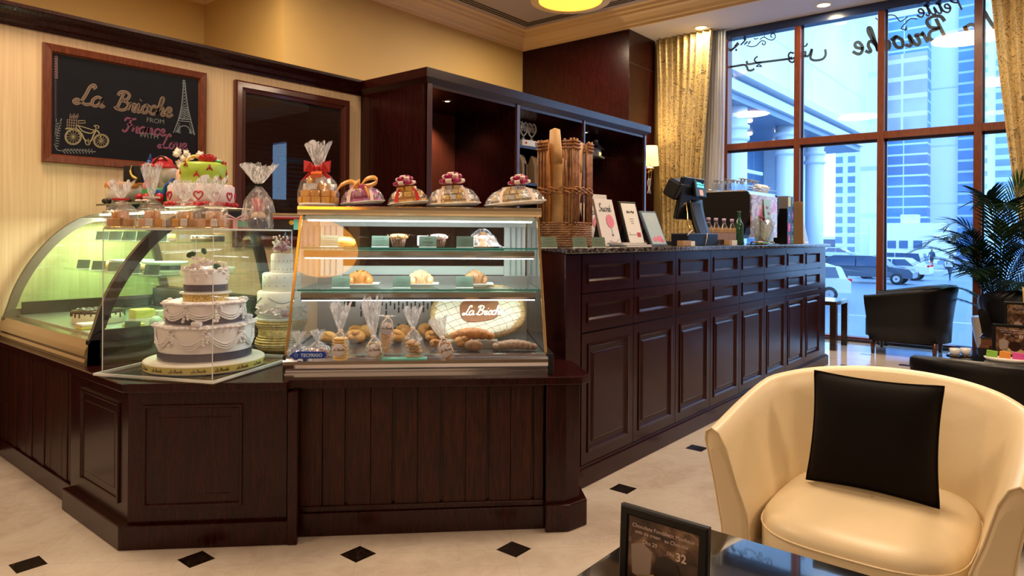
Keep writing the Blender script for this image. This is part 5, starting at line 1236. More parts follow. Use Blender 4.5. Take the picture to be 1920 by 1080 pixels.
# ---------------------------------------------------------------- trays of wrapped chocolates on the pastry case
wrap_mats = {}
def brick_dome(t, w, d, h, mats_, seed, nx, nz, name='wrapped_chocolates'):
    g = random.Random(seed); bins = [MB() for _ in mats_]
    for k in range(nz):
        f = (k+.5)/nz; rr = math.cos(f*PI/2*.86); z = h*math.sin((k)/nz*PI/2*.95); n = max(4, int(nx*rr))
        for j in range(n):
            a = 2*PI*j/n+k*.4; x, y = w*rr*math.cos(a)*.92, d*rr*math.sin(a)*.92
            bins[g.randrange(len(mats_))].cbox((x, y, z+h/nz*.5), (2*PI*w*rr/n*.86, 2*PI*w*rr/n*.7, h/nz*.9), rz=math.atan2(math.sin(a)*w, math.cos(a)*d)+PI/2)
    bins[0].ell((0, 0, 0), (w*.78, d*.78, h*.8), zmin=0)
    for m, c_ in zip(bins, mats_): m.obj(name, c_, t, bev=.0015)
def pompom(t, c, r, mats_, seed=0):
    g = random.Random(seed); bins = [MB() for _ in mats_]
    for lay, (n, el, rr) in enumerate(((10, .15, 1), (8, .7, .9), (5, 1.15, .85))):
        for k in range(n):
            a = 2*PI*k/n+lay*.35; X = TX(*c) @ Matrix.Rotation(a, 4, 'Z') @ Matrix.Rotation(-el, 4, 'Y')
            L_ = r*rr; w = r*.26; pts = [(0, 0), (L_*.55, r*.17), (L_, r*.13), (L_*1.06, 0), (L_, -r*.13), (L_*.55, -r*.17), (0, 0)]; pts = crom(pts, 3)
            v = []; 
            for x, z in pts: v += [(x, -w, z), (x, w, z)]
            f = [(2*i, 2*i+1, 2*i+3, 2*i+2) for i in range(len(pts)-1)]
            bins[(k+lay) % len(mats_)].add(v, f, X, 0, True)
    for m, c_ in zip(bins, mats_): m.obj('bow', c_, t, solid=.0008)
gold1 = C('gold_wrap', (.92, .58, .12), .35); gold2 = C('pale_gold_wrap', (.94, .76, .42), .35); silv = C('silver_wrap', (.82, .86, .95), .3); pk1 = C('pink_wrap', (.75, .14, .48), .35); pk2 = C('lilac_wrap', (.62, .26, .72), .35); or1 = C('caramel_wrap', (.88, .46, .07), .4)
mag = C('magenta_satin', (.42, .0, .12), .3); crm = C('cream_satin', (.88, .72, .66), .35)
def choc_tray(s_, t_, w, d, h, mats_, label, seed, tilt=0, bow=None, bowc=None, nx=18, nz=3, ribbon=crm):
    z = CZ+.757
    t = thing('chocolate_tray', label, 'gift tray', W(s_, t_, z), 0, group='gift trays on top of the pastry case'); t.rotation_euler = (0, -tilt, A45)
    if tilt: t.location.z += math.sin(abs(tilt))*w*.9
    MB().lathe([(.86, .0), (1.0, .010), (1.04, .014), (1.0, .016), (.86, .006), (0, .006)], Matrix.Diagonal((w, d, 1, 1)), n=48).obj('tray', C('silver_tray', (.55, .58, .62), .25, metal=.7), t)
    c = thing('x', 'x', 'x'); bpy.data.objects.remove(c)
    brick_dome(t, w*.84, d*.84, h, mats_, seed, nx, nz)
    wob = lambda a, k: 1+.03*math.sin(7*a+seed)+.02*math.sin(13*a+k)
    MB().lathe([(1.0, .012), (.93, h*.45), (.72, h*.85), (.38, h*1.08), (.01, h*1.14)], Matrix.Diagonal((w, d, 1, 1)), n=40, wob=wob, caps=False).obj('film', 'cello2', t)
    m = MB()
    for sg in (-1, 1):
        pts = crom([(0, 0, h*1.15), (sg*w*.35, -d*.42, h*.98), (sg*w*.5, -d*.78, h*.55), (sg*w*.52, -d*1.0, .015)], 4); v = []
        for p in pts: v += [(p[0]-.008, p[1]-.004, p[2]), (p[0]+.008, p[1]-.004, p[2])]
        m.add(v, [(2*i, 2*i+1, 2*i+3, 2*i+2) for i in range(len(pts)-1)])
    m.obj('ribbon_band', ribbon, t, solid=.001)
    if bow: pompom(t, (w*bow[0], -d*.2, h*1.05+bow[1]*.35), bow[1], bowc, seed)
    return t
def film_pack():
    t = thing('gift_pack', 'tall film pack of caramel blocks with a bright red bow, left on the pastry case', 'gift pack', W(-.63, 3.44, CZ+.757), A45)
    MB().lathe([(.088, 0), (.094, .006), (.094, .014), (0, .014)], n=40).obj('silver_board', C('silver_tray', (1, 1, 1)), t)
    m = [MB(), MB()]
    for k in range(4):
        r = .082-.012*k-(.006 if k == 3 else 0); n = 12-2*k
        for j in range(n):
            a = 2*PI*j/n+k*.26; (m[1] if (k > 1 and j % 3) else m[0]).cbox((r*math.cos(a), r*.8*math.sin(a), .030+k*.033), (.040, .028, .030), rz=a+PI/2)
    m[0].ell((0, 0, .02), (.07, .055, .10), zmin=0)
    m[0].obj('caramel_block', or1, t, bev=.002); m[1].obj('foil_block', silv, t, bev=.002)
    MB().cbox((0, -.055, .155), (.05, .03, .02), rx=.5).obj('orange_seal', C('orange_seal', (.85, .16, .03), .4), t)
    film_bag(t, .098, .165, .185, .315, .055, 'cello2', seed=9)
    b = MB()
    for sg in (-1, 1):
        v = [(0, -.02, .185), (sg*.065, -.035, .225), (sg*.062, -.05, .165), (sg*.02, -.045, .172)]; b.add([v[0], (sg*.03, -.055, .215), v[1], v[2], v[3]], [(0, 1, 2, 3, 4)])
        b.add([(0, -.03, .183), (sg*.03, -.05, .175), (sg*.075, -.055, .13+.01*sg), (sg*.05, -.05, .135)], [(0, 1, 2, 3)])
    b.ell((0, -.035, .187), (.013, .012, .013)).obj('red_bow', redr, t, solid=.003)
film_pack()
choc_tray(-.415, 3.44, .108, .085, .085, [pk1, pk2, C('pale_pink_wrap', (.78, .42, .62), .35)], 'pink wrapped chocolates under film with a loose orange ribbon bow', 1, .10, nx=16, nz=3)
def orange_bow():
    t = [o for o in bpy.data.objects if o.get('label', '').startswith('pink wrapped')][0]; oc = C('orange_satin', (.85, .42, .10), .35)
    m = MB()
    for pts in ([(0, -.03, .09), (-.04, -.06, .115), (-.09, -.07, .10), (-.115, -.075, .065)], [(0, -.03, .09), (.03, -.05, .12), (.07, -.06, .125), (.085, -.06, .105), (.05, -.05, .09), (0, -.03, .088)], [(-.01, -.03, .09), (.0, -.06, .115), (-.03, -.07, .09), (-.01, -.04, .085)], [(.01, -.03, .09), (.03, -.07, .07), (.04, -.08, .03)]):
        p = crom(pts, 5); v = []
        for q in p: v += [(q[0], q[1], q[2]-.010), (q[0]+.004, q[1]+.01, q[2]+.012)]
        m.add(v, [(2*i, 2*i+1, 2*i+3, 2*i+2) for i in range(len(p)-1)], None, 0, True)
    m.obj('orange_bow', oc, t, solid=.0015)
orange_bow()
choc_tray(-.19, 3.44, .10, .08, .08, [gold1, gold2, gold1], 'smallest gold chocolate tray with magenta and cream bow and red ribbon, beside the pink tray', 2, .12, (-.05, .054), [mag, crm], 14, 3, redr)
choc_tray(.035, 3.45, .136, .10, .092, [gold2, gold1, silv, silv], 'gold and silver chocolate tray with the tallest magenta and cream bow, second from right', 3, .06, (0, .062), [mag, crm], 22, 4)
choc_tray(.347, 3.43, .156, .115, .085, [gold2, silv, silv, gold2], 'widest gold and silver chocolate tray with magenta and cream bow, nearest the bread basket', 4, .10, (.18, .054), [mag, crm], 24, 4)

# ---------------------------------------------------------------- price cards
def card(base, px, py, t_, label, rz=A45+.0, z=None):
    p = ont(px, py, t_); z = p.z if z is None else z
    if base is None:
        t = thing('price_card', label, 'price card', (p.x, p.y, z), rz, group='pale green price cards')
        X = TX(0, 0, 0, rx=-.25)
        MB().box(-.042, .042, -.001, .001, 0, .056, X).obj('card', C('mint_card', (.12, .19, .14), .45), t)
        m = MB()
        for y0, w, h in ((.043, .036, .003), (.030, .05, .002), (.022, .045, .002), (.010, .03, .002)): m.box(-w/2, w/2, -.0016, -.001, y0, y0+h, X)
        m.obj('print', C('card_print', (.08, .16, .13), .5), t)
        MB().box(-.042, .042, -.0018, .0018, -.001, .002, X).box(-.042, .042, 0, .025, 0, .0015).obj('foot', 'acryledge', t)
        return t
    return dup(base, label, (p.x, p.y, z), rz)
SH1, SH2, DK = CZ+.5605, CZ+.3665, CZ+.0945
c0_ = card(None, 617, 462, 3.36, 'leftmost price card on the upper shelf, left of the round bun', z=SH1)
card(c0_, 713, 462, 3.36, 'price card on the upper shelf, left of the orange-topped muffin', z=SH1)
card(c0_, 802, 466, 3.34, 'price card on the upper shelf, in front of the pink-topped muffin', z=SH1)
card(c0_, 872, 467, 3.33, 'price card on the upper shelf, left of the bagged bread', z=SH1)
card(c0_, 639, 534, 3.30, 'leftmost price card on the lower glass shelf', z=SH2)
card(c0_, 753, 536, 3.30, 'middle price card on the lower glass shelf', z=SH2)
card(c0_, 871, 537, 3.30, 'rightmost price card on the lower glass shelf', z=SH2)

bread1 = C('golden_crust', (.52, .20, .04), .5, var=.25, vscale=25, bump=.2, bscale=40)
bread2 = C('brown_crust', (.36, .17, .07), .55, var=.35, vscale=40, bump=.3, bscale=60)
bread3 = C('pale_crust', (.58, .27, .07), .5, var=.2, vscale=30)
bread4 = C('seeded_crust', (.42, .27, .18), .6, var=.4, vscale=90, bump=.4, bscale=120)
plate = None
def make_plate(p, label, w=.13, rz=0):
    t = thing('square_plate', label, 'plate', p, A45+rz, group='white plates on the lower glass shelf')
    v = []; 
    a = w/2
    MB().add([(-a*.6, -a*.6, 0), (a*.6, -a*.6, 0), (a*.6, a*.6, 0), (-a*.6, a*.6, 0), (-a*1.3, -a, .014), (a*1.3, -a, .014), (a*1.3, a, .014), (-a*1.3, a, .014)], [(0, 3, 2, 1), (0, 1, 5, 4), (1, 2, 6, 5), (2, 3, 7, 6), (3, 0, 4, 7)]).obj('dish', 'white', t, solid=.003)
    return t
def croissant(t, s=.05, mat=None):
    # crescent of ridged rings, thick in the middle, horns turned to the front
    m = MB(); n = 9; pts = []; rad = []
    for k in range(41):
        u = k/40*2-1; a = u*2.2; x = s*.72*math.sin(a); y = s*.35-s*.75*math.cos(a)*-1-s*.75
        seg = abs((u*4.5) % 1-.5); r_ = s*(.52*(1-abs(u)**1.6)+.10)*(1+.10*math.cos((u*4.5)*2*PI)); pts.append((x, -s*.55*(abs(u)**1.3)*1.2, s*.62*(1-.45*abs(u)))); rad.append(r_*1.15)
    m.tube(pts, rad, 14); return m.obj('crescent', mat or bread1, t)
for i, (px, lab, dust) in enumerate(((676, 'croissant topped with dark chocolate crumbs, left on the lower glass shelf', 1), (788, 'pale sugared croissant in the middle of the lower glass shelf', 2), (890, 'dark brown nutty croissant on the right of the lower glass shelf', 3))):
    p = ont(px, 530, 3.39); pl = make_plate((p.x, p.y, SH2+.0015), ('white square plate under the chocolate croissant', 'white square plate under the sugared croissant', 'white square plate under the nutty croissant')[i], .14)
    t = thing('croissant', lab, 'croissant', (p.x, p.y, SH2+.006), A45+(0, .2, .5)[i])
    croissant(t, .056, (bread1, C('sugared_crust', (.66, .42, .22), .6, var=.25, vscale=40), bread2)[i])
    m = MB(); g = random.Random(i)
    for k in range(26): m.cbox((g.uniform(-.02, .02), g.uniform(-.02, .01), .071-abs(g.uniform(-.004, .004))), (.006, .003, .002), rz=g.uniform(0, 3))
    m.obj('topping', (C('dark_chocolate', (1, 1, 1)), C('icing_sugar', (.85, .8, .72), .7), C('nut_crumb', (.7, .5, .25), .6))[i], t)
def shelf1():
    p = ont(646, 458, 3.42); t = thing('bun', 'round golden bun with pale sugar stripes on the upper shelf', 'bun', (p.x, p.y, SH1+.001), A45)
    MB().lathe([(.03, 0), (.050, .006), (.056, .02), (.048, .036), (.025, .046), (0, .048)], n=28, sy=.8).obj('crust', C('yellow_crust', (.78, .46, .10), .45, var=.2, vscale=30), t)
    m = MB()
    for k in range(5): m.tube([(-.03+k*.015, -.035+abs(k-2)*.004, .028), (-.03+k*.015, -.01, .0455-abs(k-2)*.003), (-.03+k*.015, .02, .045-abs(k-2)*.003)], .0035, 6)
    m.obj('sugar_stripe', C('pale_glaze', (.88, .74, .5), .4), t)
    for px, lab, top, tp in ((747, 'muffin in a brown paper case with an orange crumb top on the upper shelf', C('orange_crumb', (.72, .28, .08), .6, var=.3, vscale=60, bump=.3), 0), (822, 'muffin in a dark case with a pink iced top, behind a price card', C('pink_glaze', (.80, .50, .48), .4, bump=.3), 1)):
        p = ont(px, 460, 3.40); t = thing('muffin', lab, 'muffin', (p.x, p.y, SH1+.001), A45)
        wob = lambda a, k: 1+.04*math.sin(18*a)
        MB().lathe([(.028, 0), (.038, .042)], n=72, wob=wob).obj('paper_case', C('brown_case', (.16, .07, .04), .6), t)
        m = MB().lathe([(.036, .038), (.045, .044), (.044, .052), (.03, .062), (0, .065)], n=24, wob=lambda a, k: 1+.08*math.sin(5*a+k))
        m.obj('crumb_top', top, t)
        m = MB()
        for k in range(8): a = k*PI/4; m.add([(.036*math.cos(a-.3), .036*math.sin(a-.3), .035), (.036*math.cos(a+.3), .036*math.sin(a+.3), .035), (.056*math.cos(a), .056*math.sin(a), .062)], [(0, 1, 2)])
        m.obj('paper_petal', C('peach_paper', (.85, .5, .36), .5), t, solid=.0006)
        if tp: MB().cbox((-.08, .02, .03), (.05, .04, .05)).obj('sugar_block', 'white', t, bev=.004)
    p = ont(905, 462, 3.42); t = thing('bagged_bread', 'slice of brown bread in a wrinkled clear bag at the right of the upper shelf', 'bread', (p.x, p.y, SH1+.001), A45)
    MB().grid(lambda u, v: ((u-.5)*.14*(1-.35*v), -.03+.06*math.sin(v*PI)*.2+.02*math.cos(u*6)*(1-v), .075*v**.8*(1-.9*(abs(u-.5)*2)**2)+.003), 12, 6).ell((0, .0, .03), (.07, .03, .036)).obj('bread', bread2, t)
    MB().grid(lambda u, v: ((u-.45)*.20*(1-.25*v), -.045+.08*v*(1-v)+.006*math.sin(u*19), .004+.088*math.sin(v*PI/2)*(1-.95*(abs(u-.42)*1.9)**2.2)), 26, 8).obj('film', 'cello', t)
    MB().ell((0, 0, .03), (.076, .036, .044)).obj('film_body', 'cello2', t)
shelf1()

# ---------------------------------------------------------------- the deck of the pastry case
def dpos(px, py): return onz(px, py, DK)
def tag_disc(t, c, r=.027):
    MB().lathe([(r, 0), (r, .0012), (0, .0012)], TX(c[0], c[1], c[2], rx=PI/2-.1), n=28).obj('round_label', C('lilac_label', (.60, .56, .62), .5), t)
    m = MB(); script(m, 'La Brioche', TX(c[0]-r*.78, c[1]-.0016, c[2]-.002, rx=PI/2-.1), r*.17, .0012, .0005, n=2); m.obj('label_lettering', C('brown_ink', (.12, .06, .03), .5), t)
def cookie_bag(px, py, label, kind, hb, ht, r=.036, rz=0, lean=0, tagz=.04):
    p = dpos(px, py); t = thing('cookie_bag', label, 'bag of biscuits', (p.x, p.y, DK+.001), 0, group='tied clear bags of biscuits in the pastry case'); t.rotation_euler = (0, lean, A45+rz)
    g = random.Random(px)
    m = MB()
    if kind == 'stack':
        for k in range(9): m.lathe([(.026, 0), (.030, .003), (.030, .006), (.026, .009)], TX(g.uniform(-.002, .002), 0, k*.0105), n=20)
        m.obj('biscuits', C('yellow_biscuit', (.80, .55, .20), .5), t)
    elif kind == 'granola':
        for k in range(60): z = g.uniform(.005, hb*.9); m.ell((g.uniform(-.022, .022), g.uniform(-.012, .012), z), (.007, .006, .005), None, 0, 6, 4, rz=g.uniform(0, 3))
        m.ell((0, 0, hb*.45), (.022, .014, hb*.45)); m.obj('granola', C('granola', (.62, .40, .24), .6, var=.4, vscale=120), t)
    else:
        for k in range(16): m.ell((g.uniform(-r*.6, r*.6), g.uniform(-.015, .015), .008+k*.0042), (r*.42, .02, .006), None, 0, 8, 5, rx=g.uniform(-.4, .4), ry=g.uniform(-.4, .4))
        m.obj('biscuits', {'flat': C('toast_biscuit', (.52, .32, .15), .6, var=.3, vscale=50), 'grey': C('olive_biscuit', (.42, .36, .22), .6), 'dark': bread2}[kind], t)
    film_bag(t, r, hb, hb+.012, ht, .036, 'cello2', seed=px % 7, sy=.7, n=28)
    MB().lathe([(.007, hb+.006), (.012, hb+.012), (.007, hb+.018)], n=12).tube(crom([(0, -.01, hb+.01), (.02, -.03, hb), (.03, -.035, hb-.05)], 4), .002).tube(crom([(0, -.01, hb+.01), (-.02, -.03, hb-.01), (-.025, -.03, hb-.03)], 4), .002).obj('raffia_tie', C('raffia', (.82, .74, .68), .5), t)
    if tagz: tag_disc(t, (0, -r*.82, tagz))
cookie_bag(638, 675, 'clear bag with a stack of round yellow biscuits and a lilac round label', 'stack', .110, .235, .041, -.1, 0, .045)
cookie_bag(702, 675, 'clear bag of greenish biscuits with a brown square and round label, twisted tall top', 'grey', .085, .255, .040, .1, -.05, .045)
cookie_bag(774, 672, 'widest clear bag of flat toasted biscuits, fanned top, in the middle of the case', 'flat', .115, .215, .050, 0, 0, 0)
cookie_bag(839, 675, 'short leaning clear bag of dark biscuits with round label beside the branded loaf', 'dark', .085, .180, .037, .1, -.25, .045)
cookie_bag(722, 664, 'clear bag of pink and brown granola with a white round label at its top', 'granola', .150, .17, .034, .1, .05, .115)
def left_bits():
    p = dpos(577, 673); t = thing('maker_sign', 'small blue oval maker sign at the left end of the pastry case', 'sign', (p.x, p.y, DK+.001), A45)
    X = PF((0, 0, 0), (1, 0, 0)); pts = [(-.078, .012), (-.06, .026), (-.04, .032), (.07, .030), (.08, .016), (.07, .002), (-.05, 0)]
    MB().prism(pts, 0, .006, X).obj('plate', C('cobalt_plastic', (.0, .04, .42), .3, coat=.3), t, bev=.002)
    m = MB(); text_into(m, 'TECFRIGO', X @ TX(-.028, .009, .0066), .019, .0004, bold=.0006); text_into(m, '◇', X @ TX(-.06, .012, .0066), .014, .0004) if False else None
    m.tube([X @ Vector((x, y, .0068)) for x, y in ((-.055, .016), (-.047, .024), (-.039, .016), (-.047, .008))], .0012, 5, closed=True); m.obj('lettering', C('pale_blue_ink', (.45, .65, .95), .4), t)
    for k, (px, py, lab) in enumerate(((560, 668, 'small clear sweet bag with a bunched top at the far left of the case'), (596, 664, 'small clear sweet bag with reddish sweets behind the blue sign'))):
        p = dpos(px, py); t = thing('sweet_pouch', lab, 'bag of sweets', (p.x, p.y, DK+.001), A45+.3*k)
        m = MB(); g = random.Random(k)
        for j in range(14): m.ell((g.uniform(-.04, .04), g.uniform(-.02, .02), g.uniform(.008, .022)), (.012, .009, .008), None, 0, 8, 5)
        m.obj('sweets', (C('blue_sweet', (.08, .14, .35), .35), C('rust_sweet', (.45, .16, .10), .4))[k], t)
        film_bag(t, .052, .045, .055, .105, .026, 'cello', seed=k+2, sy=.6)
    p = dpos(636, 655); t = thing('teal_tray', 'thin teal tray edge lying in front of the rolls in the middle of the case', 'tray', (dpos(760, 676).x, dpos(760, 676).y, DK+.0), A45)
    MB().box(-.10, .09, -.004, .05, 0, .008).obj('tray', C('teal_glass_strip', (.12, .48, .42), .2), t, bev=.002)
left_bits()
def roll(px, py, r, z, label, mat, shape='bun', rz=0, zz=0):
    p = onz(px, py, DK+z) if z else dpos(px, py)
    t = thing('bread_roll', label, 'bread', (p.x, p.y, DK+zz+.001), A45+rz, group='golden bread rolls piled at the back of the pastry case')
    m = MB()
    if shape == 'bun': m.lathe([(r*.55, 0), (r*.95, r*.2), (r, r*.45), (r*.8, r*.85), (r*.4, r*1.05), (0, r*1.1)], n=20, sy=.85, wob=lambda a, k: 1+.05*math.sin(3*a+px))
    else: m.ell((0, 0, r*.55), (r*1.5, r*.75, r*.6))
    m.obj('crust', mat, t); return t
g = random.Random(3)
names = ['golden roll between the first two biscuit bags', 'golden roll leaning behind the stacked biscuits', 'large golden roll behind the greenish biscuit bag', 'golden roll left of the granola bag', 'golden roll just right of the granola bag', 'golden roll left of the widest biscuit bag', 'small dark roll beside the widest biscuit bag', 'golden roll behind the widest biscuit bag', 'golden roll right of the widest biscuit bag', 'large golden roll behind the leaning bag', 'golden roll left of the branded loaf', 'golden roll low beside the leaning bag', 'golden roll in front of the branded loaf', 'golden roll between leaning bag and plait']
spots = [(616, 652, .040), (668, 650, .045), (668, 632, .040), (688, 640, .042), (742, 650, .045), (757, 636, .042), (760, 655, .022), (800, 640, .045), (812, 655, .040), (836, 636, .046), (858, 632, .048), (818, 668, .030), (868, 652, .040), (872, 670, .032)]
for i, ((px, py, r_), nm) in enumerate(zip(spots, names)):
    hi = py < 645
    tt = (3.50 if px < 830 else 3.40) if hi else 3.36 if py < 660 and px < 830 else 3.17
    p = ont(px, 600, tt); mt = bread2 if 'dark' in nm else (bread1 if i % 3 else bread3)
    t = thing('bread_roll', nm, 'bread', (p.x, p.y, DK+.001), A45+g.uniform(-.5, .5), group='golden bread rolls piled at the back of the pastry case')
    k = 1.35 if hi else 1.15
    mm = MB(); mm.ell((0, 0, r_*.62*k), (r_*1.05, r_*.8, r_*.62*k), None, 0, 18, 12, ry=.25*math.sin(px)); mm.ell((r_*.3*math.cos(px), -r_*.25, r_*.85*k), (r_*.75, r_*.5, r_*.42), None, 0, 14, 9, rz=px, ry=.5); mm.ell((-r_*.35, -r_*.3, r_*.5*k), (r_*.6, r_*.5, r_*.4), None, 0, 14, 9, rz=-px, ry=-.4); mm.obj('crust', mt, t)
def plait(path, r, label, mat, n=9):
    o = Vector(path[0]); t = thing('plaited_bread', label, 'bread', (o.x, o.y, DK+.001), 0)
    pts = [Vector(p) for p in path]; m = MB(); L_ = []
    for k in range(n):
        u = k/(n-1)*(len(pts)-1); i = min(int(u), len(pts)-2); p = pts[i].lerp(pts[i+1], u-i); d = (pts[i+1]-pts[i]).normalized(); rr = r*(1-.35*abs(k/(n-1)*2-1)**2)
        sd = Vector((-d.y, d.x, 0))
        for sg in (-1, 1):
            c = p+sd*sg*rr*.45-o; T = Matrix.Translation(c+Vector((0, 0, rr*.75+(p.z if False else 0)))) @ Matrix.Rotation(math.atan2(d.y, d.x)+sg*.7, 4, 'Z')
            m.ell((0, 0, 0), (rr*1.0, rr*.52, rr*.62), T, 0, 12, 8, ry=.2*sg)
    m.obj('plait', mat, t); return t
a = ont(852, 640, 3.20); b = ont(918, 655, 3.175); plait([(a.x, a.y, 0), (b.x, b.y, 0)], .042, 'golden plaited loaf in front of the branded loaf', bread1, 6).location.z = DK+.035
o = MB().cbox((0, 0, .017), (.24, .07, .034)).obj('bread_riser', 'steel'); tag(o, 'small metal block that lifts the golden plaited loaf', 'riser'); q = a.lerp(b, .5); o.location = (q.x, q.y, DK+.001); o.rotation_euler.z = A45
a = ont(930, 655, 3.115); b = ont(1000, 670, 3.10); plait([(a.x, a.y, 0), (b.x, b.y, 0)], .034, 'greyish seeded plaited loaf at the right front of the case', bread4, 8)
p = ont(888, 670, 3.095); t = thing('bread_roll', 'dark seeded oval roll left of the greyish plait', 'bread', (p.x, p.y, DK+.001), A45-.3); MB().ell((0, 0, .024), (.042, .026, .026)).obj('crust', bread2, t)
def brand_loaf():
    p = ont(903, 640, 3.31); t = thing('branded_loaf', 'large flour dusted loaf with a brown La Brioche emblem, propped up in the case', 'bread', (p.x, p.y, DK+.002), 0)
    t.rotation_euler = (R(59), R(-7), A45)
    t.location.z = DK+.012
    m, nt, b = new_mat('floured_scored_crust'); v, x, y, z = xyz(nt)
    w1 = nd(nt, 'SINE', nd(nt, 'ADD', nd(nt, 'MULTIPLY', nd(nt, 'ADD', x, nd(nt, 'MULTIPLY', y, .55)), 150), nd(nt, 'MULTIPLY', noise(nt, v, 18, 3), 7)))
    w2 = nd(nt, 'SINE', nd(nt, 'ADD', nd(nt, 'MULTIPLY', nd(nt, 'SUBTRACT', y, nd(nt, 'MULTIPLY', x, .22)), 185), nd(nt, 'MULTIPLY', noise(nt, v, 9, 3), 5)))
    cr = nd(nt, 'MAXIMUM', nd(nt, 'GREATER_THAN', w2, .965), nd(nt, 'MULTIPLY', nd(nt, 'GREATER_THAN', w1, .985), 1))
    rad = nd(nt, 'ADD', nd(nt, 'POWER', nd(nt, 'ABSOLUTE', nd(nt, 'DIVIDE', x, .235)), 2.6), nd(nt, 'POWER', nd(nt, 'ABSOLUTE', nd(nt, 'DIVIDE', nd(nt, 'SUBTRACT', y, .14), .145)), 2.6))
    edge = nd(nt, 'GREATER_THAN', nd(nt, 'ADD', rad, nd(nt, 'MULTIPLY', noise(nt, v, 60, 4), .5)), .98)
    c = mixc(nt, edge, (.66, .58, .46), (.50, .31, .13)); sp = nd(nt, 'GREATER_THAN', noise(nt, v, 170, 2), .66); c = mixc(nt, sp, c, (.35, .22, .12)); c = mixc(nt, cr, c, (.22, .13, .07))
    nt.links.new(c, b.inputs['Base Color']); b.inputs['Roughness'].default_value = .8
    N = 40; ou = []
    for i in range(N):
        a = 2*PI*i/N; cx_, sx_ = math.cos(a), math.sin(a); e = 2/2.8; ou.append((.235*math.copysign(abs(cx_)**e, cx_), .14+.145*math.copysign(abs(sx_)**e, sx_)))
    mb = MB(); rows = []
    for k, (s_, h) in enumerate(((.93, 0), (1, .012), (1.0, .028), (.95, .040), (.8, .046), (.5, .049), (.2, .05))): rows.append([((x)*s_, .14+(y-.14)*s_, h) for x, y in ou])
    v_ = [q for r_ in rows for q in r_]; f = [(k*N+i, k*N+(i+1) % N, (k+1)*N+(i+1) % N, (k+1)*N+i) for k in range(len(rows)-1) for i in range(N)]
    f += [tuple((len(rows)-1)*N+i for i in range(N)), tuple(range(N-1, -1, -1))]
    mb.add(v_, f, None, 0, True).obj('loaf', m, t)
    e_ = []
    for i in range(32):
        a = 2*PI*i/32; cx_, sx_ = math.cos(a), math.sin(a); e = 2/3.0; e_.append((.098*math.copysign(abs(cx_)**e, cx_)+.01, .145+.064*math.copysign(abs(sx_)**e, sx_)))
    MB().prism(e_, .046, .0535, Matrix.Rotation(0, 4, 'Z')).obj('emblem', C('emblem_brown', (.24, .08, .025), .7, var=.2, vscale=60), t)
    l = MB(); script(l, 'La Brioche', TX(-.075, .125, .0536, rz=-.12), .0225, .0065, .0012, slant=.25, sp=.82); l.obj('emblem_lettering', C('flour_white', (.86, .80, .68), .8), t)
brand_loaf()

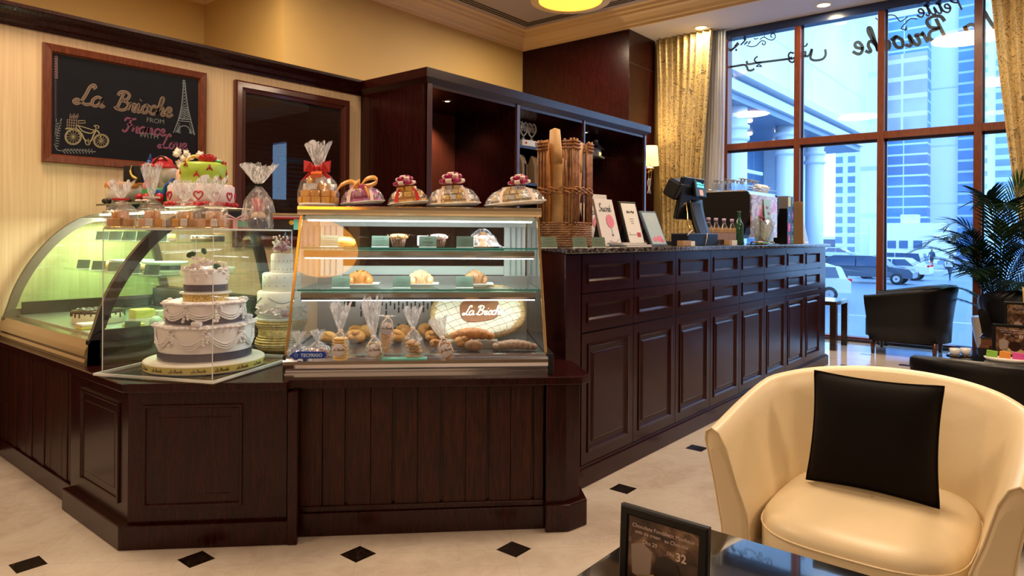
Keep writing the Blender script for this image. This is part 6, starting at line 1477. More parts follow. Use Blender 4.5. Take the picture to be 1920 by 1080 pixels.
# ---------------------------------------------------------------- inside the curved case
def curved_content():
    dz = .811
    t = thing('cake', 'round cake with black dripped icing and cookie crumb top, in the curved case', 'cake', (1.45, 4.15, dz), 0)
    MB().lathe([(.125, 0), (.125, .065), (0, .067)], n=40).obj('sponge', C('cream_sponge', (.85, .72, .58), .5), t)
    m = MB().lathe([(.127, .055), (.127, .068), (0, .070)], n=40); g = random.Random(5)
    for k in range(26): a = 2*PI*k/26; m.tube([(.128*math.cos(a), .128*math.sin(a), .064), (.128*math.cos(a), .128*math.sin(a), .064-g.uniform(.015, .04))], .0035, 6)
    m.obj('dark_drip', C('dark_chocolate', (1, 1, 1)), t)
    m = MB()
    for k in range(80): m.cbox((g.uniform(-.1, .1)*.8, g.uniform(-.1, .1)*.8, .073), (.014, .010, .006), rz=g.uniform(0, 3), rx=.3)
    m.obj('cookie_crumb', C('grey_crumb', (.30, .29, .30), .6, var=.8, vscale=90), t)
    def slab_cake(x, y, lab, c1, c2, w=.10, d=.07, h=.06, z=dz, rz=0, g=None):
        t = thing('cake_slice', lab, 'cake', (x, y, z), rz, group=g); MB().box(-w/2, w/2, -d/2, d/2, 0, h*.45).obj('lower_layer', c2, t, bev=.003); MB().box(-w/2, w/2, -d/2, d/2, h*.45, h).obj('upper_layer', c1, t, bev=.006); return t
    ye = C('lemon_icing', (.80, .66, .12), .45); gn = C('lime_glaze', (.45, .60, .08), .4); br = C('chocolate_layer', (.10, .045, .02), .5); pk = C('pinkish_icing', (.88, .76, .78), .45)
    slab_cake(1.56, 3.86, 'tall yellow layered cake just inside the near glass', ye, C('cream_sponge', (1, 1, 1)), .10, .09, .085)
    slab_cake(1.44, 3.66, 'low chocolate slice with yellow top nearest the end glass', ye, br, .09, .06, .035)
    slab_cake(1.58, 3.66, 'small chocolate slice with lime top beside the yellow slices', gn, br, .08, .06, .04)
    slab_cake(1.74, 3.70, 'lime topped slice in the middle of the deck', gn, C('cream_sponge', (1, 1, 1)), .09, .06, .045)
    slab_cake(1.90, 3.72, 'pale slice with green topping, right of the green cards', gn, pk, .09, .06, .05)
    slab_cake(1.33, 3.90, 'flat cake slice with red berries beside the dripped cake', pk, ye, .12, .08, .03)
    slab_cake(1.72, 3.95, 'white and green slice at the back of the deck', C('cream_sponge', (1, 1, 1)), gn, .10, .07, .06)
    slab_cake(1.88, 3.98, 'green topped slice at the rear of the deck', gn, C('cream_sponge', (1, 1, 1)), .10, .07, .07)
    o = MB().lathe([(.03, 0), (.033, .012), (.03, .024), (0, .026)], TX(0, 0, 0, rx=1.2), n=24).obj('grey_biscuit', C('pale_grey', (.62, .64, .62), .5)); o.location = (1.52, 3.60, dz+.035); tag(o, 'round grey token leaning against the low slices in the curved case', 'biscuit')
    # dishes on the glass shelves
    for x, y, z, lab, c_ in ((1.72, 3.95, 1.084, 'long white dish with a dark band on the lower shelf of the curved case', 'white'), (1.70, 4.35, 1.084, 'white oval cake dish farther back on the lower shelf', 'white'), (1.85, 3.66, 1.084, 'pale flat cake at the near right of the lower shelf', icing2)):
        t = thing('cake_dish', lab, 'dish', (x, y, z), -.4)
        MB().lathe([(.07, 0), (.075, .01), (.075, .04), (.12, .052), (.12, .060), (0, .060)] if lab[0] != 'p' else [(.11, 0), (.12, .015), (.115, .035), (.0, .04)], n=36, sy=.7).obj('dish', c_, t)
        if lab[0] != 'p': MB().lathe([(.078, .012), (.078, .036)], n=36, sy=.7, caps=False).obj('dark_band', C('slate_band', (.05, .07, .10), .3), t)
    t = thing('cake', 'flat round chocolate cake on the upper shelf of the curved case', 'cake', (1.86, 3.74, 1.258)); MB().lathe([(.09, 0), (.09, .028), (0, .03)], n=36, sy=.8).obj('cake', br, t); MB().lathe([(.092, .027), (.085, .034), (0, .035)], n=36, sy=.8, wob=lambda a, k: 1+.02*math.sin(14*a)).obj('grey_crumb_top', C('grey_crumb', (1, 1, 1)), t)
    gcard = lambda x, y, z, lab: dup(c0_, lab, (x, y, z), -1.0, group='price cards in the curved case')
    for k in range(5): gcard(1.63+.0*k, 4.62-.2*k, 1.258, ('price card farthest along the upper shelf of the curved case', 'second price card from the wall on the upper shelf of the curved case', 'middle price card on the upper shelf of the curved case', 'fourth price card from the wall on the upper shelf of the curved case', 'price card nearest the end glass on the upper shelf of the curved case')[k])
    for k in range(5): gcard(1.54+.0*k, 4.66-.24*k, 1.083, ('price card farthest along the lower shelf of the curved case', 'second price card from the wall on the lower shelf of the curved case', 'middle price card on the lower shelf of the curved case', 'fourth price card from the wall on the lower shelf of the curved case', 'price card nearest the end glass on the lower shelf of the curved case')[k])
    for x, y, lab in ((1.80, 3.84, 'green price card standing among the slices, left one of two'), (1.98, 3.82, 'green price card standing among the slices, right one of two'), (1.40, 3.585, 'price card lying low by the end glass in the curved case')): gcard(x, y, dz, lab)
    for k, lab in enumerate(('small iced pastry on the upper shelf nearest the wall', 'small iced pastry in the middle of the upper shelf', 'small iced pastry near the end of the upper shelf')): slab_cake(1.76, 4.55-.27*k, lab, (ye, pk, gn)[k], br, .07, .05, .04, 1.258)
    for k, lab in enumerate(('pale bun on the lower shelf near the wall', 'brown bun on the lower shelf in the middle')):
        t = thing('bun', lab, 'bun', (1.66, 4.6-.45*k, 1.083)); MB().ell((0, 0, .024), (.045, .035, .026)).obj('crust', (bread3, bread2)[k], t)
curved_content()

# ================================================================== ON THE LONG COUNTER
ZT = 1.242
def at(px, y, dx=0): p = ony(px, 450, y); return (p.x+dx, y, ZT)
def bread_basket():
    p = at(1059, 2.24); t = thing('bread_basket', 'tall wicker stand basket with corner bundles of rods, full of wrapped baguettes', 'basket', p, .12)
    wk = WOOD('wicker_brown', (.20, .075, .025), (.46, .21, .08), rough=.45, coat=.1, sc=(3, 3, 3))
    a = .112; m = MB()
    for k in range(11):
        z = .008+k*.0125
        pts = []
        for i in range(49):
            u = i/48*4; s_ = int(min(u, 3.999)); f = u-s_; q = -a+2*a*f; c = [(q, -a), (a, q), (-q, a), (-a, -q)][s_]; wv = .0045*math.sin(i*PI*.75+(k % 2)*PI); n_ = [(0, -1), (1, 0), (0, 1), (-1, 0)][s_]
            pts.append((c[0]+n_[0]*wv, c[1]+n_[1]*wv, z))
        m.tube(pts[:-1], .0058, 5, closed=True)
    m.box(-a+.004, a-.004, -a+.004, a-.004, 0, .01)
    m.obj('woven_base', wk, t)
    H = .60
    for cx_, cy_ in ((-1, -1), (1, -1), (1, 1), (-1, 1)):
        m = MB()
        for i in range(4):
            for ax in (0, 1):
                x, y = (cx_*(a-.001-i*.019), cy_*a) if ax == 0 else (cx_*a, cy_*(a-i*.019)); m.tube([(x, y, .12), (x+.002*math.sin(i*3), y, .34), (x, y, H-.01*((i+ax) % 2))], .0062, 6)
        for z in (H-.055, H-.035, H-.018):
            m.tube([(cx_*(a-.066), cy_*(a+.007), z), (cx_*(a+.006), cy_*(a+.007), z+.002), (cx_*(a+.007), cy_*(a+.004), z), (cx_*(a+.007), cy_*(a-.066), z+.002)], .006, 6)
        m.obj('corner_rods', wk, t)
    m = MB()
    for z, tw in ((.30, 1), (.325, -1), (.312, 0)):
        pts = []
        for i in range(64):
            u = i/64*4; s_ = int(u); f = u-s_; q = -a+2*a*f; c = [(q, -a), (a, q), (-q, a), (-a, -q)][s_]; n_ = [(0, -1), (1, 0), (0, 1), (-1, 0)][s_]; w = .009+.004*math.sin(i*1.2+tw*2)
            pts.append((c[0]+n_[0]*w, c[1]+n_[1]*w, z+.006*math.cos(i*1.2+tw*2)))
        m.tube(pts, .0055, 5, closed=True)
    m.obj('twisted_ring', wk, t)
    kraft = C('kraft_paper', (.52, .30, .11), .55, var=.2, vscale=20, bump=.3, bscale=30)
    def baguette(x0, y0, x1, y1, h, lab, r=.033, bare=False, flat=.75, rz=0):
        b = thing('baguette', lab, 'bread', (p[0], p[1], ZT), .12)
        # stands in the basket: foot on the basket floor
        pts = [Vector((x0, y0, .03)).lerp(Vector((x1, y1, h)), k/10) for k in range(11)]
        rad = [r*(.75 if k == 0 else 1 if k < 9 else .92 if k == 9 else .55) for k in range(11)]
        if bare: MB().tube(pts, [r*.8*math.sin(PI*(k+1)/12)**.4 for k in range(11)], 14).obj('crust', bread1, b)
        else:
            MB().tube(pts, rad, 14, flat=flat).obj('paper_sleeve', kraft, b)
            m = MB(); q = pts[-1]; m.tube([pts[7]+Vector((0, -.002, 0)), pts[8], q+Vector((0, 0, .004)), q+Vector((0, 0, .015))], [r*1.05, r*1.04, r*.8, r*.1], 14, flat=flat).obj('sleeve_fold', C('pale_kraft', (.62, .38, .16), .5), b)
        return b
    baguette(-.055, .02, -.035, .05, .66, 'upright baguette in a kraft sleeve at the left of the basket, tallest', .040)
    baguette(-.03, -.06, .055, -.05, .59, 'baguette in a kraft sleeve leaning right across the front of the basket', .037)
    baguette(.05, .05, .07, .06, .50, 'baguette in a kraft sleeve standing inside the right corner of the basket', .033)
    baguette(-.075, .07, -.085, .08, .60, 'bare baguette end poking out behind the left corner of the basket', .032, True)
    baguette(.0, .06, .04, .075, .45, 'short bare baguette in the middle rear of the basket', .03, True)
bread_basket()
for px, lab in ((1040, 'mint price card in front of the basket, left of three on the counter'), (1088, 'mint price card in front of the basket, middle of three on the counter'), (1123, 'pale blue price card right of the basket on the counter')):
    pt_ = ony(px, 460, 1.965); dup(c0_, lab, (pt_.x, 1.965+(.03 if px < 1050 else 0), ZT), R(-28), group='mint price cards on the marble counter')
def panel_on(t, w, h, tilt, matf, fr=.0, matp='paper', th=.008, name='board'):
    X = TX(0, 0, .001, rx=-tilt)
    if fr: 
        MB().box(-w/2, w/2, 0, th, 0, h, X).obj('frame', matf, t, bev=.003); MB().box(-w/2+fr, w/2-fr, -.0015, 0, fr, h-fr, X).obj('sheet', matp, t)
    else: MB().box(-w/2, w/2, 0, th, 0, h, X).obj(name, matf, t, bev=.001)
    L_ = MB().box(-.03, .03, .0, .006, 0, h*.75, TX(0, h*math.sin(tilt)*1.0+.05, 0, rx=tilt*.8)); L_.obj('rear_leg', 'black', t)
    return X @ PF((0, -.0016, 0), (1, 0, 0))
def book(px, y, w, h, tilt, lab, rz, big=True):
    p = at(px, y); t = thing('cookery_book', lab, 'book', p, rz)
    T = panel_on(t, w, h, tilt, C('cover_white', (.74, .72, .76), .3), th=.018, name='cover')
    m = MB(); script(m, 'Sucré', T @ TX(-w*.36, h*.74, .0008), w*.13, w*.022, .0006); m.obj('cover_lettering', 'black', t)
    m = MB(); N = 24; m.prism([(.02+w*.20*math.cos(2*PI*i/N), h*.53+w*.24*math.sin(2*PI*i/N)) for i in range(N)], 0, .0012, T); m.obj('balloon_print', C('rose_print', (.75, .22, .35), .4), t)
    m = MB(); m.box(-.002+.02, .0+.02, h*.25, h*.38, 0, .001, T).box(.012, .028, h*.22, h*.25, 0, .001, T); m.tube([T @ Vector((x, y_, .001)) for x, y_ in crom([(-.02, h*.12), (.03, h*.08), (w*.42, h*.16)], 4)], .0012, 4); m.obj('line_print', C('grey_ink', (.12, .12, .14), .5), t)
    return t
book(1150, 2.07, .17, .29, .28, 'front cookery book with a pink balloon cover, leaning right of the basket', -.12)
book(1130, 2.38, .18, .34, .16, 'taller cookery book with the same cover standing behind the others', -.2)
book(1122, 2.22, .16, .27, .26, 'cookery book half hidden behind the front balloon book, beside the basket', -.25)
def stacks():
    p = at(1185, 1.99); 
    for k, (w, d, h, dx, lab) in enumerate(((.30, .13, .012, 0, 'large thin white book lying at the bottom of the counter stack'), (.26, .12, .010, -.04, 'thin white book lying on top of the counter stack'))):
        t = thing('flat_book', lab, 'book', (p[0]+dx, 1.995, ZT+.0125*k), .02-.05*k); MB().box(-w/2, w/2, -d/2+.01, d/2-.005, .001, h).obj('pages', 'paper', t); MB().box(-w/2-.002, w/2+.002, -d/2+.008, d/2, 0, .001).box(-w/2-.002, w/2+.002, -d/2+.008, d/2, h-.0, h+.001).obj('cover', C('cover_white', (1, 1, 1)), t)
stacks()
def notice(px, y, w, h, tilt, lab, frame_c, sheet_c, rz, kind):
    p = at(px, y); t = thing('framed_notice', lab, 'frame', p, rz)
    T = panel_on(t, w, h, tilt, frame_c, .012, sheet_c, th=.014)
    m = MB()
    if kind == 0:
        text_into(m, 'Bon Pad', T @ TX(0, h*.74, .001), .022, .0004, align='CENTER', shear=.2, bold=.0006)
        for k in range(3): m.box(-.02+.004*k, .02-.004*k, h*(.60-.05*k), h*(.60-.05*k)+.0025, 0, .001, T)
        m.obj('print', 'black', t); MB().box(w*.12, w*.34, h*.20, h*.30, 0, .001, T).obj('red_logo', C('logo_red', (.55, .06, .12), .4), t); MB().box(-w*.36, w*.12, h*.245, h*.25, 0, .001, T).box(-w*.3, -w*.29, h*.25, h*.31, 0, .001, T).obj('line_print', 'black', t)
    else:
        for k in range(4): m.box(-.035+.006*k, .035-.006*k, h*(.80-.05*k), h*(.80-.05*k)+.0025, 0, .001, T)
        m.obj('print', C('white_print', (.85, .88, .9), .5), t); q = MB()
        for x, y_, r_ in ((-.03, h*.18, .022), (.02, h*.2, .028), (.045, h*.14, .015)): q.prism([(x+r_*math.cos(a*.5), y_+r_*.8*math.sin(a*.5)) for a in range(13)], 0, .001, T)
        q.obj('blossom_print', C('rose_print', (1, 1, 1)), t)
    return t
notice(1196, 2.10, .168, .292, .30, 'black framed notice with a small red logo, leaning behind the flat books', 'black', 'paper', -.15, 0)
notice(1238, 2.06, .170, .248, .42, 'blue grey framed notice with blossom print, beside the till', C('slate_frame', (.10, .15, .24), .3), C('pale_blue_sheet', (.42, .56, .66), .4), -.15, 1)
def till():
    p = at(1285, 2.24); t = thing('till_terminal', 'black till terminal with a lit customer display, seen from behind', 'till', p, -.05); t.scale = (1.18, 1.18, 1.22)
    k = 'black'
    MB().box(-.10, .12, -.10, .10, 0, .025).obj('foot', k, t, bev=.006)
    # screen head seen from the back
    X = TX(-.03, .02, .16, rx=.25, rz=.0)
    MB().prism([(-.10, .0), (.13, .0), (.15, .26), (-.12, .26)], 0, .03, X @ PF((0, 0, 0), (1, 0, 0))).obj('monitor', C('till_black', (.007, .008, .012), .3, spec=.35), t, bev=.008)
    MB().grid(lambda u, v: (.02+.16*(u-.5)+.05*v, -.03-.10*(1-v)**1.4, .02+.26*v), 6, 10).obj('stand_cover', C('till_black', (1, 1, 1)), t, solid=.02)
    MB().tube([(-.085, -.115, .03), (-.075, -.06, .12), (-.055, -.03, .28)], .006, 6).obj('silver_edge', 'goldtrim', t)
    MB().cbox((-.10, -.0, .335), (.16, .10, .11), rx=.5).obj('printer_head', C('till_black', (1, 1, 1)), t, bev=.015)
    Y = TX(.06, -.06, .29, rx=-.15, rz=.1)
    MB().box(-.09, .09, -.02, .0, 0, .115, Y).obj('customer_display', 'black', t, bev=.006)
    d = MB(); 
    for r_, y0 in enumerate((.078, .060)):
        g = random.Random(r_)
        x = -.055
        while x < .055: w = g.choice((.004, .006, .008)); d.box(x, x+w, -.0215, -.0205, y0, y0+.011, Y); x += w+.003
    d.obj('lit_digits', C('cyan_digits', (.1, .8, .7), .4, emit=(.1, 1, .85), es=1.6), t)
    MB().box(-.03, .03, -.0215, -.0205, .01, .045, Y).obj('amber_panel', C('amber_glass', (.6, .22, .03), .2, emit=(1, .4, .05), es=.3), t)
    q = at(1307, 2.03); t2 = thing('cash_drawer', 'flat black cash drawer under the till with a pale strap', 'cash drawer', (q[0]+.02, q[1]+.02, ZT), .0)
    MB().box(-.24, .26, -.055, .07, 0, .085).obj('body', C('navy_black', (.006, .008, .02), .35, spec=.3), t2, bev=.006); MB().tube([(.03, -.058, .0), (.055, -.06, .05), (.07, -.055, .086)], .003, 6).tube(crom([(-.24, -.05, .07), (-.2, -.06, .10), (-.12, -.03, .105)], 4), .004, 6).obj('strap', C('pale_cable', (.7, .62, .55), .5), t2)
    q = at(1288, 1.955); t3 = thing('card_box', 'low wooden box of cards in front of the cash drawer', 'box', (q[0], 1.957, ZT), 0); MB().box(-.10, .02, -.022, .02, 0, .035).obj('box', C('light_wood_box', (.42, .26, .13), .5), t3, bev=.002); MB().box(.02, .08, -.022, .02, .0, .032).obj('cards', 'paper', t3)
    q = at(1372, 1.965); t4 = thing('card_box', 'small wooden box holding white cards, right of the cash drawer', 'box', (q[0], 1.975, ZT), 0); MB().box(-.07, -.02, -.02, .02, 0, .04).obj('box', C('light_wood_box', (1, 1, 1)), t4, bev=.002); MB().box(-.02, .08, -.02, .02, .0, .038).obj('cards', 'paper', t4)
till()
def bottle(px, y, lab, kind, scale=1):
    p = at(px, y); t = thing('syrup_bottle' if kind else 'wine_bottle', lab, 'bottle', p)
    if kind:
        MB().lathe([(.030, 0), (.034, .01), (.034, .11), (.030, .135), (.015, .165), (.013, .185)], n=24).obj('glass_body', C('brown_bottle', (.05, .03, .03), .08, coat=1), t)
        MB().lathe([(.0155, .183), (.0155, .208), (0, .210)], n=20).obj('cap', C('lilac_cap', (.50, .38, .60), .4), t)
        MB().lathe([(.0347, .04), (.0347, .095)], n=24, caps=False).obj('label', C('pale_label', (.34, .24, .26), .5), t)
        MB().lathe([(.0345, .098), (.0335, .118), (.0305, .134)], n=24, caps=False).obj('neck_label', C('gold_label', (.42, .27, .14), .4, var=.5, vscale=80), t)
    else:
        MB().lathe([(.034, 0), (.037, .01), (.037, .16), (.02, .20), (.013, .22), (.013, .26), (.015, .262), (.015, .275), (0, .275)], n=24).obj('glass_body', C('green_bottle', (.01, .07, .04), .06, coat=1), t)
for k, px in enumerate((1328, 1342, 1357, 1372)): bottle(px, 2.15+.0*k, ('syrup bottle nearest the till, leftmost of four with lilac caps', 'second syrup bottle with lilac cap from the till', 'third syrup bottle with lilac cap from the till', 'rightmost of the four bottles with lilac caps, larger in view')[k], 1)
bottle(1385, 2.13, 'dark green bottle between the syrup bottles and the ice bucket', 0)
def machine():
    x0, x1, y0, y1 = 5.75, 6.50, 2.125, 2.59
    t = thing('espresso_machine', 'big black espresso machine with a pink poster side and cups on its top', 'coffee machine', (6.1, 2.36, ZT))
    side = [(y0+.06, .05), (y0, .30), (y0-.0, .42), (y0+.02, .455), (y1-.04, .455), (y1, .40), (y1, .05)]
    T = Matrix(((0, 0, 1, x0), (1, 0, 0, 0), (0, 1, 0, ZT), (0, 0, 0, 1)))
    kidify(MB().prism(side, 0, .03, T).obj('end_panel', C('machine_black', (.006, .004, .004), .4, spec=.25), bev=.006), t)
    kidify(MB().prism(side, x1-x0-.03, x1-x0, T).obj('end_panel', C('machine_black', (1, 1, 1)), bev=.006), t)
    kidify(MB().prism([(y*.98+.05, z) for y, z in side], .03, x1-x0-.03, T).obj('body', 'chrome'), t)
    F = PF((x0+.03, y0+.012, ZT), (1, 0, 0))
    pm, nt, b = new_mat('pink_poster_print'); v, x, y, z = xyz(nt)
    c = ramp(nt, noise(nt, v, 5, 3, 1.5), [(.34, (.62, .03, .10)), (.44, (.85, .60, .62)), (.52, (.30, .16, .20)), (.58, (.70, .66, .74)), (.7, (.35, .40, .55))]); nt.links.new(c, b.inputs['Base Color']); b.inputs['Roughness'].default_value = .15
    kidify(MB().box(.02, x1-x0-.08, .06, .43, 0, .012, F).obj('poster_panel', pm), t)
    f = MB()
    for x in (x0+.08, x1-.08):
        for y in (y0+.1, y1-.06): f.lathe([(.025, 0), (.02, .055)], TX(x, y, ZT), n=16)
    kidify(f.obj('foot', 'chrome'), t)
    kidify(MB().box(x0+.02, x1-.02, y0+.03, y1-.03, ZT+.455, ZT+.462).obj('cup_tray', 'chrome'), t)
    r_ = MB(); 
    for y in (y0+.02, y1-.03): r_.tube([(x0+.02, y, ZT+.49), (x1-.02, y, ZT+.49)], .005, 6)
    kidify(r_.obj('cup_rail', 'chrome'), t)
    zt = ZT+.463; gg = GLASS('tumbler_glass', (.90, .93, .95), 1.0); g0 = None
    labs = ['leftmost', 'second', 'third', 'fourth', 'fifth', 'sixth']
    for i in range(6):
        for j in range(3):
            x, y = x0+.07+i*.072, y0+.10+j*.12; lab = '%s glass from the left in the %s row on the coffee machine' % (labs[i], ('front', 'middle', 'rear')[j])
            if g0 is None:
                g0 = thing('glass', lab, 'glass', (x, y, zt), 0, 'upturned glasses on the coffee machine')
                MB().lathe([(.032, 0), (.034, .002), (.026, .075), (.024, .08), (.0, .08)], n=20).obj('bowl', gg, g0); MB().lathe([(.033, 0), (.0345, .003), (.033, .006)], n=20, caps=False).lathe([(.010, .082), (.008, .10), (.03, .108), (0, .109)], n=16).obj('foot', C('glass_rim', (.55, .60, .64), .1, coat=1), g0)
            else: dup(g0, lab, (x+.01*((i*7+j) % 3-1), y, zt))
    k0 = None
    for i in range(4):
        lab = '%s white cup lying tipped on the right of the coffee machine top' % labs[i]
        if k0 is None:
            k0 = thing('cup', lab, 'cup', (x0+.50+i*.06, y0+.12, zt), 0, 'tipped cups on the coffee machine')
            MB().lathe([(.024, -.03), (.036, -.01), (.042, .03)], TX(0, 0, .042, ry=PI/2-.2), n=24, caps=False).obj('bowl', 'white', k0, solid=.003); MB().tube([(0, -.038, .045), (.012, -.055, .05), (.0, -.06, .06), (-.01, -.04, .058)], .004, 6).obj('handle', 'white', k0)
        else: dup(k0, lab, (x0+.50+i*.06, y0+.12, zt))
machine()
def mint_poster():
    p = at(1440, 2.085); t = thing('standing_card', 'tall mint green card with red script standing behind the ice bucket', 'card', (p[0]+.06, 2.085, ZT), .0)
    X = TX(0, 0, .001, rx=-.08)
    MB().box(-.085, .085, 0, .004, 0, .40, X).obj('card', C('pale_mint', (.36, .58, .54), .4), t)
    T = X @ PF((0, -.001, 0), (1, 0, 0)); m = MB()
    for x0, y0, n in ((-.045, .325, 9), (-.01, .275, 8)): m.strip(crom([(x0+.008*i, y0+.011*(1 if i % 2 else -1)*(1+.4*math.sin(i*2))) for i in range(n)], 4), .004, .0008, T)
    m.obj('red_script', C('logo_red', (1, 1, 1)), t)
    m = MB(); 
    for k in range(3): m.box(-.06, -.01, .10+.02*k, .106+.02*k, 0, .0008, T)
    m.obj('green_print', C('green_print', (.04, .30, .18), .5), t)
mint_poster()
def ice_bucket():
    p = at(1430, 2.02); t = thing('ice_bucket', 'clear winged ice bucket on a small tray in front of the coffee machine', 'bucket', (p[0], 2.02, ZT), 0)
    def fn(u, v):
        a = 2*PI*u; r = .075+.055*v; z = .02+.17*v+.045*v*math.cos(2*a)**3*1.0
        return (r*math.cos(a)*1.05, r*math.sin(a)*.72, z)
    MB().grid(fn, 40, 10, closeu=True).obj('bowl', CELLO('frosted_clear', .30, (.75, .85, .88), 6, .5), t, solid=.004)
    MB().lathe([(.075, 0), (.078, .02), (0, .021)], n=32, sy=.72).obj('base', C('teal_ice_base', (.15, .45, .42), .15, coat=.5), t)
    MB().box(-.15, .15, -.085, .085, -.0, .006).obj('tray', 'darkbrown', t, bev=.002)
    m = MB()
    for sg in (-1, 1): m.tube(crom([(sg*.13, -.05, .008), (sg*.165, -.03, .02), (sg*.165, .03, .02), (sg*.13, .05, .008)], 4), .006)
    m.obj('tray_handle', 'brass', t)
    b = thing('champagne_bottle', 'green bottle lying slanted in the clear ice bucket', 'bottle', (p[0]+.045, 2.02, ZT+.06), 0); b.rotation_euler = (0, R(-38), 0)
    MB().lathe([(.0, -.02), (.034, -.018), (.036, .10), (.02, .15), (.0125, .18), (.0125, .22), (0, .222)], n=24).obj('glass_body', C('green_bottle', (1, 1, 1)), b); MB().lathe([(.0135, .17), (.0135, .222), (0, .224)], n=16).obj('foil', 'darkbrown', b); MB().lathe([(.0365, .02), (.0365, .07)], n=24, caps=False).obj('label', C('bright_green_label', (.05, .5, .28), .4), b)
    b2 = thing('champagne_bottle', 'dark bottle neck leaning to the right in the clear ice bucket', 'bottle', (p[0]-.02, 2.03, ZT+.05), 0); b2.rotation_euler = (0, R(42), 0)
    MB().lathe([(.0, 0), (.03, .002), (.032, .07), (.012, .13), (.012, .18), (0, .182)], n=24).obj('glass_body', C('green_bottle', (1, 1, 1)), b2)
ice_bucket()
def capsule_rack():
    p = at(1476, 2.12); X0 = p[0]; t = thing('capsule_rack', 'tall black rack with coloured square cards near the far end of the counter', 'rack', (X0, 2.12, ZT), 0)
    MB().box(0, .20, 0, .13, 0, .46).obj('body', 'black', t, bev=.003)
    MB().box(-.0015, 0, .0, .13, .34, .46).obj('grey_header', C('grey_header', (.22, .21, .22), .5), t)
    cols = [[(.65, .62, .05), (.03, .10, .13)], [(.03, .12, .62), (.16, .03, .28)], [(.75, .02, .30), (.04, .15, .40)], [(.55, .02, .16), (.02, .22, .10)]]
    for r_ in range(4):
        for c in range(2):
            if r_ == 0 and c == 0: MB().box(.015, .095, -.002, 0, .36, .45).obj('card', C('c%d%d' % (r_, c), cols[r_][c], .4), t)
            else:
                z = .35-.115*r_ if r_ else .36
                MB().box(.015+.095*c, .09+.095*c, -.002, 0, z, z+.08).obj('card', C('c%d%d' % (r_, c), cols[r_][c], .4), t)
                MB().box(.035+.095*c, .07+.095*c, -.0026, -.002, z+.035, z+.04).box(.04+.095*c, .065+.095*c, -.0026, -.002, z+.05, z+.053).obj('card_print', C('white_print', (1, 1, 1)), t)
    X1 = at(1502, 2.10)[0]
    t = thing('wooden_board', 'thin wooden menu board standing beside the coloured capsule rack', 'board', (X1-.03, 2.12, ZT), 0); MB().box(-.008, .008, -.05, .10, 0, .42, TX(ry=-.03)).obj('board', C('light_wood_box', (1, 1, 1)), t)
    t = thing('white_frame', 'small white frame leaning at the very end of the counter', 'frame', (X1+.14, 2.08, ZT), .0); X = TX(0, 0, 0.001, rx=-.22)
    MB().box(-.09, .05, 0, .01, 0, .26, X).obj('frame', 'white', t, bev=.002); MB().box(-.075, .035, -.001, 0, .02, .24, X).obj('sheet', C('pale_blue_sheet', (1, 1, 1)), t)
capsule_rack()

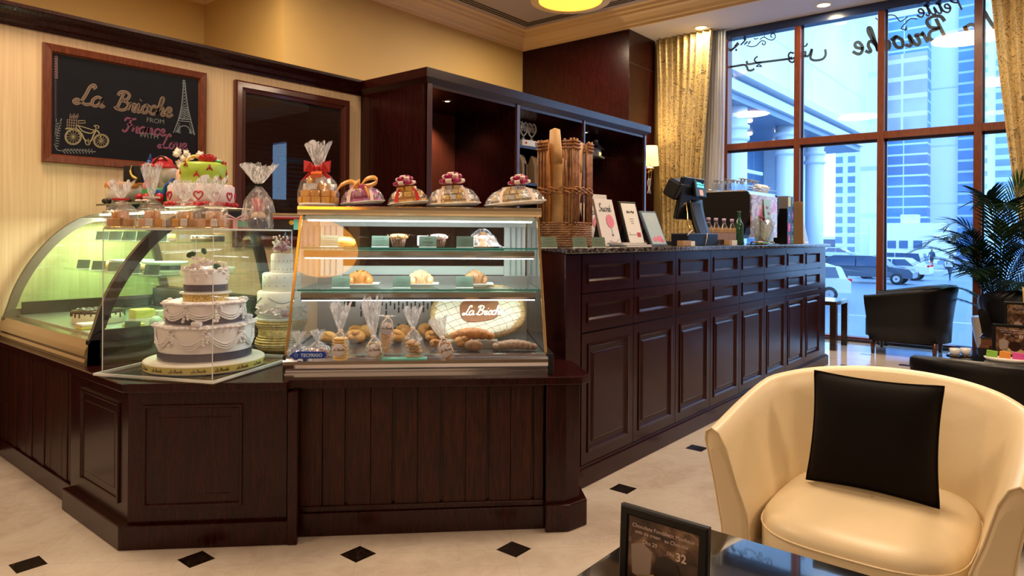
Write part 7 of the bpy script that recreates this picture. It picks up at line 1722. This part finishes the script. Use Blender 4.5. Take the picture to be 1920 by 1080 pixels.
# ================================================================== IN THE BACK CABINET
def cabinet_things():
    z = 2.236
    hp = [(0, -.09), (-.07, -.02), (-.066, .04), (-.03, .06), (0, .035), (.03, .06), (.066, .04), (.07, -.02), (0, -.09)]
    for k, (x, lab) in enumerate(((5.50, 'left white lattice heart on a stem, on the upper shelf of the middle bay'), (5.64, 'middle white lattice heart on a stem, on the upper shelf of the middle bay'), (5.78, 'right white lattice heart on a stem, on the upper shelf of the middle bay'))):
        t = thing('heart_ornament', lab, 'ornament', (x, 4.5, z), 0)
        m = MB(); Q = PF((0, 0, .21), (1, 0, 0)); pts = crom(hp, 4); m.tube([Q @ Vector((a, b, 0)) for a, b in pts], .008, 6)
        for j in range(5): m.tube([Q @ Vector((-.05+.022*j, -.05+.03*abs(j-2)*-1+.04, 0)), Q @ Vector((-.03+.022*j, .035, 0))], .003, 5); m.tube([Q @ Vector((.05-.022*j, -.03, 0)), Q @ Vector((.03-.022*j, .04, 0))], .003, 5)
        m.tube([(0, 0, .12), (0, 0, .0)], .006, 6); m.cbox((0, 0, .09), (.05, .01, .006), ry=.5).cbox((0, 0, .09), (.05, .01, .006), ry=-.5); m.lathe([(.03, 0), (.03, .006), (0, .01)], n=16); m.obj('lattice', 'white', t)
    t = thing('letter_base', 'white LOVE letter block in front of the lattice hearts', 'ornament', (5.66, 4.40, z), 0)
    MB().prism([(-.19+.38*i/16, -.02-.02*math.sin(PI*i/16)) for i in range(17)]+[(.19, .03), (-.19, .03)], 0, .06).obj('block', 'white', t)
    m = MB(); text_into(m, 'LOVE', TX(.0, -.042, .012, rx=PI/2), .05, .002, bold=.001); m.obj('letters', C('purple_ink', (.16, .04, .12), .5), t); MB().ell((-.14, -.035, .03), (.012, .006, .012)).obj('red_dot', redr, t)
    zb = 1.856
    for k, (x, lab) in enumerate(((5.58, 'kraft coffee bag with black label, left on the shelf behind the basket'), (5.80, 'kraft coffee bag with black label, middle on the shelf behind the basket'), (6.02, 'kraft coffee bag with black label, right on the shelf behind the basket'))):
        t = thing('coffee_bag', lab, 'coffee bag', (x, 4.48, zb), .35-.1*k, group='kraft coffee bags in the back cabinet')
        MB().add([(-.08, -.045, 0), (.08, -.045, 0), (.08, .045, 0), (-.08, .045, 0), (-.085, -.04, .2), (.085, -.04, .2), (.085, .04, .2), (-.085, .04, .2), (-.08, -.005, .30), (.08, -.005, .30), (.08, .005, .30), (-.08, .005, .30)], [(0, 3, 2, 1), (0, 1, 5, 4), (1, 2, 6, 5), (2, 3, 7, 6), (3, 0, 4, 7), (4, 5, 9, 8), (5, 6, 10, 9), (6, 7, 11, 10), (7, 4, 8, 11), (8, 9, 10, 11)]).obj('bag', C('kraft_bag', (.30, .20, .11), .6), t, bev=.006)
        MB().cbox((.01, -.046, .14), (.055, .003, .13)).obj('black_label', 'black', t); MB().cbox((.01, -.047, .045), (.05, .003, .04)).obj('white_label', 'paper', t)
    t = thing('model_house', 'small snowy model house on the glass shelf of the right bay', 'ornament', (7.05, 4.5, 2.2525), .3)
    MB().box(-.08, .08, -.05, .05, 0, .12).obj('walls', C('grey_house', (.25, .24, .24), .6), t); MB().add([(-.11, -.08, .11), (.11, -.08, .11), (.11, 0, .20), (-.11, 0, .20), (-.11, .08, .11), (.11, .08, .11)], [(0, 1, 2, 3), (3, 2, 5, 4)]).obj('roof', C('dark_house', (.06, .05, .05), .5), t, solid=.012)
    m = MB(); m.cbox((.04, .0, .20), (.03, .03, .06)); 
    for k in range(4): m.ell((-.09+.06*k, -.075, .012), (.02, .015, .014))
    m.obj('snow', 'white', t); MB().cbox((.0, -.052, .05), (.03, .004, .05)).cbox((.05, -.052, .06), (.025, .004, .03)).obj('lit_window', C('lit_house', (1, .7, .3), .5, emit=(1, .6, .2), es=1.2), t)
cabinet_things()

# ================================================================== SEATING
def tub_chair(label, loc, rz, mat, legs=True, w=.84, d=.82, seat_mat=None):
    t = thing('tub_armchair', label, 'armchair', loc, rz)
    path = [(-.34, -.40), (-.345, -.25), (-.345, -.08)]
    for i in range(1, 12): a = PI-PI*i/12; path.append((.345*math.cos(a), .02+.33*math.sin(a)))
    path += [(.345, -.08), (.345, -.25), (.34, -.40)]
    path = crom(path, 3); n = len(path); L = [0]
    for i in range(1, n): L.append(L[-1]+math.hypot(path[i][0]-path[i-1][0], path[i][1]-path[i-1][1]))
    rows = []
    for i in range(n):
        u = L[i]/L[-1]; a = path[max(i-1, 0)]; b = path[min(i+1, n-1)]; dx, dy = b[0]-a[0], b[1]-a[1]; l = math.hypot(dx, dy); nx, ny = -dy/l, dx/l   # outward
        k = math.sin(PI*u)**1.0; H = .665+.128*k**1.3
        e = abs(u*2-1)**8
        sec = []
        for (o, z) in ((-.035, .16), (-.045, .40), (-.040, .55), (-.012, .70), (.015, .90), (.035, .975), (.058, 1.0), (.078, .975), (.082, .93), (.064, .70), (.048, .45), (.040, .16)):
            hh = .16+(H-.16)*((z-.16)/.84)
            oo = o+.022*((hh-.16)/.6)**2
            # front edge leans: low part sits back from the arm tip
            back = e*.05*(1-((hh-.16)/.5))
            px_, py_ = path[i][0]+nx*oo, path[i][1]+ny*oo+max(back, -.02)
            sec.append((px_, py_, hh))
        rows.append(sec)
    m = MB(); ns = len(rows[0]); v = [p for r_ in rows for p in r_]; f = []
    for i in range(n-1):
        for j in range(ns): f.append((i*ns+j, (i+1)*ns+j, (i+1)*ns+(j+1) % ns, i*ns+(j+1) % ns))
    m.add(v, f, None, 0, True); 
    for i0, sg in ((0, 1), (n-1, -1)):
        c = [v[i0*ns+j] for j in range(ns)]; 
        cen = [tuple(sum(q[k] for q in c)/ns*.3+q[k]*.7-(0.012 if k == 1 else 0) for k in range(3)) for q in c]
        o = len(m.v); m.v += c+cen
        for j in range(ns):
            q = (o+j, o+(j+1) % ns, o+ns+(j+1) % ns, o+ns+j); m.f.append(q if sg > 0 else q[::-1]); m.mi.append(0); m.sm.append(True)
        cap = tuple(o+ns+j for j in range(ns)); m.f.append(cap[::-1] if sg < 0 else cap); m.mi.append(0); m.sm.append(False)
    sh = m.obj('shell', mat, t)
    for i0 in (0, n-1):
        c = [Vector(v[i0*ns+j]) for j in range(ns)]; MB().tube([q+Vector((0, -.003, 0)) for q in c], .0035, 6).obj('piping', mat, t)
    # seat, rounded and slightly crowned
    def seat(u, vv):
        a = 2*PI*u; e = .62; x = .298*math.copysign(abs(math.cos(a))**e, math.cos(a)); y = -.06+.36*math.copysign(abs(math.sin(a))**e, math.sin(a)); return x, y
    prof = [(.88, .17), (1.0, .19), (1.0, .36), (.985, .39), (.94, .41), (.8, .425), (.5, .435), (.2, .438), (.01, .438)]
    m = MB(); N = 48; v2 = []
    for s2, z in prof:
        for i in range(N):
            x, y = seat(i/N, 0); yy = -.06+(y+.06)*s2
            v2.append((x*s2, yy-.03*(1 if y < -.2 else 0)*s2, z))
    f = [(k*N+i, k*N+(i+1) % N, (k+1)*N+(i+1) % N, (k+1)*N+i) for k in range(len(prof)-1) for i in range(N)]
    m.add(v2, f, None, 0, True).obj('seat', seat_mat or mat, t)
    m = MB(); m.tube([(seat(i/N, 0)[0]*1.003, -.06+(seat(i/N, 0)[1]+.06)*1.003-.03*(1 if seat(i/N, 0)[1] < -.2 else 0), .372) for i in range(N)], .003, 5, closed=True).obj('seat_seam', seat_mat or mat, t)
    for sx in (-1, 1):
        for y in (-.34, .26):
            MB().lathe([(.018, 0), (.028, .165)], TX(sx*.27, y, 0), n=12).obj('leg', C('chair_leg_wood', (.10, .035, .015), .3, coat=.3), t)
    return t
tub_chair('cream leather tub armchair with a dark cushion, in the right foreground', (2.585, .515, 0), -PI/2, M['leather_cream'])
tub_chair('dark leather tub armchair right behind the cream one, its back towards it', (3.84, .17, 0), PI/2, M['leather_dark'])
tub_chair('dark leather tub armchair alone by the window, seen from its side', (8.86, 1.42, 0), PI+.03, M['leather_dark'])
tub_chair('dark leather tub armchair at the right edge, before the palm pot', (8.02, .28, 0), -PI/2+.1, M['leather_dark'])
def pillow(t, w, h, th, mat, X=None):
    def fn(sg):
        def g(u, v):
            a, b = u*2-1, v*2-1; e = (1-abs(a)**4)*(1-abs(b)**4)
            px_ = a*w/2*(1-.06*(1-abs(b)**2)); py_ = b*h/2*(1-.06*(1-abs(a)**2)); return (px_, sg*th/2*max(e, 0)**.5, py_)
        return g
    m = MB(); m.grid(fn(-1), 22, 22, X).grid(lambda u, v: fn(1)(1-u, v), 22, 22, X); o = m.obj('cover', mat, t)
    e = MB(); pts = []
    for i in range(80):
        u = i/20; s_ = int(u); f = u-s_; a, b = [(f*2-1, -1), (1, f*2-1), (1-f*2, 1), (-1, 1-f*2)][s_]; pts.append((a*w/2*(1-.06*(1-abs(b)**2)), 0, b*h/2*(1-.06*(1-abs(a)**2))))
    e.tube([(X @ Vector(q)) if X else q for q in pts], .004, 6, closed=True).obj('piping', mat, t)
t = thing('cushion', 'square dark brown cushion leaning in the cream armchair', 'cushion', (2.60, .53, .625), 0); t.rotation_euler = (R(-14), 0, -PI/2)
pillow(t, .405, .385, .13, M['cushion'])
t = thing('cushion', 'yellow cushion in the dark armchair at the right edge', 'cushion', (8.02, .16, .64), 0); t.rotation_euler = (R(-12), 0, -PI/2); pillow(t, .42, .42, .13, C('yellow_cloth', (.62, .45, .14), .7))

def low_table(label, x0, x1, y0, y1, z, top='blackgloss', leg='darkbrown'):
    t = thing('coffee_table', label, 'table', ((x0+x1)/2, (y0+y1)/2, 0)); w, d = (x1-x0)/2, (y1-y0)/2
    MB().box(-w, w, -d, d, z-.012, z).obj('glass_top', top, t, bev=.004)
    MB().box(-w+.01, w-.01, -d+.01, d-.01, z-.07, z-.012).obj('apron', leg, t, bev=.003)
    for sx in (-1, 1):
        for sy in (-1, 1): MB().box(min(sx*w, sx*(w-.07))+.01*(-sx if False else 0), max(sx*w, sx*(w-.07)), min(sy*d, sy*(d-.07)), max(sy*d, sy*(d-.07)), 0, z-.07).obj('leg', leg, t, bev=.003)
    return t
low_table('black glass topped coffee table in the foreground with a menu stand on it', 1.20, 1.905, -.12, .958, .45)
low_table('black coffee table behind the dark armchair, with menus and cups on it', 5.72, 6.45, -.10, .72, .45)
low_table('small brown side table in front of the armchair at the right edge', 7.08, 7.44, .10, .62, .46, 'blackgloss', C('mid_brown', (.14, .05, .02), .3))
def menu_stand(label, x, y, z, rz, w=.215, h=.212):
    t = thing('menu_stand', label, 'menu stand', (x, y, z), rz)
    X = TX(0, 0, 0, rx=-.05); T = X @ PF((0, 0, 0), (1, 0, 0))
    m = MB(); rings(m, -w/2, w/2, 0, h, [(0, -.014), (0, .0), (.004, .004), (.018, .004), (.022, -.001)], T); m.f.pop(); m.mi.pop(); m.sm.pop(); m.obj('frame', 'black', t)
    MB().box(-w/2+.004, w/2-.004, .004, h-.004, -.014, -.006, T).obj('back_board', 'black', t)
    pm, nt, b = new_mat('dessert_photo_print'); v, px_, py_, pz_ = xyz(nt)
    c = ramp(nt, noise(nt, v, 16, 3, .6), [(.34, (.02, .012, .008)), (.5, (.10, .05, .03)), (.6, (.28, .17, .10)), (.7, (.10, .06, .04))]); nt.links.new(c, b.inputs['Base Color']); b.inputs['Roughness'].default_value = .15
    MB().box(-w/2+.02, w/2-.02, .02, h-.02, -.006, -.002, T).obj('print', pm, t)
    m = MB(); m.prism([(-.055, .035), (.075, .02), (.08, .05), (.03, .075), (-.02, .07), (-.06, .06)], -.002, -.0012, T); m.obj('plate_print', C('cream_print', (.62, .45, .20), .3), t)
    N = 20; m = MB().prism([(.012+.034*math.cos(2*PI*i/N), .085+.036*math.sin(2*PI*i/N)) for i in range(N)], -.0012, -.0006, T); m.obj('pudding_print', C('choc_print', (.025, .012, .008), .2), t)
    m = MB().prism([(-.075, .06), (-.03, .05), (-.025, .12), (-.05, .135), (-.08, .125)], -.002, -.0012, T); m.obj('cup_print', C('grey_print', (.34, .27, .24), .3), t)
    m = MB(); text_into(m, 'Chocolate Fondant', T @ TX(-.078, h-.045, -.0008), .0125, .0003); text_into(m, 'with ice cream', T @ TX(-.07, h-.058, -.0008), .011, .0003); text_into(m, 'Dhs 29', T @ TX(-.05, h-.078, -.0008), .013, .0003)
    text_into(m, 'Petit Moelleux', T @ TX(.005, h-.045, -.0008), .0125, .0003); text_into(m, 'au Chocolat', T @ TX(.005, h-.06, -.0008), .012, .0003); text_into(m, 'Dhs', T @ TX(.012, h-.085, -.0004), .011, .0003); text_into(m, '32', T @ TX(.034, h-.092, -.0004), .026, .0003, bold=.0006); m.obj('lettering', C('pale_pink_ink', (.72, .58, .56), .4), t)
    MB().box(-w/2, w/2, -.012, .045, 0, .004).obj('foot', 'black', t)
    return t
m1 = menu_stand('black framed dessert menu showing 32, standing on the foreground table', 1.415, .722, .451, -PI/2, .219, .212)
m2 = menu_stand('framed dessert menu on the table behind the dark armchair, right edge', 6.02, .33, .451, -PI/2+.1, .24, .24)
m3 = menu_stand('framed dessert menu in front of the yellow cushion, farthest right', 7.30, .02, .30, -PI/2, .3, .3)
m3.location = (7.25, .31, .462)
def table_bits():
    for k, (x, y, lab) in enumerate(((5.86, .66, 'small shiny cup on the table behind the dark armchair, left'), (5.92, .60, 'small shiny cup on the table behind the dark armchair, right of the first'))):
        t = thing('cup', lab, 'cup', (x, y, .451)); MB().lathe([(.018, 0), (.03, .02), (.034, .055)], n=20, caps=False).obj('bowl', C('mirror_cup', (.8, .82, .85), .05, coat=1), t, solid=.003); MB().lathe([(.05, .0), (.055, .004), (0, .004)], n=20).obj('saucer', 'darkbrown', t)
    t = thing('sweetener_dish', 'dish of green, orange and pink sachets in front of the far menu', 'dish', (5.86, .36, .451)); MB().lathe([(.07, 0), (.08, .02)], n=24, sy=1.6).obj('dish', 'white', t, solid=.003)
    for k, c_ in enumerate(((.25, .50, .06), (.75, .28, .04), (.70, .08, .35))):
        MB().cbox((0, .08-.075*k, .035), (.02, .065, .06), rx=.1).obj('sachet', C('sachet%d' % k, c_, .5), t, bev=.004)
table_bits()
def side_table():
    t = thing('side_table', 'dark square side table with glasses, between the counter end and the window', 'table', (8.72, 2.42, 0))
    for x in (-.25, .25):
        for y in (-.28, .28): MB().box(x-.035, x+.035, y-.035, y+.035, 0, .52).obj('leg', 'darkbrown', t, bev=.003)
    MB().box(-.285, .285, -.315, .315, .52, .56).obj('table_top', 'darkbrown', t, bev=.003); MB().box(-.28, .28, -.31, .31, .56, .566).obj('glass_top', C('bluish_top', (.06, .09, .13), .05, coat=.5), t)
    MB().box(-.25, .25, -.30, -.27, .12, .52).obj('side_panel', 'darkbrown', t) if False else None
    g0 = None
    for k in range(6):
        x, y = 8.60+.09*(k % 2), 2.50-.09*(k//2)+.1; lab = '%s clear glass on the side table beside the counter end' % ('nearest left', 'nearest right', 'middle left', 'middle right', 'rear left', 'rear right')[k]
        if g0 is None:
            g0 = thing('glass', lab, 'glass', (x, y, .567), 0, 'glasses on the side table'); MB().lathe([(.03, 0), (.036, .12)], n=20, caps=False).obj('bowl', GLASS('tumbler_clear', (.88, .93, .97), 1.0), g0); MB().lathe([(.03, 0), (.03, .008), (0, .008)], n=20).lathe([(.0355, .118), (.037, .121), (.0355, .123)], n=20, caps=False).obj('foot', C('glass_rim', (1, 1, 1)), g0)
        else: dup(g0, lab, (x, y, .567))
side_table()
def palm():
    px_, py_ = 9.0, .62
    t = thing('plant_pot', 'tall white tapering plant pot standing by the window at the right', 'pot', (px_, py_, 0))
    MB().lathe([(.15, 0), (.17, .02), (.23, .30), (.245, .44), (.235, .455), (.215, .455), (.21, .42), (0, .42)], n=48).obj('pot', C('pot_white', (.82, .74, .62), .3, coat=.3), t); MB().lathe([(.21, .425), (0, .43)], n=32).obj('soil', C('soil', (.03, .02, .015), .9), t)
    t = thing('potted_palm', 'leafy dark green palm in the white pot before the third mullion', 'palm', (px_, py_, .43))
    g = random.Random(11); lm = [C('palm_dark', (.004, .018, .006), .5, spec=.15), C('palm_green', (.010, .055, .014), .5, spec=.15), C('palm_light', (.03, .14, .04), .45, spec=.2)]
    # frond tips as (dx along the window, height): photo order, left arching ones first
    fr = [(.78, .72, -.25, .1), (.72, .60, -.1, .3), (.62, .82, -.35, 0), (.45, 1.0, -.2, .2), (.30, .75, -.5, .1), (.55, .30, -.25, .2), (.70, .18, -.1, 0), (.12, 1.28, -.15, .1), (-.25, 1.42, -.1, .3), (-.10, 1.2, -.45, .0), (-.45, 1.15, -.15, .2), (-.62, .85, -.2, .1), (-.35, .75, -.45, .2), (-.6, .55, -.35, .0), (.20, .52, -.55, .1), (-.1, .95, .15, .0), (.35, .55, .12, .1), (-.3, .40, -.6, .1), (.38, .88, -.5, .1)]
    for k, (dy, h, dx, ph) in enumerate(fr):
        top = Vector((dx, dy, h)); c1 = Vector((dx*.15, dy*.12, h*.65)); c2 = Vector((dx*.6, dy*.6, h*1.12+.1))
        pts = []
        for i in range(19):
            u = i/18; p0 = Vector((g.uniform(-.0, .0), 0, -.01)); b = p0*(1-u)**3+c1*3*u*(1-u)**2+c2*3*u*u*(1-u)+top*u**3; pts.append(b)
        m = MB(); m.tube(pts, [.008*(1-.8*i/18) for i in range(19)], 5)
        L_ = .34+.06*g.random()
        for i in range(5, 19):
            for sg in (-1, 1):
                for hh in (0, .5):
                    if i == 18 and hh: continue
                    p = pts[i] if hh == 0 else pts[i].lerp(pts[min(i+1, 18)], .5); d = (pts[min(i+1, 18)]-pts[max(i-1, 0)]).normalized()
                    sd = d.cross(Vector((0, 0, 1))); sd = sd.normalized() if sd.length > .1 else Vector((1, 0, 0))
                    ln = L_*(.45+.55*math.sin(PI*min(1, (i-4)/15)))*(1 if i < 17 else .7)
                    dirv = (d*.75+sd*sg*.85+Vector((0, 0, .12))).normalized(); nrm = dirv.cross(d).normalized() if dirv.cross(d).length > .01 else Vector((0, 0, 1)); wv = dirv.cross(nrm).normalized()*.0105
                    q = [p]; 
                    for s_ in range(1, 5): q.append(p+dirv*ln*s_/4+Vector((0, 0, -ln*.22*(s_/4)**2)))
                    wd = (.4, 1, .9, .6, .02); v = []
                    for a, b in zip(q, wd): v += [a-wv*b, a+wv*b]
                    m.add(v, [(2*s_, 2*s_+1, 2*s_+3, 2*s_+2) for s_ in range(4)], None, 0, True)
        m.obj('frond', lm[k % 3 if k in (1, 3, 5, 8) else 0], t)
palm()
